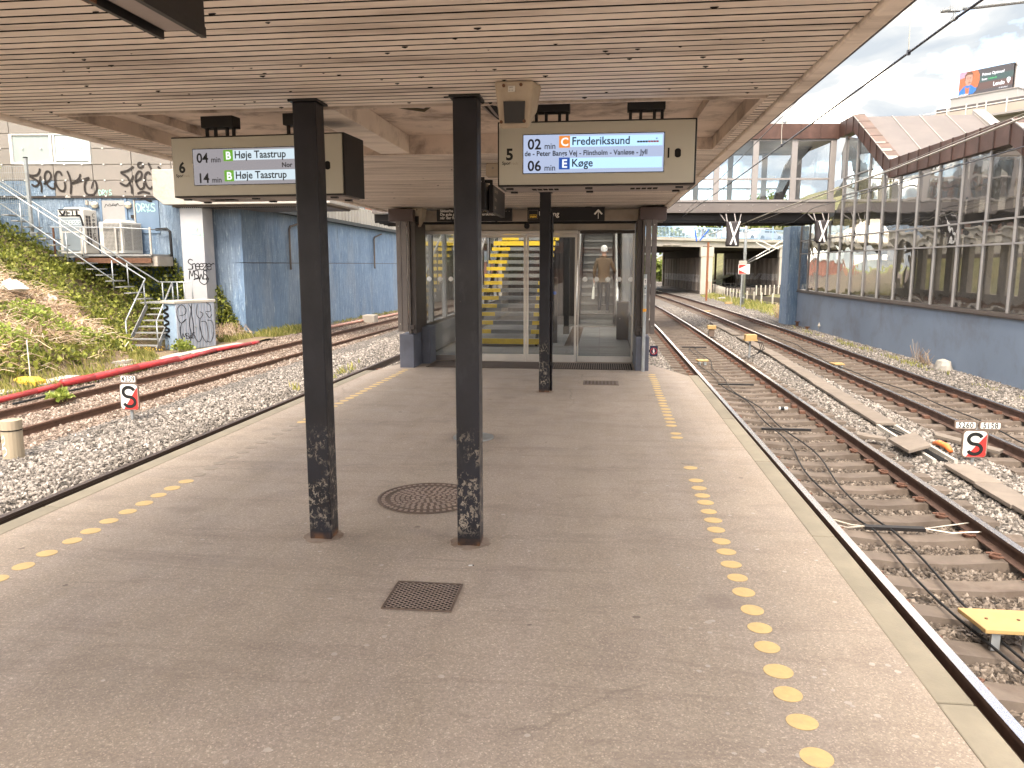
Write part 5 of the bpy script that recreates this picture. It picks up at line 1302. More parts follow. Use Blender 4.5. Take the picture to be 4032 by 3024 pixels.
# ------------------------------------------------------------------ masts, posts, palisade wall and signs beside the far tracks
t = thing('catenary_mast', 'grey overhead-line mast behind the red and white arrow sign', 'mast', (9.43, 53.2, -1.2))
m = MB(); m.tube([(9.43, 53.2, -1.3), (9.43, 53.2, 3.0), (9.43, 53.2, 7.5)], [.115, .10, .08], 10); m.build('tube', M['galv'], t, smooth=True)
for z in (3.34, 3.95):
    m = MB(); m.bar((9.4, 53.15, z), (5.9, 53.1, z + .05), .06, .06); m.build('bracket_arm', M['blue_rail'], t)
for a, b in (((6.1, 53.1, 3.9), (6.25, 53.1, 3.15)), ((7.0, 53.1, 3.9), (6.45, 53.1, 3.2))):
    m = MB(); m.tube([a, b], .05, 6); m.build('insulator', M['blue_disc'], t)
m = MB(); m.box(9.33, 9.53, 53.05, 53.10, 2.3, 2.36); m.box(9.33, 9.53, 53.05, 53.1, -.6, -.55); m.build('band', M['galv'], t)
t = thing('triangle_sign', 'red and white arrow sign with a small code plate on a galvanised post', 'sign', (8.72, 49.9, -1.2))
m = MB(); m.cyl((8.72, 49.93, -1.25), .045, 2.9, 10); m.build('post', M['galv'], t)
m = MB(); m.box(8.48, 9.18, 49.86, 49.885, 1.02, 1.64); m.build('plate', M['white'], t, bevel=.01)
m = MB(); m.prism([(8.51, 49.855, 1.61), (9.02, 49.855, 1.61), (8.51, 49.855, 1.36)], (0, -.003, 0)); m.prism([(8.51, 49.855, 1.05), (9.02, 49.855, 1.05), (8.51, 49.855, 1.29)], (0, -.003, 0)); m.build('red_triangle', M['red'], t)
m = MB(); m.box(8.50, 9.0, 49.86, 49.885, 1.66, 1.85); m.build('code_plate', M['white_old'], t, bevel=.01)
text('lettering', 'Søm25', M['ink_grey'], (8.75, 49.856, 1.71), (1, 0, 0), (0, 0, 1), .13, t, .001, 'CENTER')
t = thing('post', 'tall rusty brown post at the corner of the road bridge pier', 'post', (8.0, 60.6, -1.2))
m = MB(); m.box(7.93, 8.07, 60.5, 60.7, -1.3, 3.3); m.build('shaft', M['post_brown'], t)
m = MB(); m.box(8.08, 8.35, 60.4, 60.7, -.25, .35); m.build('box', M['cctv'], t)
for k, (x, y) in enumerate(((12.4, 100), (14.2, 100))):
    t = thing('catenary_mast', ('left', 'right')[k] + ' one of two brown masts under the far span of the road bridge', 'mast', (x, y, -1.2)); m = MB(); m.box(x - .12, x + .12, y, y + .2, -1.3, 6); m.build('shaft', M['rust'], t)
pf = thing('retaining_fence', 'low plank retaining wall with pale upright posts along the far grass verge', 'fence', (11, 58, -1.2))
FPTS = [(11.6, 50.9), (10.75, 53.8), (10.4, 57.1), (10.15, 65.8), (10.9, 78.5)]
for (ax, ay), (bx_, by_) in zip(FPTS[:-1], FPTS[1:]):
    n = max(2, int(math.hypot(bx_ - ax, by_ - ay) / 1.15))
    for k in range(n):
        f = k / n; x, y = ax + (bx_ - ax) * f, ay + (by_ - ay) * f; x2, y2 = ax + (bx_ - ax) * (k + 1) / n, ay + (by_ - ay) * (k + 1) / n
        m = MB(); m.box(x - .05, x + .05, y - .05, y + .05, -1.3, -.25); m.build('post', M['concrete_light'], pf)
        for z in (-1.2, -.83): 
            m = MB(); m.bar((x + .06, y + .06, z + .16), (x2 + .06, y2 + .06, z + .16), .05, .345); m.build('plank', M['concrete_dark'], pf)
for k in range(14):
    x, y = 11.2 + k * .42, 58 + k * .5; m = MB(); m.box(x - .04, x + .04, y - .04, y + .04, -.6, .12); m.build('upper_post', M['concrete_light'], pf)
m = MB(); m.bar((11.1, 58.2, -.35), (17.2, 65.4, -.35), .06, .5); m.build('upper_plank', M['concrete_dark'], pf)
t = thing('guard_railing', 'black guard railing on the upper level in front of the right-hand pier', 'railing', (13, 72, -.5))
m = MB()
for z in (-.02, -.28): m.bar((9.8, 72, z + .0), (17, 74.5, z - .28), .05, .05)
m.build('rail', M['dark_metal'], t)
for k in range(16):
    x = 9.8 + k * .48; m = MB(); m.box(x - .03, x + .03, 72 + k * .166, 72.06 + k * .166, -.9, -.0 - k * .018); m.build('post', M['dark_metal'], t)
t = thing('rail_bed_upper', 'raised concrete kerb carrying a track under the far span', 'kerb', (14, 78, -1)); m = MB(); m.hexa([(10.9, 79, -1.3), (22, 76, -1.3), (22, 90, -1.3), (11, 92, -1.3), (10.9, 79, -.75), (22, 76, -.75), (22, 90, -.75), (11, 92, -.75)]); m.build('kerb', M['concrete_dark'], t)
sheet('grass_verge', rng(8.2, 12.4, 16), rng(39, 76, 40), lambda x, y: -1.19 + .10 * max(0, x - 9.0) + noise.noise(Vector((x, y, 0))) * .05 if x > 8.5 + curve(y) * .6 + .3 else -1.4, M['grass_far'])
m = MB()
M['grass_blade'] = leaf_mat('grass_blade', [(0, (.12, .14, .03)), (.5, (.24, .24, .06)), (1, (.42, .36, .14))], .3)
def tuft(m, x, y, z, n, h, sp):
    for k in range(n):
        a = random.uniform(0, 6.28); r = random.uniform(0, sp); bx, by = x + r * math.cos(a), y + r * math.sin(a); hh = h * random.uniform(.5, 1.2); dx, dy = random.gauss(0, .35) * hh, random.gauss(0, .35) * hh; w = hh * .05 + .004
        m._add([(bx - w, by, z), (bx + w, by, z), (bx + dx * .5 + w * .6, by + dy * .5, z + hh * .65), (bx + dx, by + dy, z + hh)], [(0, 1, 2), (0, 2, 3)])
for k in range(420):
    y = random.uniform(41, 70); x = 9.3 + curve(y) * .6 + random.uniform(0, 1.6); tuft(m, x, y, -1.17 + .1 * max(0, x - 9), 6, random.uniform(.12, .38), .3)
m.build('grass', M['grass_blade'], kind='stuff')
t = thing('bush', 'dry brown bramble at the foot of the blue pillar', 'bush', (9.6, 40.5, -1.2)); m = MB()
for k in range(90):
    a = random.uniform(0, 6.28); r = random.uniform(.1, .9); m.tube([(9.35 + .3 * math.cos(a), 41 + math.sin(a), -1.2), (9.35 + r * .6 * math.cos(a), 41 + 1.5 * r * math.sin(a), -1.2 + random.uniform(.3, .9)), (9.35 + r * math.cos(a) * .9, 41 + 2.2 * r * math.sin(a), -1.1 + random.uniform(.1, .7))], .008, 3)
m.build('twigs', M['twig'] if 'twig' in M else M.setdefault('twig', leaf_mat('dry_stem', [(0, (.24, .155, .095)), (.4, (.44, .31, .20)), (.8, (.62, .47, .33)), (1, (.78, .65, .49))], .1)), t)
t = thing('rubble', 'pale plastic rubbish lying in the grass by the rusty brown post', 'litter', (9.2, 62, -1.1)); m = MB(); m.bar((9.0, 61.5, -1.0), (9.6, 61.7, -.95), .2, .16); m.build('lump', M['white_old'], t, bevel=.05)
t = thing('marker_box', 'ochre marker box lying in the far grass verge', 'box', (8.9, 56, -1.1)); m = MB(); m.box(8.7, 9.2, 55.8, 56.2, -1.15, -1.0); m.build('case', M['ochre'], t, bevel=.02)
m = MB(); m.cyl((9.15, 56, -1.1), .015, .75, 6); m.build('stake', M['white_old'], t)

# ------------------------------------------------------------------ office block with a billboard far right
OD = Vector((-.64, .77)); OF = Vector((-.77, -.64))                # along its facade (receding left), and the facade's outward normal
ob_ = thing('office_block', 'pale office block with balcony rails stepping up behind the stair building', 'building', (29, 60, -1))
O0 = Vector((27.97, 59.8))
def op(s, d, z): q = O0 + OD * s + OF * d; return (q.x, q.y, z)      # s: towards the left end, d: outwards
def obox(s0, s1, d0, d1, z0, z1, name, mat, par=None):
    m = MB(); m.hexa([op(s0, d0, z0), op(s1, d0, z0), op(s1, d1, z0), op(s0, d1, z0), op(s0, d0, z1), op(s1, d0, z1), op(s1, d1, z1), op(s0, d1, z1)]); return m.build(name, mat, par or ob_)
M['render_pale'] = plain('pale_render', (0.308, 0.297, 0.287), .8, 0, .1, .3)
M['window_dark'] = plain('dark_window_band', (.07, .06, .062), .25, 0, .2, .5)
M['beige_panel'] = plain('beige_balcony_panel', (.34, .29, .245), .7, 0, .1, 1)
obox(-14, 5.0, -12, 0, -1, 13.12, 'wall', M['render_pale']); obox(-.5, 4.05, -10, -.2, 13.12, 13.74, 'parapet', M['render_pale']); obox(-.55, 4.15, -10, -.15, 13.741, 13.82, 'coping', M['frame_grey'])
for s0 in range(-14, 6, 2): obox(s0 + .08, min(s0 + 1.92, 4.9), -.05, .03, 12.70, 13.1, 'window', M['window_dark'])
obox(-14, 5.3, .0, 1.1, 11.9, 12.0, 'balcony_floor', M['frame_grey'])
for s0 in [-14 + 1.35 * k for k in range(14)]:
    obox(s0 + .06, s0 + 1.29, 1.06, 1.10, 12.05, 12.58, 'balcony_panel', M['beige_panel']); obox(s0 - .025, s0 + .025, 1.04, 1.12, 12.0, 12.98, 'rail_post', M['white'])
obox(-14, 5.3, 1.05, 1.12, 12.68, 12.73, 'balcony_rail', M['white'])
for k in range(4): obox(-14, 4.9, .0, .04, 1 + 2.7 * k, 2.4 + 2.7 * k, 'window_band', M['window_dark'])
obox(5.02, 9.5, -10, -2.5, -1, 12.1, 'wing', M['render_pale'])
bb = thing('billboard', 'lit advertising screen with a moustached man in a blue jacket on the office roof', 'billboard', op(1.8, -.3, 13.85))
obox(.0, 3.7, -.75, -.55, 13.86, 15.58, 'frame', M['dark_metal'], bb)
B_ORG, B_PNK, B_BLU, B_SKN, B_HAR, B_DRK, B_TEAL, B_BRN = [glow(n, c_, .62) for n, c_, in (('ad_orange', (.80, .20, .07)), ('ad_pink', (.75, .42, .55)), ('ad_blue', (.02, .25, .80)), ('ad_skin', (.75, .38, .28)), ('ad_hair', (.22, .09, .05)), ('ad_dark', (.10, .085, .095)), ('ad_teal', (.06, .12, .12)), ('ad_brown', (.17, .085, .075)))]
B_WHT = glow('ad_white', (.95, .92, .95), .9); B_GRN = glow('ad_green', (.10, .65, .22), .7)
def ad(poly, mat, k, name='picture_area'):
    """poly in board units: u 0 (left) .. 1 (right), v 0 (bottom) .. 1 (top)"""
    m = MB(); m.prism([op(3.7 - 3.7 * u, -.548 + .004 * k, 13.88 + 1.68 * v) for u, v in poly], (OF.x * .003, OF.y * .003, 0)); m.build(name, mat, bb)
def rect(u0, u1, v0, v1): return [(u0, v0), (u1, v0), (u1, v1), (u0, v1)]
ad(rect(0, 1, 0, 1), B_DRK, 0, 'screen'); ad(rect(.38, 1, .45, .72), B_TEAL, 1); ad(rect(.38, 1, .15, .44), B_BRN, 1)
ad(rect(0, .16, .0, 1), B_PNK, 1); ad([(.0, .2), (.0, .72), (.14, .8), (.14, .2)], B_ORG, 2)
ad([(.14, .2), (.14, 1), (.34, 1), (.385, .8), (.39, .55), (.36, .3), (.3, .2)], B_ORG, 2)
ad([(.0, .04), (.02, .22), (.10, .40), (.16, .44), (.24, .42), (.30, .30), (.345, .27), (.33, .14), (.28, .04)], B_BLU, 3, 'jacket')
ad([(.14, .05), (.12, .38), (.17, .30), (.21, .36), (.20, .05)], B_ORG, 4, 'shirt')
ad([(.115, .62), (.12, .86), (.16, .93), (.22, .93), (.255, .85), (.255, .62), (.235, .48), (.20, .40), (.16, .42), (.13, .50)], B_SKN, 4, 'face')
ad([(.105, .62), (.105, .86), (.15, .98), (.23, .98), (.265, .88), (.262, .70), (.25, .85), (.17, .87), (.125, .82), (.12, .64)], B_HAR, 5, 'hair')
ad([(.165, .525), (.185, .545), (.20, .535), (.215, .545), (.232, .52), (.20, .515)], B_HAR, 5, 'moustache')
for u in (.165, .213): ad(rect(u - .012, u + .014, .685, .70), B_HAR, 5, 'eye'); ad(rect(u - .018, u + .02, .73, .745), B_HAR, 5, 'eyebrow')
ad([(.190, .56), (.205, .56), (.200, .66)], B_ORG, 5, 'nose'); ad(rect(.18, .215, .485, .495), B_ORG, 5, 'mouth')
def adt(body, u, v, sz, mat, bold=.004): text('lettering', body, mat, op(3.7 - 3.7 * u, -.515, 13.88 + 1.68 * v), (-OD.x, -OD.y, 0), (0, 0, 1), sz * .98, bb, bold, sx=.78)
adt('Primus Optimus?', .435, .70, .285, B_WHT, .006); adt('Besøg', .435, .52, .20, B_WHT); adt('Lendo.dk', .555, .52, .20, B_GRN); adt('Lendo', .65, .22, .40, B_WHT, .01); adt('Tlf. 88 63 88 63', .76, .07, .12, B_WHT, .001); adt('LUMA MEDIA', .02, .02, .15, B_WHT, .002)
cu, cv = .925, .38
ad([(cu + .035 * math.cos(a), cv + .09 * math.sin(a)) for a in rng(-.6, math.pi + .6, 12)] + [(cu, cv - .17)], B_WHT, 6, 'pin_mark'); ad([(cu + .016 * math.cos(a), cv + .04 * math.sin(a)) for a in rng(0, 6.0, 12)], B_PNK, 7, 'pin_centre')
m = MB(); m.bar(op(-.05, -.6, 15.55), op(-1.6, -1.6, 13.2), .06, .06); m.bar(op(-.06, -.7, 13.8), op(-.06, -.7, 15.62), .09, .09); m.build('brace', M['frame_grey'], bb)
# ------------------------------------------------------------------ left bank: terrain
def xt(y): return -12.4 if y < 19.5 else -12.4 - 2.5 * min(1, (y - 19.5) / 3.5) if y < 24.6 else -14.9 + .5 * min(1, (y - 24.6) / 2)
def bank(x, y):
    d = max(0, xt(y) - x)
    return -1.10 + min(4.6, .52 * d + .06 * math.sin(d * 2 + y)) + noise.noise(Vector((x * .7, y * .7, 4))) * .14 * min(1, d)
M['bank'] = plain('dry_bank_soil', (.20, .145, .09), .95, 0, .4, 1.2, .8, 14, (.11, .115, .04), .9, .8, bd=.05)
sheet('embankment', rng(-30, -12.0, 60), rng(8, 27.4, 66), bank, M['bank'])
def fy(x, off=0): return 27.6 + .096 * (x + 13.3) - off

# ------------------------------------------------------------------ blue retaining wall along the left track
rwl = thing('retaining_wall', 'long stained blue concrete retaining wall along the left track', 'wall', (-12.9, 35, -1.2))
def lw(y, z, off=0): return (-13.23 + .053 * (y - 27.55) + off, y, z)
def lbox(y0, y1, z0, z1, o0, o1, name, mat, bev=0, par=None, zz=None):
    z0b, z1b = zz or (z0, z1)
    m = MB(); m.hexa([lw(y0, z0, o0), lw(y0, z0, o1), lw(y1, z0b, o1), lw(y1, z0b, o0), lw(y0, z1, o0), lw(y0, z1, o1), lw(y1, z1b, o1), lw(y1, z1b, o0)]); return m.build(name, mat, par or rwl, bevel=bev)
YW = [27.55, 32.1, 36.7, 41.3, 46.0]
for a, b in zip(YW[:-1], YW[1:]):
    lbox(a + .012, b, -1.5, 1.66, -.6, 0, 'wall_panel', M['blue_rough'], .012); lbox(a + .012, b, 1.685, 3.68, -.6, 0, 'wall_panel', M['blue_rough'], .012, zz=(1.685, 3.68 - (.2 if b > 45 else 0)))
lbox(27.8, 45.9, -1.5, 3.4, -.58, -.02, 'joint_backing', M['concrete_dark'])
lbox(27.3, 46, 3.70, 3.86, -.6, .28, 'eave', M['dark_metal'], 0, None, (3.45, 3.60))
for y0, z in ((31.3, 3.15), (41.6, 3.06)):
    m = MB(); m.tube([lw(y0 + 1.3, z + .25, .06), lw(y0 + .15, z + .03, .08), lw(y0, z - .1, .09), lw(y0, 1.55, .09), lw(y0 - .1, 1.42, .14)], .045, 8); m.build('drain_pipe', M['concrete_dark'], rwl, smooth=True)
pl_ = thing('parapet', 'row of pale upright parapet slabs above the blue retaining wall', 'wall', (-13, 36, 3.8))
y = 28.2
while y < 46:
    m = MB(); zb = 3.86 - .25 * (y - 27.5) / 18.5; m.hexa([lw(y, zb, -.1), lw(y, zb, -.02), lw(y + .36, zb, -.02), lw(y + .36, zb, -.1), lw(y, zb + .85, -.1), lw(y, zb + .85, -.02), lw(y + .36, zb + .85, -.02), lw(y + .36, zb + .85, -.1)]); m.build('slab', M['concrete_light'], pl_); y += .42

# ------------------------------------------------------------------ building on the left: blue concrete below, panelled upper storey
lb = thing('platform_building', 'graffitied building with a blue ground floor and pale panels above, on top of the bank', 'building', (-18, fy(-18), 0))
M['panel_tan'] = plain('tan_facade_panel', (0.212, 0.189, 0.166), .6, 0, .08, .7, .08, 20, (.25, .21, .185), .8, .4, .08)
def fbox(x0, x1, z0, z1, d0, d1, name, mat, bev=0, par=None):
    """d: depth behind the facade plane (negative = proud)"""
    m = MB(); m.hexa([(x0, fy(x0) + d0, z0), (x1, fy(x1) + d0, z0), (x1, fy(x1) + d1, z0), (x0, fy(x0) + d1, z0), (x0, fy(x0) + d0, z1), (x1, fy(x1) + d0, z1), (x1, fy(x1) + d1, z1), (x0, fy(x0) + d1, z1)]); return m.build(name, mat, par or lb, bevel=bev)
M['blue_facade'] = blue_concrete('blue_facade_concrete', (.12, .18, .265), (.20, .27, .35))
fbox(-34, -13.32, -1.6, 4.02, .0, .5, 'lower_wall', M['blue_facade'])
fbox(-34, -13.35, 4.0, 9.0, .10, .5, 'wall_backing', M['ink_grey'])
XJ = [-13.36 - .0, -14.28, -15.73, -17.18, -18.63, -20.08, -21.6, -23.05, -24.5, -25.95, -27.4]
ZJ = [4.10, 4.67, 5.235, 5.80, 6.34, 6.95, 7.5, 8.1, 8.7]
for a, b in zip(XJ[1:], XJ[:-1]):
    for z0, z1 in zip(ZJ[:-1], ZJ[1:]):
        if -21.7 < a and b < -18.5 and 5.2 < z0 < 6.3: continue
        lowblue = z0 < 4.2 and b < -20.0
        fbox(a + .012, b - .012, z0 + .012, z1 - .012, .04 + random.uniform(0, .006), .09, 'facade_panel', M['blue_facade'] if lowblue else M['panel_tan'], .004)
    for z in ZJ[:4]:
        for q in (.3, .75):
            x = a + (b - a) * q; m = MB(); m.box(x - .03, x + .03, fy(x) + .01, fy(x) + .04, z - .022, z + .022); m.build('panel_clip', M['white'], lb)
wn_ = fbox(-21.60, -18.63, 5.24, 6.33, .06, .09, 'window', M['window_grey'] if 'window_grey' in M else M.setdefault('window_grey', plain('curtained_window', (0.288, 0.324, 0.310), .35, 0, .06, 2, stretch=(6, 6, .5))))
for x0, x1 in ((-21.6, -21.5), (-20.12, -20.04), (-19.99, -19.93), (-18.72, -18.64)): fbox(x0, x1, 5.25, 6.32, .0, .06, 'window_frame', M['white'], .004, lb)
for z0, z1 in ((5.245, 5.31), (6.27, 6.325)): fbox(-21.5, -18.72, z0, z1, .01, .06, 'window_frame', M['white'], .004, lb)
fbox(-19.93, -18.72, 5.36, 5.40, -.0, .05, 'window_frame', M['white'], .003)
M['pane_pale'] = plain('pale_window_glass', (.40, .50, .50), .06, 0, .05)
fbox(-19.92, -18.73, 5.41, 6.26, .04, .058, 'pane', M['pane_pale'])
fbox(-34, -13.36, 4.03, 4.08, -.06, .3, 'drip_edge', M['bronze_dark'])
M['door_grey'] = plain('grey_steel_door', (.29, .28, .27), .5, 0, .15, 1.5, .1, 20, (.28, .25, .23), 2, .6)
M['door_blue'] = plain('blue_steel_door', (.13, .19, .27), .5, 0, .12, 1.2)
dd = fbox(-18.34, -17.50, 1.95, 3.94, -.04, .0, 'door', M['door_grey'], .006); m = MB(); m.cyl((-18.27, fy(-18.27) - .05, 2.95), .025, .04, 10, (0, -1, 0)); m.build('handle', M['dark_metal'], dd)
fbox(-18.42, -18.345, 1.95, 4.0, -.05, .0, 'door_frame', M['door_blue']); fbox(-17.495, -17.42, 1.95, 4.0, -.05, .0, 'door_frame', M['door_blue'])
fbox(-17.10, -16.25, 2.75, 3.95, -.04, .0, 'door', M['door_blue'], .006); fbox(-17.15, -16.2, 3.955, 3.985, -.06, .0, 'door_frame', M['dark_metal'])
fbox(-17.17, -17.12, 2.0, 3.95, -.05, .0, 'pipe', M['white_old'])
for x, z in ((-18.60, 3.78), (-17.36, 3.77)):
    m = MB(); n = 16
    for i in range(5):
        pass
    t_ = thing('wall_lamp', ('round cream wall lamp left of the grey door', 'round cream wall lamp right of the grey door')[x > -18], 'lamp', (x, fy(x) - .1, z))
    m = MB(); m.tube([(x, fy(x), z), (x, fy(x) - .05, z), (x, fy(x) - .10, z), (x, fy(x) - .145, z), (x, fy(x) - .16, z)], [.125, .125, .115, .07, .02], 18); m.build('globe', M['lamp_cream'] if 'lamp_cream' in M else M.setdefault('lamp_cream', plain('cream_glass', (.66, .58, .44), .25, 0, .05)), t_, smooth=True)
    m = MB(); m.box(x - .135, x + .135, fy(x) - .17, fy(x) - .02, z - .012, z + .012); m.build('guard_bar', M['galv'], t_)
fbox(-19.62, -19.44, 4.035, 4.09, -.12, -.061, 'nameplate', M['white_old'])
fbox(-17.29, -17.17, 3.30, 3.42, -.05, .0, 'keypad', M['dark_metal'])
fbox(-18.93, -18.85, 3.78, 3.95, -.06, 0, 'junction_box', M['white_old']); fbox(-18.80, -18.70, 3.80, 3.90, -.06, 0, 'junction_box', M['white_old'])
# graffiti strokes: drawing units run over the facade, 343 to the metre
def fw(u, v): x = -21.76 + (u - 80) / 343; return (x, fy(x) + .024 if v < 668 else fy(x) - .006, 5.80 - (v - 75) / 351)
M['spray_brown'] = plain('dark_brown_spray', (0.017, 0.011, 0.008), .6, 0, .2, 6); M['spray_black'] = plain('black_spray', (0.006, 0.005, 0.006), .5)
M['spray_mint'] = plain('mint_spray', (.34, .62, .50), .6); M['spray_pale'] = plain('pale_spray', (.55, .60, .60), .6)
def spray(name, strokes, w, mat, place, par):
    m = MB()
    for s_ in strokes: ribbon(m, s_, w, place)
    return m.build(name, mat, par)
def fwp(u, v): p = fw(u, v); return (p[0], p[1] + .0, p[2])
def ring(cx, cy, r): return [(cx + r * math.cos(a), cy + r * math.sin(a)) for a in rng(0, 6.4, 9)]
def fw2(u, v): x = -21.76 + (u - 80) / 343; return (x, fy(x) + .018, 5.80 - (v - 75) / 351)
spray('graffiti', [[(492, 322), (475, 375), (430, 408), (328, 405)], [(328, 408), (400, 445), (450, 480), (470, 520)], [(492, 418), (470, 500), (420, 545), (368, 520)], [(488, 480), (492, 560), (487, 622)],
    [(520, 520), (590, 480), (627, 420), (608, 365), (568, 365), (545, 425), (552, 495), (600, 562), (655, 572), (664, 500)], [(765, 412), (742, 366), (702, 372), (676, 432), (682, 522), (722, 592), (770, 604), (795, 552), (790, 490)],
    [(835, 352), (862, 432), (872, 522), (855, 645)], [(1000, 390), (975, 450), (880, 512)], [(880, 512), (980, 482), (1105, 438), (1062, 480), (1040, 552), (1052, 630), (1102, 655), (1160, 640), (1196, 570), (1186, 492), (1160, 478)], [(1150, 490), (1125, 575)]], 25, M['spray_brown'], fw2, lb)
spray('graffiti', [[(1682, 300), (1600, 352), (1508, 372)], [(1510, 375), (1590, 430), (1612, 480)], [(1672, 410), (1632, 482), (1570, 540), (1490, 502)], [(1610, 500), (1636, 560), (1634, 642)],
    [(1685, 500), (1762, 440), (1776, 382), (1742, 362), (1702, 420), (1702, 512), (1742, 580), (1792, 560), (1796, 500)], ring(1768, 285, 31), [(1885, 402), (1862, 372), (1822, 400), (1812, 482), (1842, 560), (1882, 576), (1902, 545)],
    [(1868, 252), (1900, 332), (1950, 440), (1940, 542), (1914, 642)], [(1985, 300), (2042, 372), (2050, 440), (1960, 452)], [(1960, 460), (2020, 552), (2076, 640)], [(1702, 640), (1782, 618), (1866, 640)], [(1545, 613), (1562, 613)]], 27, M['spray_brown'], fw2, lb)
FONT = {'D': [[(0, 1), (.12, 0), (.5, .2), (.6, .65), (.3, .95), (0, 1)]], 'R': [[(.05, 0), (.12, 1), (.5, .85), (.45, .55), (.12, .5), (.6, 0)]], 'Y': [[(0, 1), (.25, .5), (.5, 1)], [(.5, 1), (.2, -.1)]], 'S': [[(.6, .9), (.25, 1), (.1, .7), (.5, .4), (.5, .1), (.0, .05)]],
        's': [[(.5, .55), (.2, .6), (.15, .42), (.45, .25), (.4, .02), (.0, .05)]], 'n': [[(.05, 0), (.1, .6)], [(.1, .5), (.35, .6), (.42, .4), (.45, 0)]], 'e': [[(.05, .3), (.45, .35), (.35, .6), (.1, .5), (.05, .2), (.25, 0), (.5, .1)]], 'z': [[(.0, .58), (.45, .58), (.05, .02), (.5, .02)]], 'r': [[(.08, 0), (.1, .6)], [(.1, .42), (.3, .6), (.45, .52)]],
        'M': [[(0, 0), (.12, 1), (.35, .35), (.6, 1), (.7, 0)]], 'W': [[(0, 1), (.15, 0), (.35, .6), (.55, 0), (.7, 1)]], 'C': [[(.55, .85), (.25, 1), (.05, .5), (.25, 0), (.6, .15)]], 'o': [[(.25, .6), (.05, .3), (.25, 0), (.45, .3), (.25, .6)]], 'T': [[(0, 1), (.6, 1)], [(.3, 1), (.3, 0)]], 'E': [[(.55, 1), (.05, 1), (.05, 0), (.6, 0)], [(.05, .5), (.45, .5)]],
        'L': [[(.05, 1), (.05, 0), (.55, 0)]], 'F': [[(.55, 1), (.05, 1), (.05, 0)], [(.05, .5), (.45, .5)]], 'O': [[(.3, 1), (.02, .5), (.3, 0), (.58, .5), (.3, 1)]], '*': [[(.1, .2), (.4, .8)], [(.1, .8), (.4, .2)], [(0, .5), (.5, .5)]], 'A': [[(0, 0), (.3, 1), (.55, 0)], [(.1, .4), (.48, .4)]], '3': [[(.05, .9), (.4, 1), (.45, .65), (.2, .52), (.5, .4), (.4, .0), (.0, .08)]]}
def tag_strokes(body, x, y, h, step, down=True):
    r = []
    for i, ch in enumerate(body):
        for s_ in FONT.get(ch, []): r.append([(x + (i * step + a) * h * .9, y - b * h) for a, b in s_])
    return r
spray('graffiti', tag_strokes('DRYS', 1215, 660, 66, .72), 9, M['spray_mint'], fw2, lb)
def fw3(u, v): x = -21.76 + (u - 80) / 343; return (x, fy(x) - .046, 5.80 - (v - 75) / 351)
spray('graffiti', tag_strokes('DRYS', 1690, 870, 100, .68) + [[(1820, 845), (1850, 858), (1875, 846)]], 13, M['spray_mint'], fw3, lb)
spray('graffiti', [[(1288, 820), (1310, 775), (1335, 800), (1355, 770), (1380, 795), (1400, 768), (1430, 800), (1455, 765), (1480, 795), (1540, 785)], [(1350, 800), (1400, 790), (1470, 770)]], 6, M['spray_black'], fw3, lb)
spray('graffiti', [[(1735, 722), (1800, 712), (1870, 742), (1898, 735)], [(1760, 705), (1830, 715), (1890, 738)]], 22, M['spray_black'], fw3, lb)

# ------------------------------------------------------------------ overhanging concrete deck above the retaining wall and its white pillar
t = thing('concrete_deck', 'pale concrete deck end with a chamfered underside, resting on the white pillar', 'bridge', (-12.5, 27.5, 3.7))
m = MB(); m.prism([(-15.72, 26.1, 4.9), (-15.72, 26.1, 3.98), (-15.35, 26.1, 3.69), (-9.3, 26.1, 3.69), (-9.3, 26.1, 4.9)], (0, 3.3, 0)); m.build('deck', M['white_old'], t, bevel=.02)
m = MB(); m.box(-15.2, -9.6, 26.4, 29.2, 3.62, 3.688); m.build('soffit_strip', M['bridge_beam'], t)
m = MB()
for k in range(70): m.box(-15.1 + k * .078, -15.1 + k * .078 + .03, 26.42, 26.6, 3.59, 3.619)
m.build('drip_rib', M['dark_metal'], t)
t = thing('white_pillar', 'white-painted square pillar with black and mint graffiti in front of the blue wall', 'pillar', (-14.5, 26.8, -1.1))
M['pillar'] = plain('patched_white_paint', (0.368, 0.364, 0.368), .65, 0, .10, 1.2, .15, 25, (.30, .305, .335), .9, .85)
m = MB(); m.box(-14.97, -14.12, 26.45, 27.18, -1.5, 3.62); m.build('shaft', M['pillar'], t, bevel=.015)
def pw(u, v): return (-14.9 + (u - 35) / 232, 26.444, 3.67 - (v - 245) / 247)
spray('graffiti', tag_strokes('DRYS', 55, 500, 62, .75) + [[(95, 505), (140, 490), (190, 498), (215, 512)]], 7, M['spray_mint'], pw, t)
spray('graffiti', tag_strokes('Sneezer', 60, 800, 92, .40), 8, M['spray_black'], pw, t)
spray('graffiti', tag_strokes('MSWS', 68, 885, 80, .56) + [[(105, 890), (150, 870), (160, 905), (200, 930), (235, 895)], ring(228, 880, 10)], 8, M['spray_black'], pw, t)

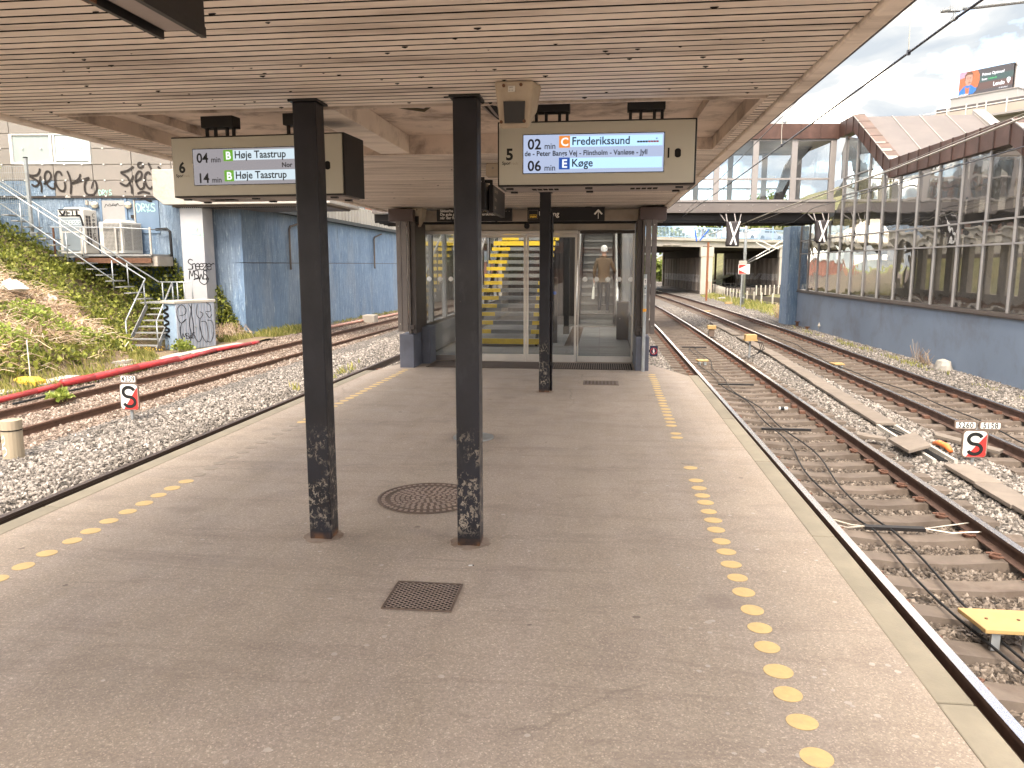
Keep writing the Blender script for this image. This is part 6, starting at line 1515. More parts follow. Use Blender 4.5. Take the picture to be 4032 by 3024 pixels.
# ------------------------------------------------------------------ utility cabinet at the foot of the bank
t = thing('utility_cabinet', 'blue-grey ribbed utility cabinet covered in black graffiti, beside the bank stairs', 'cabinet', (-13.6, 24.3, -1.1))
A0, A1, A2 = Vector((-14.22, 23.72)), Vector((-13.62, 23.42)), Vector((-13.02, 24.80)); A3 = A0 + A2 - A1
M['cab_side'] = plain('light_blue_cabinet', (0.264, 0.352, 0.456), .5, 0, .12, 1.5, .1, 20, (.22, .27, .33), 2, .5); M['cab_front'] = plain('grey_blue_cabinet_door', (0.285, 0.306, 0.348), .5, 0, .12, 1.5, .1, 20, (.24, .25, .28), 2, .5)
m = MB(); m.prism([(q.x, q.y, -1.15) for q in (A0, A1, A2, A3)], (0, 0, 1.50)); m.build('body', M['cab_side'], t, bevel=.01)
ctr = (A0 + A2) / 2
m = MB(); m.prism([((ctr + (q - ctr) * 1.08).x, (ctr + (q - ctr) * 1.08).y, .352) for q in (A0, A1, A2, A3)], (0, 0, .10)); m.build('lid', M['concrete_light'], t, bevel=.02)
fd = (A2 - A1).normalized(); fn = Vector((fd.y, -fd.x)); LF = (A2 - A1).length
def cf(s, z, o): q = A1 + fd * s + fn * o; return (q.x, q.y, z)
nr = 12
for k in range(nr):
    a, b = LF * k / nr + .006, LF * (k + 1) / nr - .006
    m = MB(); m.hexa([cf(a, -1.12, .0), cf(b, -1.12, .0), cf(b, .345, .0), cf(a, .345, .0), cf(a + .018, -1.12, .022), cf(b - .018, -1.12, .022), cf(b - .018, .345, .022), cf(a + .018, .345, .022)]); m.build('door_rib', M['cab_front'], t)
m = MB(); m.cyl(cf(LF * .47, -.40, .024), .03, .03, 10, (fn.x, fn.y, 0)); m.build('lock', M['galv'], t)
sd_ = (A1 - A0).normalized(); sn = Vector((sd_.y, -sd_.x))
def cs(u, v): q = A0 + sd_ * (u * .67) + sn * .012; return (q.x, q.y, -1.1 + v * 1.45)
spray('graffiti', [[(.05 + .35 * (1 + math.sin(a * 3.1)) * .6, .95 - a * .082) for a in rng(0, 8.6, 46)], [(.3, .14), (.32, .17)], [(.28, .05), (.3, .08)]], .055, M['spray_black'], cs, t)
def cfw(u, v): return cf(LF * (u - 1565) / 300, .32 - (v - 430) / 272, .026)
spray('graffiti', [[(1640, 560), (1600, 590), (1575, 540), (1575, 470), (1610, 430), (1640, 470), (1630, 515), (1590, 525)], [(1640, 555), (1600, 600), (1590, 680), (1610, 760), (1650, 770), (1670, 700), (1660, 600), (1680, 480), (1665, 430)],
    [(1690, 420), (1680, 500), (1690, 600), (1690, 700), (1720, 770), (1750, 730), (1740, 620)], [(1730, 430), (1720, 520), (1745, 560), (1770, 520), (1745, 500)], [(1745, 560), (1740, 640), (1760, 740), (1790, 780), (1800, 700), (1790, 600), (1750, 590)], [(1800, 420), (1830, 450), (1830, 500), (1790, 500)], [(1790, 510), (1820, 560), (1840, 530)], [(1800, 580), (1840, 600), (1845, 700), (1820, 780), (1790, 770)]], 5, M['spray_black'], cfw, t)
spray('graffiti', tag_strokes('MSWS', 1600, 735, 52, .52), 4, M['spray_black'], cfw, t)

# ------------------------------------------------------------------ steel stairs up the bank
M['stair_grey'] = plain('weathered_stair', (.25, .25, .245), .7, .2, .2, 4, .2, 40, (.14, .12, .10), 4, .5)
bs = thing('bank_stairs', 'galvanised steel stairs with handrails climbing the overgrown bank', 'stairs', (-15, 24.5, -1.1))
def bt(pts, r, name='handrail', mat='galv'): m = MB(); m.tube(pts, r, 7); return m.build(name, M[mat], bs, smooth=True)
for k in range(7):
    y = 23.0 + k * .24; z = -.95 + k * .185
    m = MB(); m.box(-15.10, -14.05, y, y + .26, z - .035, z); m.build('tread', M['stair_grey'], bs)
m = MB(); m.box(-15.6, -14.1, 24.68, 25.7, .30, .345); m.build('landing', M['stair_grey'], bs)
for x0, x1 in ((-15.08, -15.31), (-14.03, -14.29)):
    bt([(x0, 23.0, -.18), (x1, 24.5, 1.02)], .026); bt([(x0, 23.0, -1.1), (x0, 23.0, -.18)], .024, 'post'); bt([(x1, 24.5, .1), (x1, 24.5, 1.02)], .024, 'post')
    m = MB(); m.bar((x0 - .02, 22.95, -1.08), (x1, 24.6, .24), .03, .16); m.build('stringer', M['stair_grey'], bs)
N_ = 15
for k in range(N_):
    x = -15.7 - k * .33; z = .45 + k * .205
    m = MB(); m.box(x - .24, x + .02, 24.85, 25.60, z - .035, z); m.build('tread', M['stair_grey'], bs)
bt([(-15.31, 24.5, 1.02), (-15.40, 24.75, 1.12), (-20.63, 25.0, 4.28), (-21.9, 25.05, 5.05)], .027)
bt([(-15.42, 25.6, 1.0), (-20.42, 25.8, 4.0), (-21.8, 25.85, 4.85)], .027); bt([(-16.5, 24.75, 1.05), (-20.69, 25.0, 3.70)], .022)
for x in (-16.6, -18.2, -19.8):
    zz_ = 1.02 + (-15.4 - x) * .605; bt([(x, 24.8, zz_ - 1.0), (x, 24.8, zz_)], .022, 'post'); bt([(x, 25.65, zz_ - 1.05), (x, 25.65, zz_ - .08)], .022, 'post')
bt([(-15.38, 25.6, 1.0), (-14.2, 25.6, 1.0), (-14.2, 25.6, .1)], .026)
for x in (-15.3, -14.75, -14.5): bt([(x, 25.6, .1), (x, 25.6, 1.0)], .022, 'post')
# mesh fence at the top of the stairs
t = thing('mesh_fence', 'galvanised mesh fence at the top left of the bank stairs', 'fence', (-20.6, 25.4, 3.4))
for x in (-19.9, -21.9):
    m = MB(); m.box(x - .045, x + .045, 25.35, 25.45, 2.6, 5.25); m.build('post', M['galv'], t)
    m = MB(); m.box(x - .05, x + .05, 25.345, 25.455, 5.251, 5.29); m.build('post_cap', M['rubber'], t)
m = MB()
for k in range(26): m.bar((-21.85 + k * .075, 25.4, 3.3), (-21.85 + k * .075, 25.4, 5.0), .008, .008)
for k in range(9): m.bar((-21.85, 25.4, 3.3 + k * .21), (-19.95, 25.4, 3.3 + k * .21), .010, .010)
m.build('mesh', M['galv'], t)

# ------------------------------------------------------------------ ventilation units on their platform
M['unit'] = plain('cream_unit_casing', (0.544, 0.520, 0.472), .5, 0, .08, 2, .05, 20, (.42, .36, .30), 2, .4); M['unit_grey'] = plain('grey_unit_panel', (.20, .23, .25), .5, 0, .12, 2); M['fin'] = plain('dark_coil', (.085, .075, .07), .7, 0, .2, 20)
t = thing('ventilation_platform', 'rusty steel platform with a railing carrying the ventilation units', 'platform', (-17, 26.4, 1.9))
m = MB(); m.box(-19.6, -15.75, 25.78, fy(-17.5) - .02, 1.90, 1.97); m.build('deck', M['stair_grey'], t)
m = MB(); m.box(-18.6, -15.75, 25.74, 25.82, 1.66, 1.84); m.build('beam', M['rust'], t); m = MB(); m.box(-17.0, -15.6, 25.9, 26.9, 1.55, 1.895); m.build('beam', M['concrete'], t)
m = MB(); m.tube([(-19.5, 25.8, 2.92), (-17.04, 25.8, 2.90), (-15.75, 25.8, 2.83), (-15.75, 27.1, 2.83)], .02, 6); m.build('handrail', M['galv'], t)
for x in (-19.4, -18.35, -17.04, -15.75): m = MB(); m.box(x - .03, x + .03, 25.78, 25.82, 1.6 if x < -15.8 and x > -19 else 1.95, 2.9); m.build('post', M['white_old'] if x > -18.5 else M['rust'], t)
def unit(label, x0, x1, y0, y1, z0, z1, front, side):
    t = thing('ventilation_unit', label, 'air conditioner', ((x0 + x1) / 2, (y0 + y1) / 2, z0))
    m = MB(); m.box(x0, x1, y0, y1, z0, z1); m.build('casing', M['unit'], t, bevel=.02)
    m = MB(); m.hexa([(x0 + .1, y0 + .1, z1), (x1 - .1, y0 + .1, z1), (x1 - .1, y1 - .1, z1), (x0 + .1, y1 - .1, z1), (x0 + .2, y0 + .15, z1 + .09), (x1 - .2, y0 + .15, z1 + .09), (x1 - .2, y1 - .15, z1 + .09), (x0 + .2, y1 - .15, z1 + .09)]); m.build('fan_cowl', M['unit'], t)
    def grille(poly, n, u, v, nu, nv, o):
        """poly origin o with edge vectors u, v; dark coil behind a wire grid"""
        o = Vector(o); u = Vector(u); v = Vector(v); nn = Vector(n)
        m = MB(); m.prism([o + nn * .004, o + u + nn * .004, o + u + v + nn * .004, o + v + nn * .004], nn * .004); m.build('coil', M['fin'], t)
        m = MB(); b = o + nn * .022
        for k in range(nu + 1): m.bar(b + u * k / nu, b + u * k / nu + v, .009, .009, n)
        for k in range(nv + 1): m.bar(b + v * k / nv, b + v * k / nv + u, .009, .009, n)
        m.build('grille', M['unit'], t)
    for a, b, c_, d_, nu, nv in front: grille(None, (0, -1, 0), (b - a, 0, 0), (0, 0, d_ - c_), nu, nv, (a, y0, c_))
    for a, b, c_, d_, nu, nv in side: grille(None, (1, 0, 0), (0, b - a, 0), (0, 0, d_ - c_), nu, nv, (x1, a, c_))
    return t
u1 = unit('tall ventilation unit with grey front panels and black graffiti, left of the grey door', -19.43, -18.45, 26.15, 26.90, 2.0, 3.56, [], [(26.22, 26.52, 2.3, 3.35, 2, 9)])
m = MB(); m.box(-19.33, -18.52, 26.135, 26.149, 2.80, 3.27); m.build('front_panel', M['unit_grey'], u1); m = MB(); m.box(-19.30, -18.52, 26.135, 26.149, 2.1, 2.74); m.build('front_panel', M['unit_grey'], u1)
def uw(u, v): return (-19.43 + (u - 775) / 318, 26.128, 3.58 - (v - 825) / 352)
spray('graffiti', [[(790, 835), (1050, 835)], [(790, 910), (1060, 910)], [(800, 850), (840, 900), (870, 850)], [(890, 850), (890, 905)], [(890, 875), (930, 875)], [(960, 845), (960, 905)], [(1010, 845), (1015, 905), (1050, 905)], [(1050, 915), (1065, 960), (1080, 1040)]], 22, M['spray_black'], uw, u1)
spray('graffiti', tag_strokes('sneeze', 832, 1020, 88, .46), 7, M['spray_pale'], uw, u1)
def uws(u, v): return (-18.437, 26.56 + (u - 1195) / 180, 3.46 - (v - 900) / 352)
spray('graffiti', [[(a + 1205, b) for a, b in s_] for k, ch in enumerate('CoeSTEO') for s_ in [[(p * 46, 950 + k * 50 - q * 42) for p, q in st_] for st_ in FONT[ch]]], 6, M['spray_black'], uws, u1)
unit('long low ventilation unit with wire grilles in front of the blue door', -17.72, -16.87, 25.9, 27.12, 2.0, 3.10, [(-17.55, -16.93, 2.12, 3.05, 13, 20)], [(25.98, 26.45, 2.12, 3.02, 10, 20), (26.55, 27.05, 2.12, 3.02, 10, 20)])
t = thing('black_pipe', 'black pipe bend beside the ventilation units', 'pipe', (-15.8, 27.0, 2)); m = MB(); m.tube([(-16.3, 27.1, 2.88), (-15.85, 27.05, 2.9), (-15.7, 27.0, 2.8), (-15.68, 27.0, 1.2)], .05, 8); m.build('tube', M['rubber'], t, smooth=True)

# ------------------------------------------------------------------ growth on the bank
def clump(x, y): return noise.noise(Vector((x * .9, y * .9, 7))) + .5 * noise.noise(Vector((x * 2.3, y * 2.3, 3)))
m = MB(); k = 0
def is_dead(x, y):
    d = xt(y) - x
    return 1.0 < d < 6.2 and y < 22.4 + .25 * clump(x, y) * 4 and (y - 15) * .2 + d * .55 < 4.7 + clump(x, y)
while k < 30000:
    x = random.uniform(-26, -12.9); y = random.uniform(14.5, 27.1); d = xt(y) - x
    if d < .15 or y > fy(x) - .05: continue
    if is_dead(x, y) and random.random() > .035: continue
    lush = .22 + .42 * max(0, clump(x, y) + .25)
    if d < 2.2 and y < 21: lush *= .5
    if (-15.2 < x < -14.0 and 22.8 < y < 24.7): continue
    h = random.random() ** .7 * lush * (1.5 if y > 22 else 1.2)
    up = Vector((random.gauss(.2, .6), random.gauss(-.45, .5), random.gauss(.35, .5))).normalized()
    leaf_card(m, (x, y, bank(x, y) + h), random.uniform(.07, .16), up); k += 1
m.build('ivy', M['leaf_dark'], kind='stuff')
m = MB(); k = 0                                                  # ivy climbing the pillar foot and the wall below the platform
while k < 5200:
    x = random.uniform(-18.6, -13.4); zt_ = 1.9 if x < -15.7 else 1.9 - (x + 15.7) * .35 + .5 * math.sin(x * 5); z = random.uniform(-.9, max(-.6, zt_)) 
    if x > -14.1: z = random.uniform(-1.1, .9 - (x + 14.1) * 2.4)
    y = fy(x) - random.random() ** 2 * .55 - .03
    leaf_card(m, (x, y, z), random.uniform(.08, .17), Vector((random.gauss(0, .6), -.6, random.gauss(0, .6))).normalized()); k += 1
m.build('climbing_ivy', M['leaf_dark'], kind='stuff')
m = MB(); k = 0
if 'twig' not in M: M['twig'] = leaf_mat('dry_stem', [(0, (.24, .155, .095)), (.4, (.44, .31, .20)), (.8, (.62, .47, .33)), (1, (.78, .65, .49))], .1)
while k < 9000:
    x = random.uniform(-20, -12.6); y = random.uniform(13.5, 24.5); d = xt(y) - x
    if d < .3 or (not is_dead(x, y) and random.random() > .12): continue
    z = bank(x, y) + random.random() ** 1.5 * .28; a = random.gauss(2.6, .9); L_ = random.uniform(.25, .85); dx, dy = math.cos(a) * L_, math.sin(a) * L_
    p = [(x, y, z), (x + dx * .5, y + dy * .5, z + random.uniform(-.02, .16)), (x + dx, y + dy, max(bank(x + dx, y + dy) + .02, z + random.uniform(-.15, .08)))]
    m.tube(p, random.uniform(.004, .010), 3, False); k += 1
m.build('dead_brush', M['twig'], kind='stuff')
m = MB()
for k in range(1500):
    y = random.uniform(13.5, 23); x = xt(y) + random.uniform(-1.6, .55); tuft(m, x, y, bank(x, y) - .02, 5, random.uniform(.08, .26), .12)
for k in range(520):
    y = random.uniform(25.5, 33); x = -13.23 + .053 * (y - 27.55) + random.uniform(.1, .95) * (1 if y > 27.5 else .6); tuft(m, x, y, -1.12, 7, random.uniform(.10, .32), .15)
for k in range(160):
    y = random.uniform(33, 46); x = -13.2 + .053 * (y - 27.55) + random.uniform(.1, .6); tuft(m, x, y, -1.12, 5, random.uniform(.06, .16), .15)
m.build('grass', M['grass_blade'], kind='stuff')
def weed(label, x, y, r, h, n, grp='bright weeds at the foot of the bank'):
    t = thing('weed', label, 'plant', (x, y, bank(x, y)), 0, grp)
    m = MB(); s_ = MB()
    for k in range(n):
        a = random.uniform(0, 6.28); q = random.random() ** .6 * r; px, py = x + q * math.cos(a), y + q * math.sin(a); hh = h * (1 - .5 * (q / r) ** 2) * random.uniform(.35, 1.05); z0 = bank(px, py)
        if k % 4 == 0: s_.tube([(px, py, z0 - .02), (px + random.gauss(0, .03), py + random.gauss(0, .03), z0 + hh)], .005, 3, False)
        for j in range(3): leaf_card(m, (px, py, z0 + hh * (1 - j * .2)), random.uniform(.07, .13), Vector((random.gauss(0, 1), random.gauss(-.2, 1), random.gauss(.35, .35))).normalized())
    s_.build('stem', M['grass_blade'], t); m.build('leaves', M['leaf_light'], t)
weed('large bright green weed clump on the lower bank, left of the blue board', -14.6, 18.6, .85, .55, 260)
weed('bright green weed behind the blue board, at the bank foot', -13.7, 19.3, .45, .40, 110)
weed('light green weeds low on the bank at the left edge', -13.9, 16.6, .6, .45, 130)
weed('light green weed patch above the dead stems at the far left', -15.6, 17.4, .5, .4, 110)
weed('light weed clump by the foot of the steel stairs', -14.5, 21.6, .6, .35, 130)
weed('weed with pale leaves in front of the utility cabinet', -13.2, 23.0, .32, .42, 90)
weed('small weed growing between the left rails beside the signal number sign', -10.6, 13.9, .22, .22, 40)
weed('tiny weed by the rusty rail, left of the signal number sign', -10.3, 11.4, .16, .12, 24)
t = thing('flower_patch', 'small patch of yellow flowers in front of the steel stairs', 'flowers', (-13.9, 21.9, -1.0)); m = MB()
for k in range(110): x, y = -13.9 + random.gauss(0, .4), 21.9 + random.gauss(0, .35); leaf_card(m, (x, y, bank(x, y) + random.uniform(.08, .24)), .035)
m.build('petals', M['yellow'], t)
t = thing('bramble_heap', 'heap of dry brambles in the corner between the white pillar and the blue wall', 'bush', (-13.6, 26.9, -1.1)); m = MB()
for k in range(130):
    a = random.uniform(0, 6.28); r = random.uniform(.2, .7); x, y = -13.6 + random.gauss(0, .22), 26.9 + random.gauss(0, .2)
    m.tube([(x, y, -1.1), (x + r * .5 * math.cos(a), y + r * .4 * math.sin(a), -1.05 + random.uniform(.2, .6)), (x + r * math.cos(a), y + r * .7 * math.sin(a), -1.1 + random.uniform(0, .35))], .007, 3, False)
m.build('stems', M['twig'], t)
t = thing('chestnut_tree', 'leafy branch of a chestnut tree reaching in at the left edge', 'tree', (-23.6, 25.2, 2.5))
m = MB(); m.tube([(-23.6, 25.2, 2.0), (-23.5, 25.1, 4.4), (-23.3, 25.0, 6.5)], [.16, .12, .07], 8); m.tube([(-23.5, 25.1, 4.4), (-22.5, 24.7, 5.2), (-21.2, 24.5, 5.3)], [.06, .04, .02], 6); m.tube([(-23.4, 25.1, 4.0), (-22.2, 24.6, 4.3), (-21.0, 24.4, 4.4)], [.05, .03, .015], 6); m.build('trunk', M['bark'], t)
m = MB()
for k in range(520):
    b_ = random.choice([(-21.3, 24.5, 5.3), (-20.95, 24.45, 4.95), (-21.1, 24.4, 4.5), (-22.4, 24.8, 5.8), (-23.3, 25, 6.6), (-22.6, 24.7, 4.6), (-23.4, 25.0, 5.4)])
    leaf_card(m, (b_[0] + random.gauss(0, .22), b_[1] + random.gauss(0, .2), b_[2] + random.gauss(0, .22)), random.uniform(.12, .26), Vector((random.gauss(0, 1), random.gauss(-.2, 1), random.gauss(-.6, .5))).normalized())
m.build('crown', M['leaf_light'], t)

# ------------------------------------------------------------------ red cable duct, boards and bits along the left track
M['red_pipe'] = plain('red_plastic_duct', (0.450, 0.041, 0.045), .4, 0, .15, 3, .05, 20, (.32, .05, .045), 3, .5)
t = thing('red_cable_duct', 'red plastic cable duct snaking along the rusty track at the foot of the bank', 'pipe', (-11.9, 18, -1.08))
RP = [(-11.55, 10.5), (-11.75, 13.0), (-11.86, 14.8), (-11.92, 15.7), (-11.80, 16.6), (-11.85, 18.4), (-11.78, 20.2), (-12.02, 22.8), (-11.80, 24.8), (-11.75, 25.3)]
for i, ((x0, y0), (x1, y1)) in enumerate(zip(RP[:-1], RP[1:])):
    r = .085 if 3 <= i <= 5 else .06; z = -1.04 + (.035 if 3 <= i <= 5 else 0)
    m = MB(); m.tube([(x0, y0, z), ((x0 + x1) / 2 + .02, (y0 + y1) / 2, z), (x1, y1, z)], r, 10); m.build('duct_length', M['red_pipe'], t, smooth=True)
t = thing('red_cable_duct', 'faded pink duct running on along the foot of the blue retaining wall', 'pipe', (-11.5, 34, -1.08)); m = MB(); m.tube([(-11.95, 30.0, -1.05), (-11.60, 31.7, -1.05), (-11.4, 34.8, -1.04), (-11.15, 39, -1.05), (-10.9, 44, -1.05)], .06, 8); m.build('duct_length', M['pink'] if 'pink' in M else M.setdefault('pink', plain('faded_pink_duct', (.50, .27, .21), .6)), t, smooth=True)
def flat(name, label, cat, pts, th, mat, part='board'):
    c_ = pts[0]; t = thing(name, label, cat, c_); m = MB(); m.prism(pts, (0, 0, th)); m.build(part, mat, t); return t
M['teal'] = plain('teal_board', (.10, .38, .44), .6, 0, .2, 3, .05, 20, (.45, .55, .55), 5, .6)
flat('fallen_board', 'teal painted board lying tilted on the bank foot', 'board', [(-13.75, 18.2, -.72), (-12.95, 17.9, -.95), (-12.8, 18.7, -.90), (-13.7, 19.2, -.58)], .03, M['teal'])
t = thing('manhole_ring', 'grey concrete manhole cover lying beside the teal board', 'manhole cover', (-12.85, 19.2, -1.05)); m = MB(); m.cyl((-12.85, 19.0, -1.0), .42, .09, 24); m.build('cover', M['concrete'], t); m = MB(); m.cyl((-12.85, 19.0, -1.12), .52, .118, 24); m.build('collar', M['concrete_light'], t)
for k, (x0, y0, x1, y1) in enumerate(((-12.25, 19.9, -12.35, 21.6), (-12.35, 21.8, -12.0, 24.6), (-12.3, 12.8, -12.35, 14.7), (-12.4, 15.4, -12.5, 16.8))):
    t = thing('trough_lid', ['pale slab by the red duct in front of the stairs', 'pale slab by the red duct in front of the cabinet', 'pale slab beside the red duct at the left edge', 'broken pale slab beside the red duct left of the teal board'][k], 'slab', (x0, y0, -1.05), 0, 'pale trough slabs along the bank foot'); m = MB(); m.bar((x0, y0, -1.05), (x1, y1, -1.03), .42, .07); m.build('slab', M['concrete_light'], t)
t = thing('marker_box', 'yellow marker box with a thin white stake at the left edge of the bank', 'box', (-12.5, 15.6, -1.08)); m = MB(); m.box(-12.92, -12.30, 15.35, 15.7, -1.04, -.93); m.hexa([(-12.88, 15.37, -.93), (-12.34, 15.37, -.93), (-12.34, 15.68, -.93), (-12.88, 15.68, -.93), (-12.8, 15.42, -.86), (-12.4, 15.42, -.86), (-12.4, 15.63, -.86), (-12.8, 15.63, -.86)]); m.build('case', M['yellow'], t, bevel=.012)
m = MB(); m.cyl((-12.72, 15.75, -1.0), .012, .95, 6); m.build('stake', M['white'], t)
def crumple(label, x, y, s, dz=.12, mat='white'):
    t = thing('plastic_litter', label, 'litter', (x, y, bank(x, y)), 0, 'white rubbish on the bank'); m = MB(); n = 9
    vs = []; z = bank(x, y) + dz
    for i in range(4):
        for k in range(n):
            a = 2 * math.pi * k / n; r = s * (0.15, .75, 1, .5)[i] * random.uniform(.6, 1.2); vs.append((x + r * math.cos(a), y + r * .7 * math.sin(a), z + (.9, .55, .1, -.15)[i] * s * random.uniform(.5, 1.1)))
    m._add(vs, [(i * n + k, i * n + (k + 1) % n, (i + 1) * n + (k + 1) % n, (i + 1) * n + k) for i in range(3) for k in range(n)] + [tuple(range(n))]); m.build('sheet', M[mat], t)
crumple('large flat white plastic sheet on the dead stems at the left', -15.9, 19.4, .42, .16); crumple('crumpled white bag in the middle of the bank', -15.15, 21.9, .22, .2); crumple('small white bag high on the bank under the ivy', -18.0, 22.1, .2, .2); crumple('white scrap among the dead stems above the large sheet', -16.3, 21.3, .22, .15); crumple('white paper scrap beside the steel stairs foot', -15.3, 23.0, .2, .15)
# small signal number sign and wooden post by the left track
M['sign_rim'] = plain('brown_sign_rim', (.14, .095, .07), .6)
def s_sign(label, x, y, zc, w, h, codes, group):
    t = thing('signal_sign', label, 'sign', (x, y, -1.1), 0, group)
    def plate(cx, cz, pw, ph, name):
        m = MB(); r = min(pw, ph) * .18; out = []
        for sx, sz, a0 in ((1, 1, 0), (-1, 1, 90), (-1, -1, 180), (1, -1, 270)):
            for q in (0, 30, 60, 90): out.append((cx + sx * (pw / 2 - r) + r * math.cos(rad(a0 + q)), y, cz + sz * (ph / 2 - r) + r * math.sin(rad(a0 + q))))
        m.prism(out, (0, .025, 0)); m.build(name + '_rim', M['sign_rim'], t)
        m = MB(); m.prism([(cx + (p[0] - cx) * (1 - .022 / pw * 1.4), y - .003, cz + (p[2] - cz) * (1 - .022 / ph * 1.4)) for p in out], (0, .002, 0)); m.build(name, M['white'], t)
    plate(x, zc, w, h, 'plate')
    m = MB(); iw, ih = w / 2 - .018, h / 2 - .018
    m.prism([(x - iw * .72, y - .0045, zc - ih), (x + iw * .85, y - .0045, zc - ih), (x + iw, y - .0045, zc - ih * .85), (x + iw, y - .0045, zc + ih * .80)], (0, .001, 0)); m.build('red_half', M['red'], t)
    S_ = []
    for a in rng(20, 270, 14): S_.append((.155 * math.cos(rad(a)), .125 + .125 * math.sin(rad(a))))
    for a in rng(90, -160, 14): S_.append((.155 * math.cos(rad(a)), -.125 + .125 * math.sin(rad(a))))
    k = h / .70; m = MB(); ribbon(m, S_, .085, lambda u, v: (x + u * k * 1.0, y - .008, zc + v * k)); m.build('letter_s', M['ink'], t)
    n = len(codes); cw = .36 * w / .42
    for i, cd in enumerate(codes):
        cx = x + (i - (n - 1) / 2) * (cw * 1.12) + (.02 if n > 1 else 0); cz = zc + h / 2 + .115 * h / .7
        plate(cx, cz, cw, .18 * h / .6, 'number_plate')
        text('lettering', cd, M['ink'], (cx, y - .0045, cz - .056 * h / .6), (1, 0, 0), (0, 0, 1), .170 * h / .6, t, .0018, 'CENTER', 1.06, .86)
    m = MB(); m.box(x - .022, x + .022, y + .026, y + .06, -1.2, zc + h / 2 + .15 * h / .7); m.build('post', M['galv'], t)
s_sign('white and red S signal sign numbered 4259 beside the left track', -8.07, 12.25, -.655, .345, .47, ['4259'], 'signal signs with a black S')
s_sign('white and red S signal sign under number plates 5260 and 5158 beside the right tracks', 5.17, 11.05, -.85, .335, .395, ['5260', '5158'], 'signal signs with a black S')
t = thing('wooden_post', 'short thick grey wooden post with pale graffiti at the left edge', 'post', (-8.2, 9.7, -1.15))
M['wood_old'] = plain('grey_old_wood', (.33, .27, .19), .85, 0, .25, 3, .4, 40, (.18, .15, .10), 4, .6, stretch=(1, 1, .2))
m = MB(); m.cyl((-8.2, 9.7, -1.25), .135, .555, 18); m.build('shaft', M['wood_old'], t); m = MB(); m.cyl((-8.2, 9.7, -.692), .142, .012, 18); m.build('groove', M['void'], t); m = MB(); m.cyl((-8.2, 9.7, -.678), .138, .128, 18); m.build('head', M['wood_old'], t)
def pwood(u, v): a = -math.pi / 2 + u; return (-8.2 + .139 * math.cos(a), 9.7 + .139 * math.sin(a), -1.12 + v)
spray('graffiti', [[(-.4, .32), (-.1, .36), (0, .28), (-.3, .24), (-.45, .18), (-.1, .20), (.1, .14), (-.3, .08)]], .03, M['spray_pale'], pwood, t)
# ------------------------------------------------------------------ what the glass mirrors: wall and sheds along the left track beyond the station
t = thing('track_wall', 'sooty concrete wall carrying on along the left track beyond the blue wall', 'wall', (-12.2, 60, -1.2))
for k in range(10):
    y = 46.1 + k * 3; m = MB(); m.box(-12.9 , -12.25 + .012 * k, y, y + 2.96, -1.5, 3.3); m.build('wall_panel', M['concrete'], t)
t = thing('brick_building', 'red brick building behind the left track wall', 'building', (-24, 62, -1))
m = MB(); m.box(-34, -16, 48, 80, -1, 9.5); m.build('wall', M['brick'], t)
for j in range(3):
    for k in range(9):
        m = MB(); m.box(-16.02, -15.9, 50 + k * 3.3, 51.5 + k * 3.3, 1.2 + j * 2.9, 2.9 + j * 2.9); m.build('window', M['window_dark'], t)
m = MB(); m.hexa([(-34.4, 47.6, 9.5), (-15.6, 47.6, 9.5), (-15.6, 80.4, 9.5), (-34.4, 80.4, 9.5), (-26, 50, 13), (-24, 50, 13), (-24, 78, 13), (-26, 78, 13)]); m.build('roof', M['roof_felt'], t)
# ------------------------------------------------------------------ behind the camera: what the doors and panes mirror
t = thing('brick_warehouse', 'long brick building across the end of the tracks behind the camera', 'building', (0, -96, -1))
m = MB(); m.box(-50, 60, -104, -95, -1.3, 9); m.build('wall', M['brick'], t)
for j in range(2):
    for k in range(22):
        m = MB(); m.box(-48 + k * 5, -45.5 + k * 5, -95.0, -94.95, 1 + j * 4, 3.4 + j * 4); m.build('window', M['window_dark'], t)
for k, (x, y, r, h) in enumerate(((-13, -40, 4, 8), (-16, -60, 5, 9), (12.5, -45, 4, 8), (14, -70, 5, 9), (-12, -78, 4, 8))):
    blob_tree(['bushy tree left of the tracks, nearest behind the camera', 'tall tree left of the tracks, in the middle behind the camera', 'bushy tree right of the tracks, nearest behind the camera', 'tall tree right of the tracks, far behind the camera', 'tree left of the tracks, farthest behind the camera'][k], x, y, -1.3, r, h, 700, grp='trees behind the camera', ls=.7)
sheet('track_side', rng(9.5, 40, 4), rng(-90, 8, 6), lambda x, y: -1.25, M['bed_brown']); sheet('track_side', rng(-40, -12.5, 4), rng(-90, 7.9, 6), lambda x, y: -1.25, M['bed_brown'])
sheet('grass_bank', rng(14, 44, 14), rng(2, 70, 30), lambda x, y: -1.2 + min(3.2, max(0, x - 15) * .42) + noise.noise(Vector((x * .5, y * .5, 2))) * .2, M['hill'])
# ------------------------------------------------------------------ overhead line
def wire(name, label, pts, r, mat, part='wire'):
    t = thing(name, label, 'wire', pts[0]); m = MB(); m.tube(pts, r, 6); m.build(part, M[mat], t, smooth=True); return t
t = wire('contact_wire', 'blue-black contact wire running high above the track beside the platform', [(3.15, -6, 3.84), (3.15, 7.84, 3.81), (3.15, 14.7, 3.70), (3.15, 20.7, 3.61), (3.15, 30.3, 3.50), (3.0, 44, 3.40), (2.4, 60, 3.35)], .013, 'wire')
for y, z0, z1 in ((8.9, 3.79, 4.52), (14.68, 3.70, 4.23), (20.65, 3.61, 3.97), (26, 3.55, 3.78)):
    m = MB(); m.tube([(3.15, y, z0), (3.14, y, (z0 + z1) / 2), (3.15, y, z1)], .006, 5); d = m.build('dropper', M['wire_light'], t); m = MB(); m.box(3.135, 3.165, y - .02, y + .02, z0 - .02, z0 + .03); m.build('clamp', M['wire'], d)
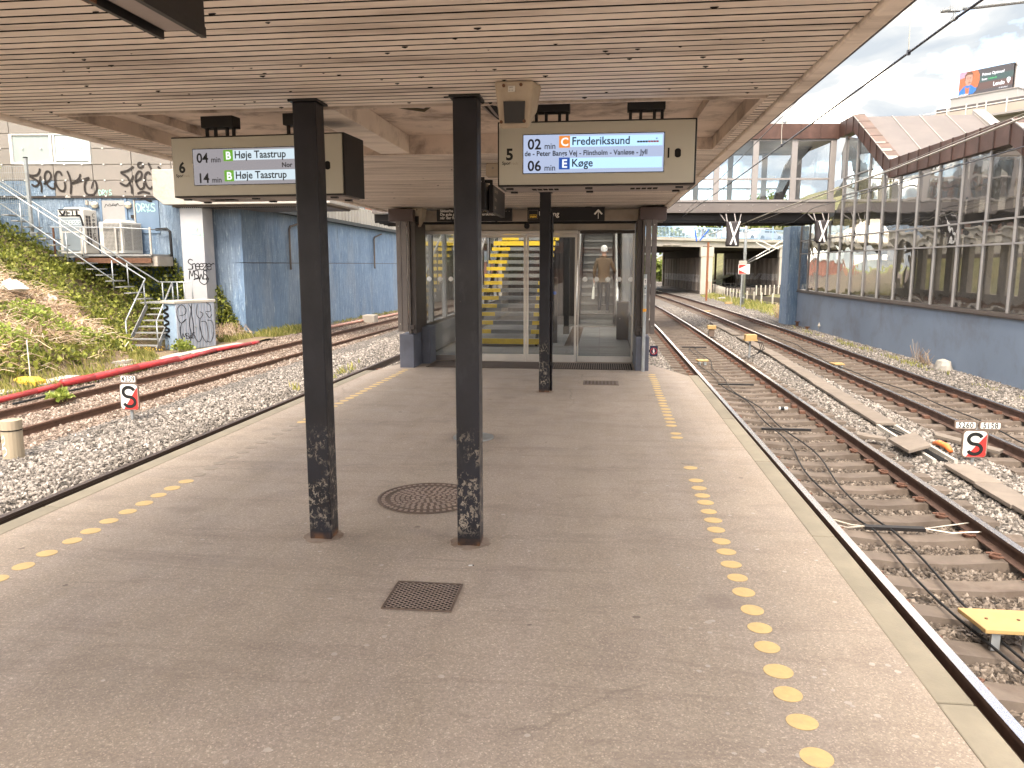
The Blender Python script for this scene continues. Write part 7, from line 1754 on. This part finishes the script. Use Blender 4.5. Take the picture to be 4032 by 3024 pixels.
wire('messenger_wire', 'thin carrier wire above the contact wire, partly behind the canopy edge', [(3.15, -6, 4.9), (3.15, 8.9, 4.52), (3.15, 14.68, 4.22), (3.15, 20.65, 3.96), (3.15, 31.0, 3.60), (3.0, 44, 3.6)], .008, 'wire')
wire('feeder_wire', 'thick pale wire slanting in front of the footbridge and the glass stair building', [(6.65, 2, 4.12), (6.69, 13.7, 3.94), (6.72, 19.5, 3.80), (5.84, 28.5, 3.41), (5.6, 33, 3.22), (5.3, 42, 3.1)], .019, 'wire_light')
wire('contact_wire', 'thin dark wire over the farther right-hand track', [(6.66, 2, 3.55), (6.68, 13.6, 3.47), (6.7, 19.4, 3.44), (6.9, 27, 3.45), (7.15, 30.5, 3.20), (6.6, 45, 3.1)], .011, 'wire')
wire('messenger_wire', 'thin pale wire just under the thick pale one at the right', [(6.66, 2, 4.30), (6.70, 14, 4.0), (6.55, 22, 3.70), (6.35, 27, 3.50), (6.1, 31, 3.30), (5.8, 42, 3.2)], .005, 'wire_light')
t = thing('registration_arm', 'grey registration arm with a drop clamp holding the contact wire at the top right', 'mast arm', (8.8, 7.84, -1.1))
m = MB(); m.tube([(3.03, 7.84, 3.885), (5.6, 7.84, 4.10)], .020, 10); m.tube([(5.6, 7.84, 4.10), (8.8, 7.84, 4.36)], .03, 10); m.build('arm_tube', M['galv'], t, smooth=True)
m = MB(); m.tube([(3.14, 7.84, 3.89), (3.15, 7.84, 3.83)], .013, 8); m.box(3.10, 3.20, 7.81, 7.87, 3.875, 3.925); m.box(3.13, 3.17, 7.80, 7.88, 3.80, 3.835); m.build('clamp', M['galv'], t)
m = MB(); m.cyl((8.9, 7.84, -1.2), .12, 7.0, 12); m.build('mast', M['galv'], t)
t = thing('cantilever_stays', 'pair of white cantilever rods slanting up from the mast towards the blue pillar', 'mast arm', (9.6, 53, 1.8))
for a, b in (((9.62, 53, 1.84), (12.3, 53, 3.50)), ((9.62, 53, 1.70), (12.3, 53, 3.16)), ((10.25, 52.9, 3.2), (11.5, 52.9, 2.62)), ((10.05, 52.9, 3.05), (10.95, 52.9, 2.55))):
    m = MB(); m.tube([a, b], .035, 6); m.build('rod', M['white'], t)
for a, b in (((9.62, 53, 1.84), (10.1, 53, 2.14)), ((9.62, 53, 1.70), (10.1, 53, 1.96))):
    m = MB(); m.tube([a, b], .06, 6); m.build('insulator', M['dark_metal'], t)

# ------------------------------------------------------------------ along the right-hand tracks
t = thing('cable_trough', 'line of flat concrete trough lids lying between the two right-hand tracks', 'cable trough', (4.9, 15, -1.1))
def xtr(y): return 4.73 + (y - 9) * .010 if y < 13.3 else 4.79 + (y - 13.3) * .037 if y < 23 else 5.15 + (y - 23) * .004
y = 3.4
while y < 36:
    if not (11.0 < y + .45 < 13.2) and not (28.9 < y < 29.6):
        a, b = y, y + .885; da, db = random.uniform(-.015, .015), random.uniform(-.015, .015); z = -1.03 + random.uniform(-.008, .012)
        m = MB(); m.hexa([(xtr(a) - .165 + da, a, z - .05), (xtr(a) + .165 + da, a, z - .05), (xtr(b) + .165 + db, b, z - .05), (xtr(b) - .165 + db, b, z - .05), (xtr(a) - .165 + da, a, z), (xtr(a) + .165 + da, a, z), (xtr(b) + .165 + db, b, z), (xtr(b) - .165 + db, b, z)]); m.build('lid', M['trough'], t, bevel=.008)
    y += .90
for s_ in (-.14, .14):
    m = MB(); m.bar((4.74 + s_, 10.9, -1.10), (4.80 + s_, 13.3, -1.10), .05, .10); m.build('trough_side', M['concrete_light'], t)
m = MB()
for k in range(4): m.tube([(4.72 + k * .03, 13.3, -1.09), (4.70 + k * .035, 12.6, -1.07 + .02 * (k % 2)), (4.74 + k * .02, 11.8, -1.09), (4.72 + k * .03, 11.0, -1.09)], .012, 5)
m.build('cable', M['rubber'], t)
def plank(label, pts, th, mat='trough', name='loose_slab', cat='slab', grp=None):
    t = thing(name, label, cat, pts[0], 0, grp); m = MB(); m.prism(pts, (0, 0, -th)); m.build('slab', M[mat], t, bevel=.006)
plank('tilted slab propped beside the gap in the trough lids', [(4.36, 11.98, -1.0), (4.35, 11.15, -.99), (4.70, 11.30, -.93), (4.83, 12.2, -.94)], .045, grp='loose slabs at the open cable trough')
plank('narrow broken slab left of the gap in the trough lids', [(4.10, 12.60, -1.03), (4.02, 12.35, -1.03), (4.34, 12.0, -1.02), (4.40, 12.14, -1.02)], .045, grp='loose slabs at the open cable trough')
plank('long grey plank lying behind the 5260 signal sign', [(5.36, 12.85, -1.05), (5.27, 12.55, -1.05), (5.72, 11.5, -1.05), (5.85, 11.65, -1.05)], .05, 'trough', 'loose_plank', 'plank')
t = thing('plastic_cover', 'bright orange curved piece of plastic on the ballast left of the 5260 signal sign', 'litter', (5.09, 11.8, -1.08)); m = MB(); m.tube([(5.08, 12.1, -1.08), (5.075, 11.92, -1.04), (5.095, 11.72, -1.04), (5.09, 11.55, -1.08)], [.03, .045, .045, .03], 8); m.build('shell', M['orange_red'] if 'orange_red' in M else M.setdefault('orange_red', plain('orange_plastic', (.78, .20, .05), .5, 0, .08)), t, smooth=True)
t = thing('drink_can', 'white and black drink can lying on a sleeper of the near right track', 'litter', (3.49, 14.9, -1.1)); m = MB(); m.cyl((3.40, 14.9, -1.105), .034, .16, 14, (1, 0, 0)); m.build('can', M['white'], t, smooth=False); m = MB(); m.cyl((3.43, 14.9, -1.105), .0345, .07, 14, (1, 0, 0)); m.build('print', M['ink'], t)
def balise(label, x0, x1, y0, y1, z):
    t = thing('balise', label, 'balise', ((x0 + x1) / 2, (y0 + y1) / 2, z), 0, 'ochre balise plates between the rails')
    m = MB(); m.hexa([(x0 + .04, y0, z - .035), (x1 - .02, y0, z - .035), (x1, y1, z - .035), (x0, y1, z - .035), (x0 + .04, y0, z), (x1 - .02, y0, z), (x1, y1, z), (x0, y1, z)]); m.build('plate', M['ochre'], t, bevel=.006)
    for fx_ in (.25, .70):
        x = x0 + (x1 - x0) * fx_; m = MB(); m.box(x - .03, x + .03, y0 + .02, y0 + .05, -1.17, z - .036); m.box(x - .03, x + .03, y1 - .06, y1 - .03, -1.17, z - .036); m.build('foot', M['galv'], t)
        m = MB(); m.cyl((x, (y0 + y1) / 2, z), .012, .006, 10); m.build('bolt', M['rust'], t)
balise('large ochre plate on grey feet between the near right rails, cut by the photo edge', 2.76, 3.26, 5.57, 5.93, -1.0)
balise('small ochre plate far down the near right track', 2.68, 3.02, 21.75, 22.05, -1.03)
balise('ochre plate between the rails of the farther right track', 6.28, 6.60, 21.5, 21.9, -1.05)
balise('distant ochre plate on the farther right track near the road bridge', 5.9, 6.3, 45.5, 46, -1.04)
t = thing('marker_box', 'ochre box on a short post with loops of black cable between the right tracks', 'box', (4.38, 23.2, -1.1))
m = MB(); m.box(4.22, 4.54, 23.05, 23.35, -.56, -.42); m.build('case', M['ochre'], t, bevel=.01); m = MB(); m.box(4.20, 4.56, 23.03, 23.37, -.60, -.562); m.build('base_tray', M['ochre'], t); m = MB(); m.cyl((4.37, 23.2, -1.1), .03, .50, 10); m.build('post', M['galv'], t)
for k in range(3):
    m = MB(); m.tube([(4.46 + .02 * k, 23.2, -.6), (4.62 + .05 * k, 23.15, -.66), (4.68 + .05 * k, 23.15, -.85), (4.56, 23.15, -1.0), (4.38, 23.1, -1.06)], .012, 6); m.build('cable', M['rubber'], t, smooth=True)
t = thing('marker_box', 'low ochre box on the trough lids farther down the right tracks', 'box', (4.2, 30, -1)); m = MB(); m.box(4.04, 4.36, 29.85, 30.15, -.82, -.68); m.build('case', M['ochre'], t, bevel=.01); m = MB(); m.box(4.1, 4.3, 29.9, 30.1, -1.1, -.822); m.build('foot', M['cast'], t)
for lab, x0, ph in (('left of two dark signal cables snaking between the near right rails', 2.84, 0), ('right of two dark signal cables snaking between the near right rails', 3.02, 1.1)):
    pts = [(x0 + .10 * math.sin(y * .55 + ph) * (1 if y > 8 else .3) + .05 * math.sin(y * 1.7 + ph), y, -1.118) for y in rng(2, 26, 60)]
    wire('signal_cable', lab, pts, .011, 'rubber', 'cable')
wire('signal_cable', 'dark cable snaking between the rails of the farther right track', [(6.55 + .14 * math.sin(y * .5) + .04 * math.sin(y * 1.9), y, -1.118) for y in rng(8, 34, 60)], .011, 'rubber', 'cable')
t = thing('bonding_bar', 'dark flat bar with wires lying across a sleeper of the near right track', 'bar', (3.1, 8.1, -1.1)); m = MB(); m.box(2.78, 3.38, 8.07, 8.15, -1.135, -1.10); m.build('bar', M['dark_metal'], t)
m = MB(); m.tube([(2.80, 8.1, -1.11), (2.65, 8.12, -1.10), (2.42, 8.2, -1.06)], .008, 5); m.tube([(2.80, 8.12, -1.11), (2.6, 8.05, -1.11), (2.42, 8.0, -1.06)], .008, 5); m.tube([(3.36, 8.1, -1.11), (3.55, 8.16, -1.10), (3.85, 8.2, -1.06)], .008, 5); m.tube([(3.36, 8.12, -1.11), (3.6, 8.0, -1.11), (3.86, 7.95, -1.07)], .008, 5); m.build('wire', M['wire_light'], t)
for y in (17.9, 13.0, 26.0): 
    t = thing('bonding_bar', {17.9: 'thin dark bar across the near right track beyond the ochre plate', 13.0: 'thin dark bar across the near right track beside the end of the platform', 26.0: 'thin dark bar farthest down the near right track'}[y], 'bar', (3.1, y, -1.1)); m = MB(); m.box(2.7, 3.5, y - .03, y + .03, -1.13, -1.095); m.build('bar', M['dark_metal'], t)
t = thing('boulder', 'pale lump of broken concrete at the foot of the smooth blue wall', 'stone', (9.12, 21.25, -1.1)); m = MB()
vs = []; n = 10
for i, f in enumerate((0, .5, .85, 1.0)):
    for k in range(n): a = 2 * math.pi * k / n; r = (.30, .28, .20, .06)[i] * random.uniform(.8, 1.15); vs.append((8.98 + r * math.cos(a) * .6, 21.25 + r * math.sin(a) * 1.3, -1.15 + .30 * f))
m._add(vs, [(i * n + k, i * n + (k + 1) % n, (i + 1) * n + (k + 1) % n, (i + 1) * n + k) for i in range(3) for k in range(n)] + [tuple(range(30, 40))]); m.build('stone', M['concrete_light'], t)
t = thing('dry_bush', 'leafless brown twigs growing against the smooth blue wall', 'bush', (9.0, 22.4, -1.1)); m = MB()
for k in range(70):
    y0 = 22.4 + random.gauss(0, .35); a = random.gauss(0, .9); L_ = random.uniform(.2, .65)
    m.tube([(8.95, y0, -1.12), (8.93 - .05, y0 + math.sin(a) * L_ * .5, -1.12 + math.cos(a) * L_ * .6), (8.9 + random.gauss(0, .05), y0 + math.sin(a) * L_, -1.12 + abs(math.cos(a)) * L_)], .004, 3, False)
m.build('twigs', M['twig'], t)
m = MB()
for k in range(120):
    y = random.choice([random.gauss(22, .8), random.gauss(27.5, 1.0), random.uniform(14, 36)]); tuft(m, 9.72 - .024 * y - .42 - random.uniform(.02, .35), y, -1.14, 5, random.uniform(.06, .16), .12)
for k in range(30): tuft(m, random.gauss(-6.6, .1), random.uniform(16, 21), -1.13, 6, random.uniform(.08, .2), .1)
m.build('dry_grass', M['grass_blade'], kind='stuff')
for k, (y, lab) in enumerate(((35.6, 'rusty stub post at the foot of the blue pillar'), (33.9, 'second rusty stub post by the blue wall'))):
    t = thing('stub_post', lab, 'post', (8.75, y, -1.15)); m = MB(); m.cyl((8.72, y, -1.15), .06, .22 - .1 * k, 10); m.cyl((8.72, y, -.93 - .1 * k), .11, .035, 10); m.build('post', M['rust'], t)
t = thing('marker_post', 'tiny pale leaf-shaped marker standing in the ballast by the blue wall', 'marker', (8.82, 32.5, -1.15)); m = MB(); m.tube([(8.82, 32.5, -1.15), (8.82, 32.5, -.93)], .012, 5); m.build('stem', M['galv'], t); m = MB(); m.tube([(8.82, 32.5, -.93), (8.82, 32.5, -.85), (8.82, 32.5, -.72)], [.02, .06, .01], 8); m.build('tip', M['white_old'], t)
t = thing('junction_block', 'small grey concrete block beside the rusty left track by the blue wall', 'block', (-11.1, 36.2, -1.1)); m = MB(); m.box(-11.35, -10.75, 35.8, 36.4, -1.15, -.78); m.build('block', M['concrete'], t, bevel=.02)
t = thing('hose', 'black hose lying beside the red duct and the rusty rail', 'hose', (-11.2, 14.6, -1.1)); m = MB(); m.tube([(-11.4, 13.6, -1.09), (-11.35, 14.3, -1.08), (-11.28, 15.2, -1.07), (-11.3, 15.9, -1.08)], .025, 6); m.build('tube', M['rubber'], t, smooth=True)

# ------------------------------------------------------------------ man riding up the escalator
M['skin'] = plain('skin', (.46, .27, .19), .5, 0, .06, 8, .05); M['jacket'] = plain('brown_jacket', (.115, .075, .042), .75, 0, .2, 6, .4, 45); M['trousers'] = plain('dark_trousers', (.008, .0085, .013), .8, 0, .2, 8, .3, 60); M['shoe'] = plain('pale_shoe', (.34, .33, .32), .6); M['hair'] = plain('white_hair', (.62, .60, .57), .7, 0, .15, 30, .6, 70); M['canvas'] = plain('white_canvas', (.68, .65, .58), .8, 0, .08, 5, .3, 30)
PX, PY_, PZ = .06, 21.75, .253
per = thing('person', 'white-haired man in a brown jacket and dark trousers seen from behind on the escalator', 'person', (PX, PY_, PZ))
J = {'pel': ((0, 0, .96), (.165, .115)), 'bel': ((0, .005, 1.14), (.165, .115)), 'che': ((0, .0, 1.36), (.185, .12)), 'nb': ((0, -.005, 1.535), (.075, .07)), 'nk': ((0, .01, 1.60), (.058, .058)), 'hd': ((0, .025, 1.70), (.078, .092)), 'ht': ((0, .03, 1.80), (.072, .085)),
     'ls': ((-.185, 0, 1.475), (.075, .072)), 'le': ((-.255, -.03, 1.20), (.056, .056)), 'lw': ((-.265, .03, .97), (.038, .034)), 'rs': ((.185, 0, 1.475), (.075, .072)), 're': ((.285, .02, 1.21), (.056, .056)), 'rw': ((.33, .24, 1.12), (.036, .034)),
     'lh': ((-.095, 0, .90), (.10, .10)), 'lk': ((-.10, .03, .50), (.068, .068)), 'la': ((-.11, -.01, .095), (.045, .045)), 'lf': ((-.115, .14, .04), (.042, .032)), 'rh': ((.095, 0, .90), (.10, .10)), 'rk': ((.11, .04, .50), (.068, .068)), 'ra': ((.115, .0, .095), (.045, .045)), 'rf': ((.125, .15, .04), (.042, .032)),
     'lp': ((-.268, .05, .90), (.036, .020)), 'rp': ((.345, .31, 1.10), (.036, .020))}
EDG = [('pel', 'bel'), ('bel', 'che'), ('che', 'nb'), ('nb', 'nk'), ('nk', 'hd'), ('hd', 'ht'), ('che', 'ls'), ('ls', 'le'), ('le', 'lw'), ('che', 'rs'), ('rs', 're'), ('re', 'rw'), ('pel', 'lh'), ('lh', 'lk'), ('lk', 'la'), ('la', 'lf'), ('pel', 'rh'), ('rh', 'rk'), ('rk', 'ra'), ('ra', 'rf'), ('lw', 'lp'), ('rw', 'rp')]
for i, (dy, ln) in enumerate(((-.026, .062), (-.009, .075), (.009, .070), (.026, .055))):
    J['l%d' % i] = ((-.270, .05 + dy, .865), (.010, .010)); J['l%dm' % i] = ((-.262, .05 + dy, .865 - ln * .55), (.009, .009)); J['l%dt' % i] = ((-.245, .052 + dy, .865 - ln * .85), (.0085, .0085)); EDG += [('lp', 'l%d' % i), ('l%d' % i, 'l%dm' % i), ('l%dm' % i, 'l%dt' % i)]
    J['r%d' % i] = ((.348 + dy, .345, 1.098), (.010, .010)); J['r%dm' % i] = ((.350 + dy, .345 + ln * .6, 1.085), (.009, .009)); J['r%dt' % i] = ((.350 + dy, .345 + ln * .85, 1.062), (.0085, .0085)); EDG += [('rp', 'r%d' % i), ('r%d' % i, 'r%dm' % i), ('r%dm' % i, 'r%dt' % i)]
J['lth'] = ((-.25, .085, .90), (.011, .011)); J['ltt'] = ((-.238, .095, .862), (.0095, .0095)); J['rth'] = ((.31, .31, 1.095), (.011, .011)); J['rtt'] = ((.30, .345, 1.075), (.0095, .0095)); EDG += [('lp', 'lth'), ('lth', 'ltt'), ('rp', 'rth'), ('rth', 'rtt')]
keys = list(J)
bm = bmesh.new(); lay = bm.verts.layers.skin.verify(); vv = {}
for k in keys:
    v = bm.verts.new(J[k][0]); v[lay].radius = J[k][1]; v[lay].use_root = (k == 'pel'); vv[k] = v
for a, b in EDG: bm.edges.new((vv[a], vv[b]))
me = bpy.data.meshes.new('body'); bm.to_mesh(me); bm.free()
bo = bpy.data.objects.new('body', me); COL.objects.link(bo)
sk = bo.modifiers.new('skin', 'SKIN'); sk.use_smooth_shade = True; sb = bo.modifiers.new('subd', 'SUBSURF'); sb.levels = 2; sb.render_levels = 2
dg = bpy.context.evaluated_depsgraph_get(); dg.update()
bme = bpy.data.meshes.new_from_object(bo.evaluated_get(dg)); bpy.data.objects.remove(bo); bme.name = 'body'
bme.materials.clear()
for q in ('skin', 'jacket', 'trousers', 'shoe'): bme.materials.append(M[q])
for p in bme.polygons:
    x, y, z = p.center
    if z > 1.585: i = 0
    elif (x < -.2 and z < .965) or (x > .27 and y > .25): i = 0
    elif z > .86 and not (z < .93 and abs(x) < .0): i = 1
    elif z < .085: i = 3
    else: i = 2
    p.material_index = i; p.use_smooth = True
o = bpy.data.objects.new('body', bme); COL.objects.link(o); o.parent = per
def pb(mb, name, mat, **k): return mb.build(name, mat, per, world=False, **k)
m = MB(); vs = []; n = 16
for i in range(8):
    ph = (i / 7) * 1.75
    for k in range(n):
        a = 2 * math.pi * k / n; back = max(0, -math.sin(a)); r = math.sin(min(ph, 1.57)) ; drop = math.cos(ph)
        vs.append((.094 * r * math.cos(a) * random.uniform(.98, 1.03), .02 + .110 * r * math.sin(a) * random.uniform(.98, 1.03), 1.775 + .115 * drop - (.05 * back if ph > 1.3 else 0) + (.05 * max(0, math.sin(a)) if ph > 1.3 else 0)))
m._add(vs, [(i * n + k, i * n + (k + 1) % n, (i + 1) * n + (k + 1) % n, (i + 1) * n + k) for i in range(7) for k in range(n)]); pb(m, 'hair', M['hair'], smooth=True)
for s_ in (-1, 1):
    m = MB(); m.tube([(s_ * .082, .01, 1.73), (s_ * .092, .005, 1.715), (s_ * .088, .012, 1.69)], [.008, .012, .007], 7); pb(m, 'ear', M['skin'], smooth=True)
    m = MB(); m.cyl((s_ * .03, .112, 1.725), .010, .006, 10, (0, 1, 0)); pb(m, 'eye', M['gloss_black'])
m = MB(); m.tube([(0, .112, 1.725), (0, .128, 1.695), (0, .115, 1.683)], [.008, .014, .010], 7); pb(m, 'nose', M['skin'], smooth=True)
m = MB(); m.bar((-.022, .112, 1.658), (.022, .112, 1.658), .006, .008); pb(m, 'mouth', M['red'])
m = MB(); m.tube([(.085 * math.cos(a), .01 + .075 * math.sin(a), 1.575) for a in rng(0, 6.283, 14)], .020, 7, False); pb(m, 'collar', M['jacket'], smooth=True)
m = MB(); m.tube([(.178 * math.cos(a), .0 + .128 * math.sin(a), .885) for a in rng(0, 6.283, 16)], .018, 6, False); pb(m, 'jacket_hem', M['jacket'], smooth=True)
t = thing('tote_bag', 'white canvas tote bag held low in the left hand of the man', 'bag', (PX - .27, PY_ + .02, PZ + .42))
m = MB(); m.hexa([(PX - .33, PY_ - .10, PZ + .40), (PX - .25, PY_ - .10, PZ + .40), (PX - .25, PY_ + .18, PZ + .40), (PX - .33, PY_ + .18, PZ + .40), (PX - .30, PY_ - .12, PZ + .74), (PX - .25, PY_ - .12, PZ + .74), (PX - .25, PY_ + .2, PZ + .74), (PX - .30, PY_ + .2, PZ + .74)]); m.build('pouch', M['canvas'], t, bevel=.02)
m = MB(); m.tube([(PX - .275, PY_ - .06, PZ + .74), (PX - .27, PY_ + .02, PZ + .835), (PX - .265, PY_ + .10, PZ + .835), (PX - .275, PY_ + .15, PZ + .74)], .008, 6); m.build('handle', M['canvas'], t, smooth=True)
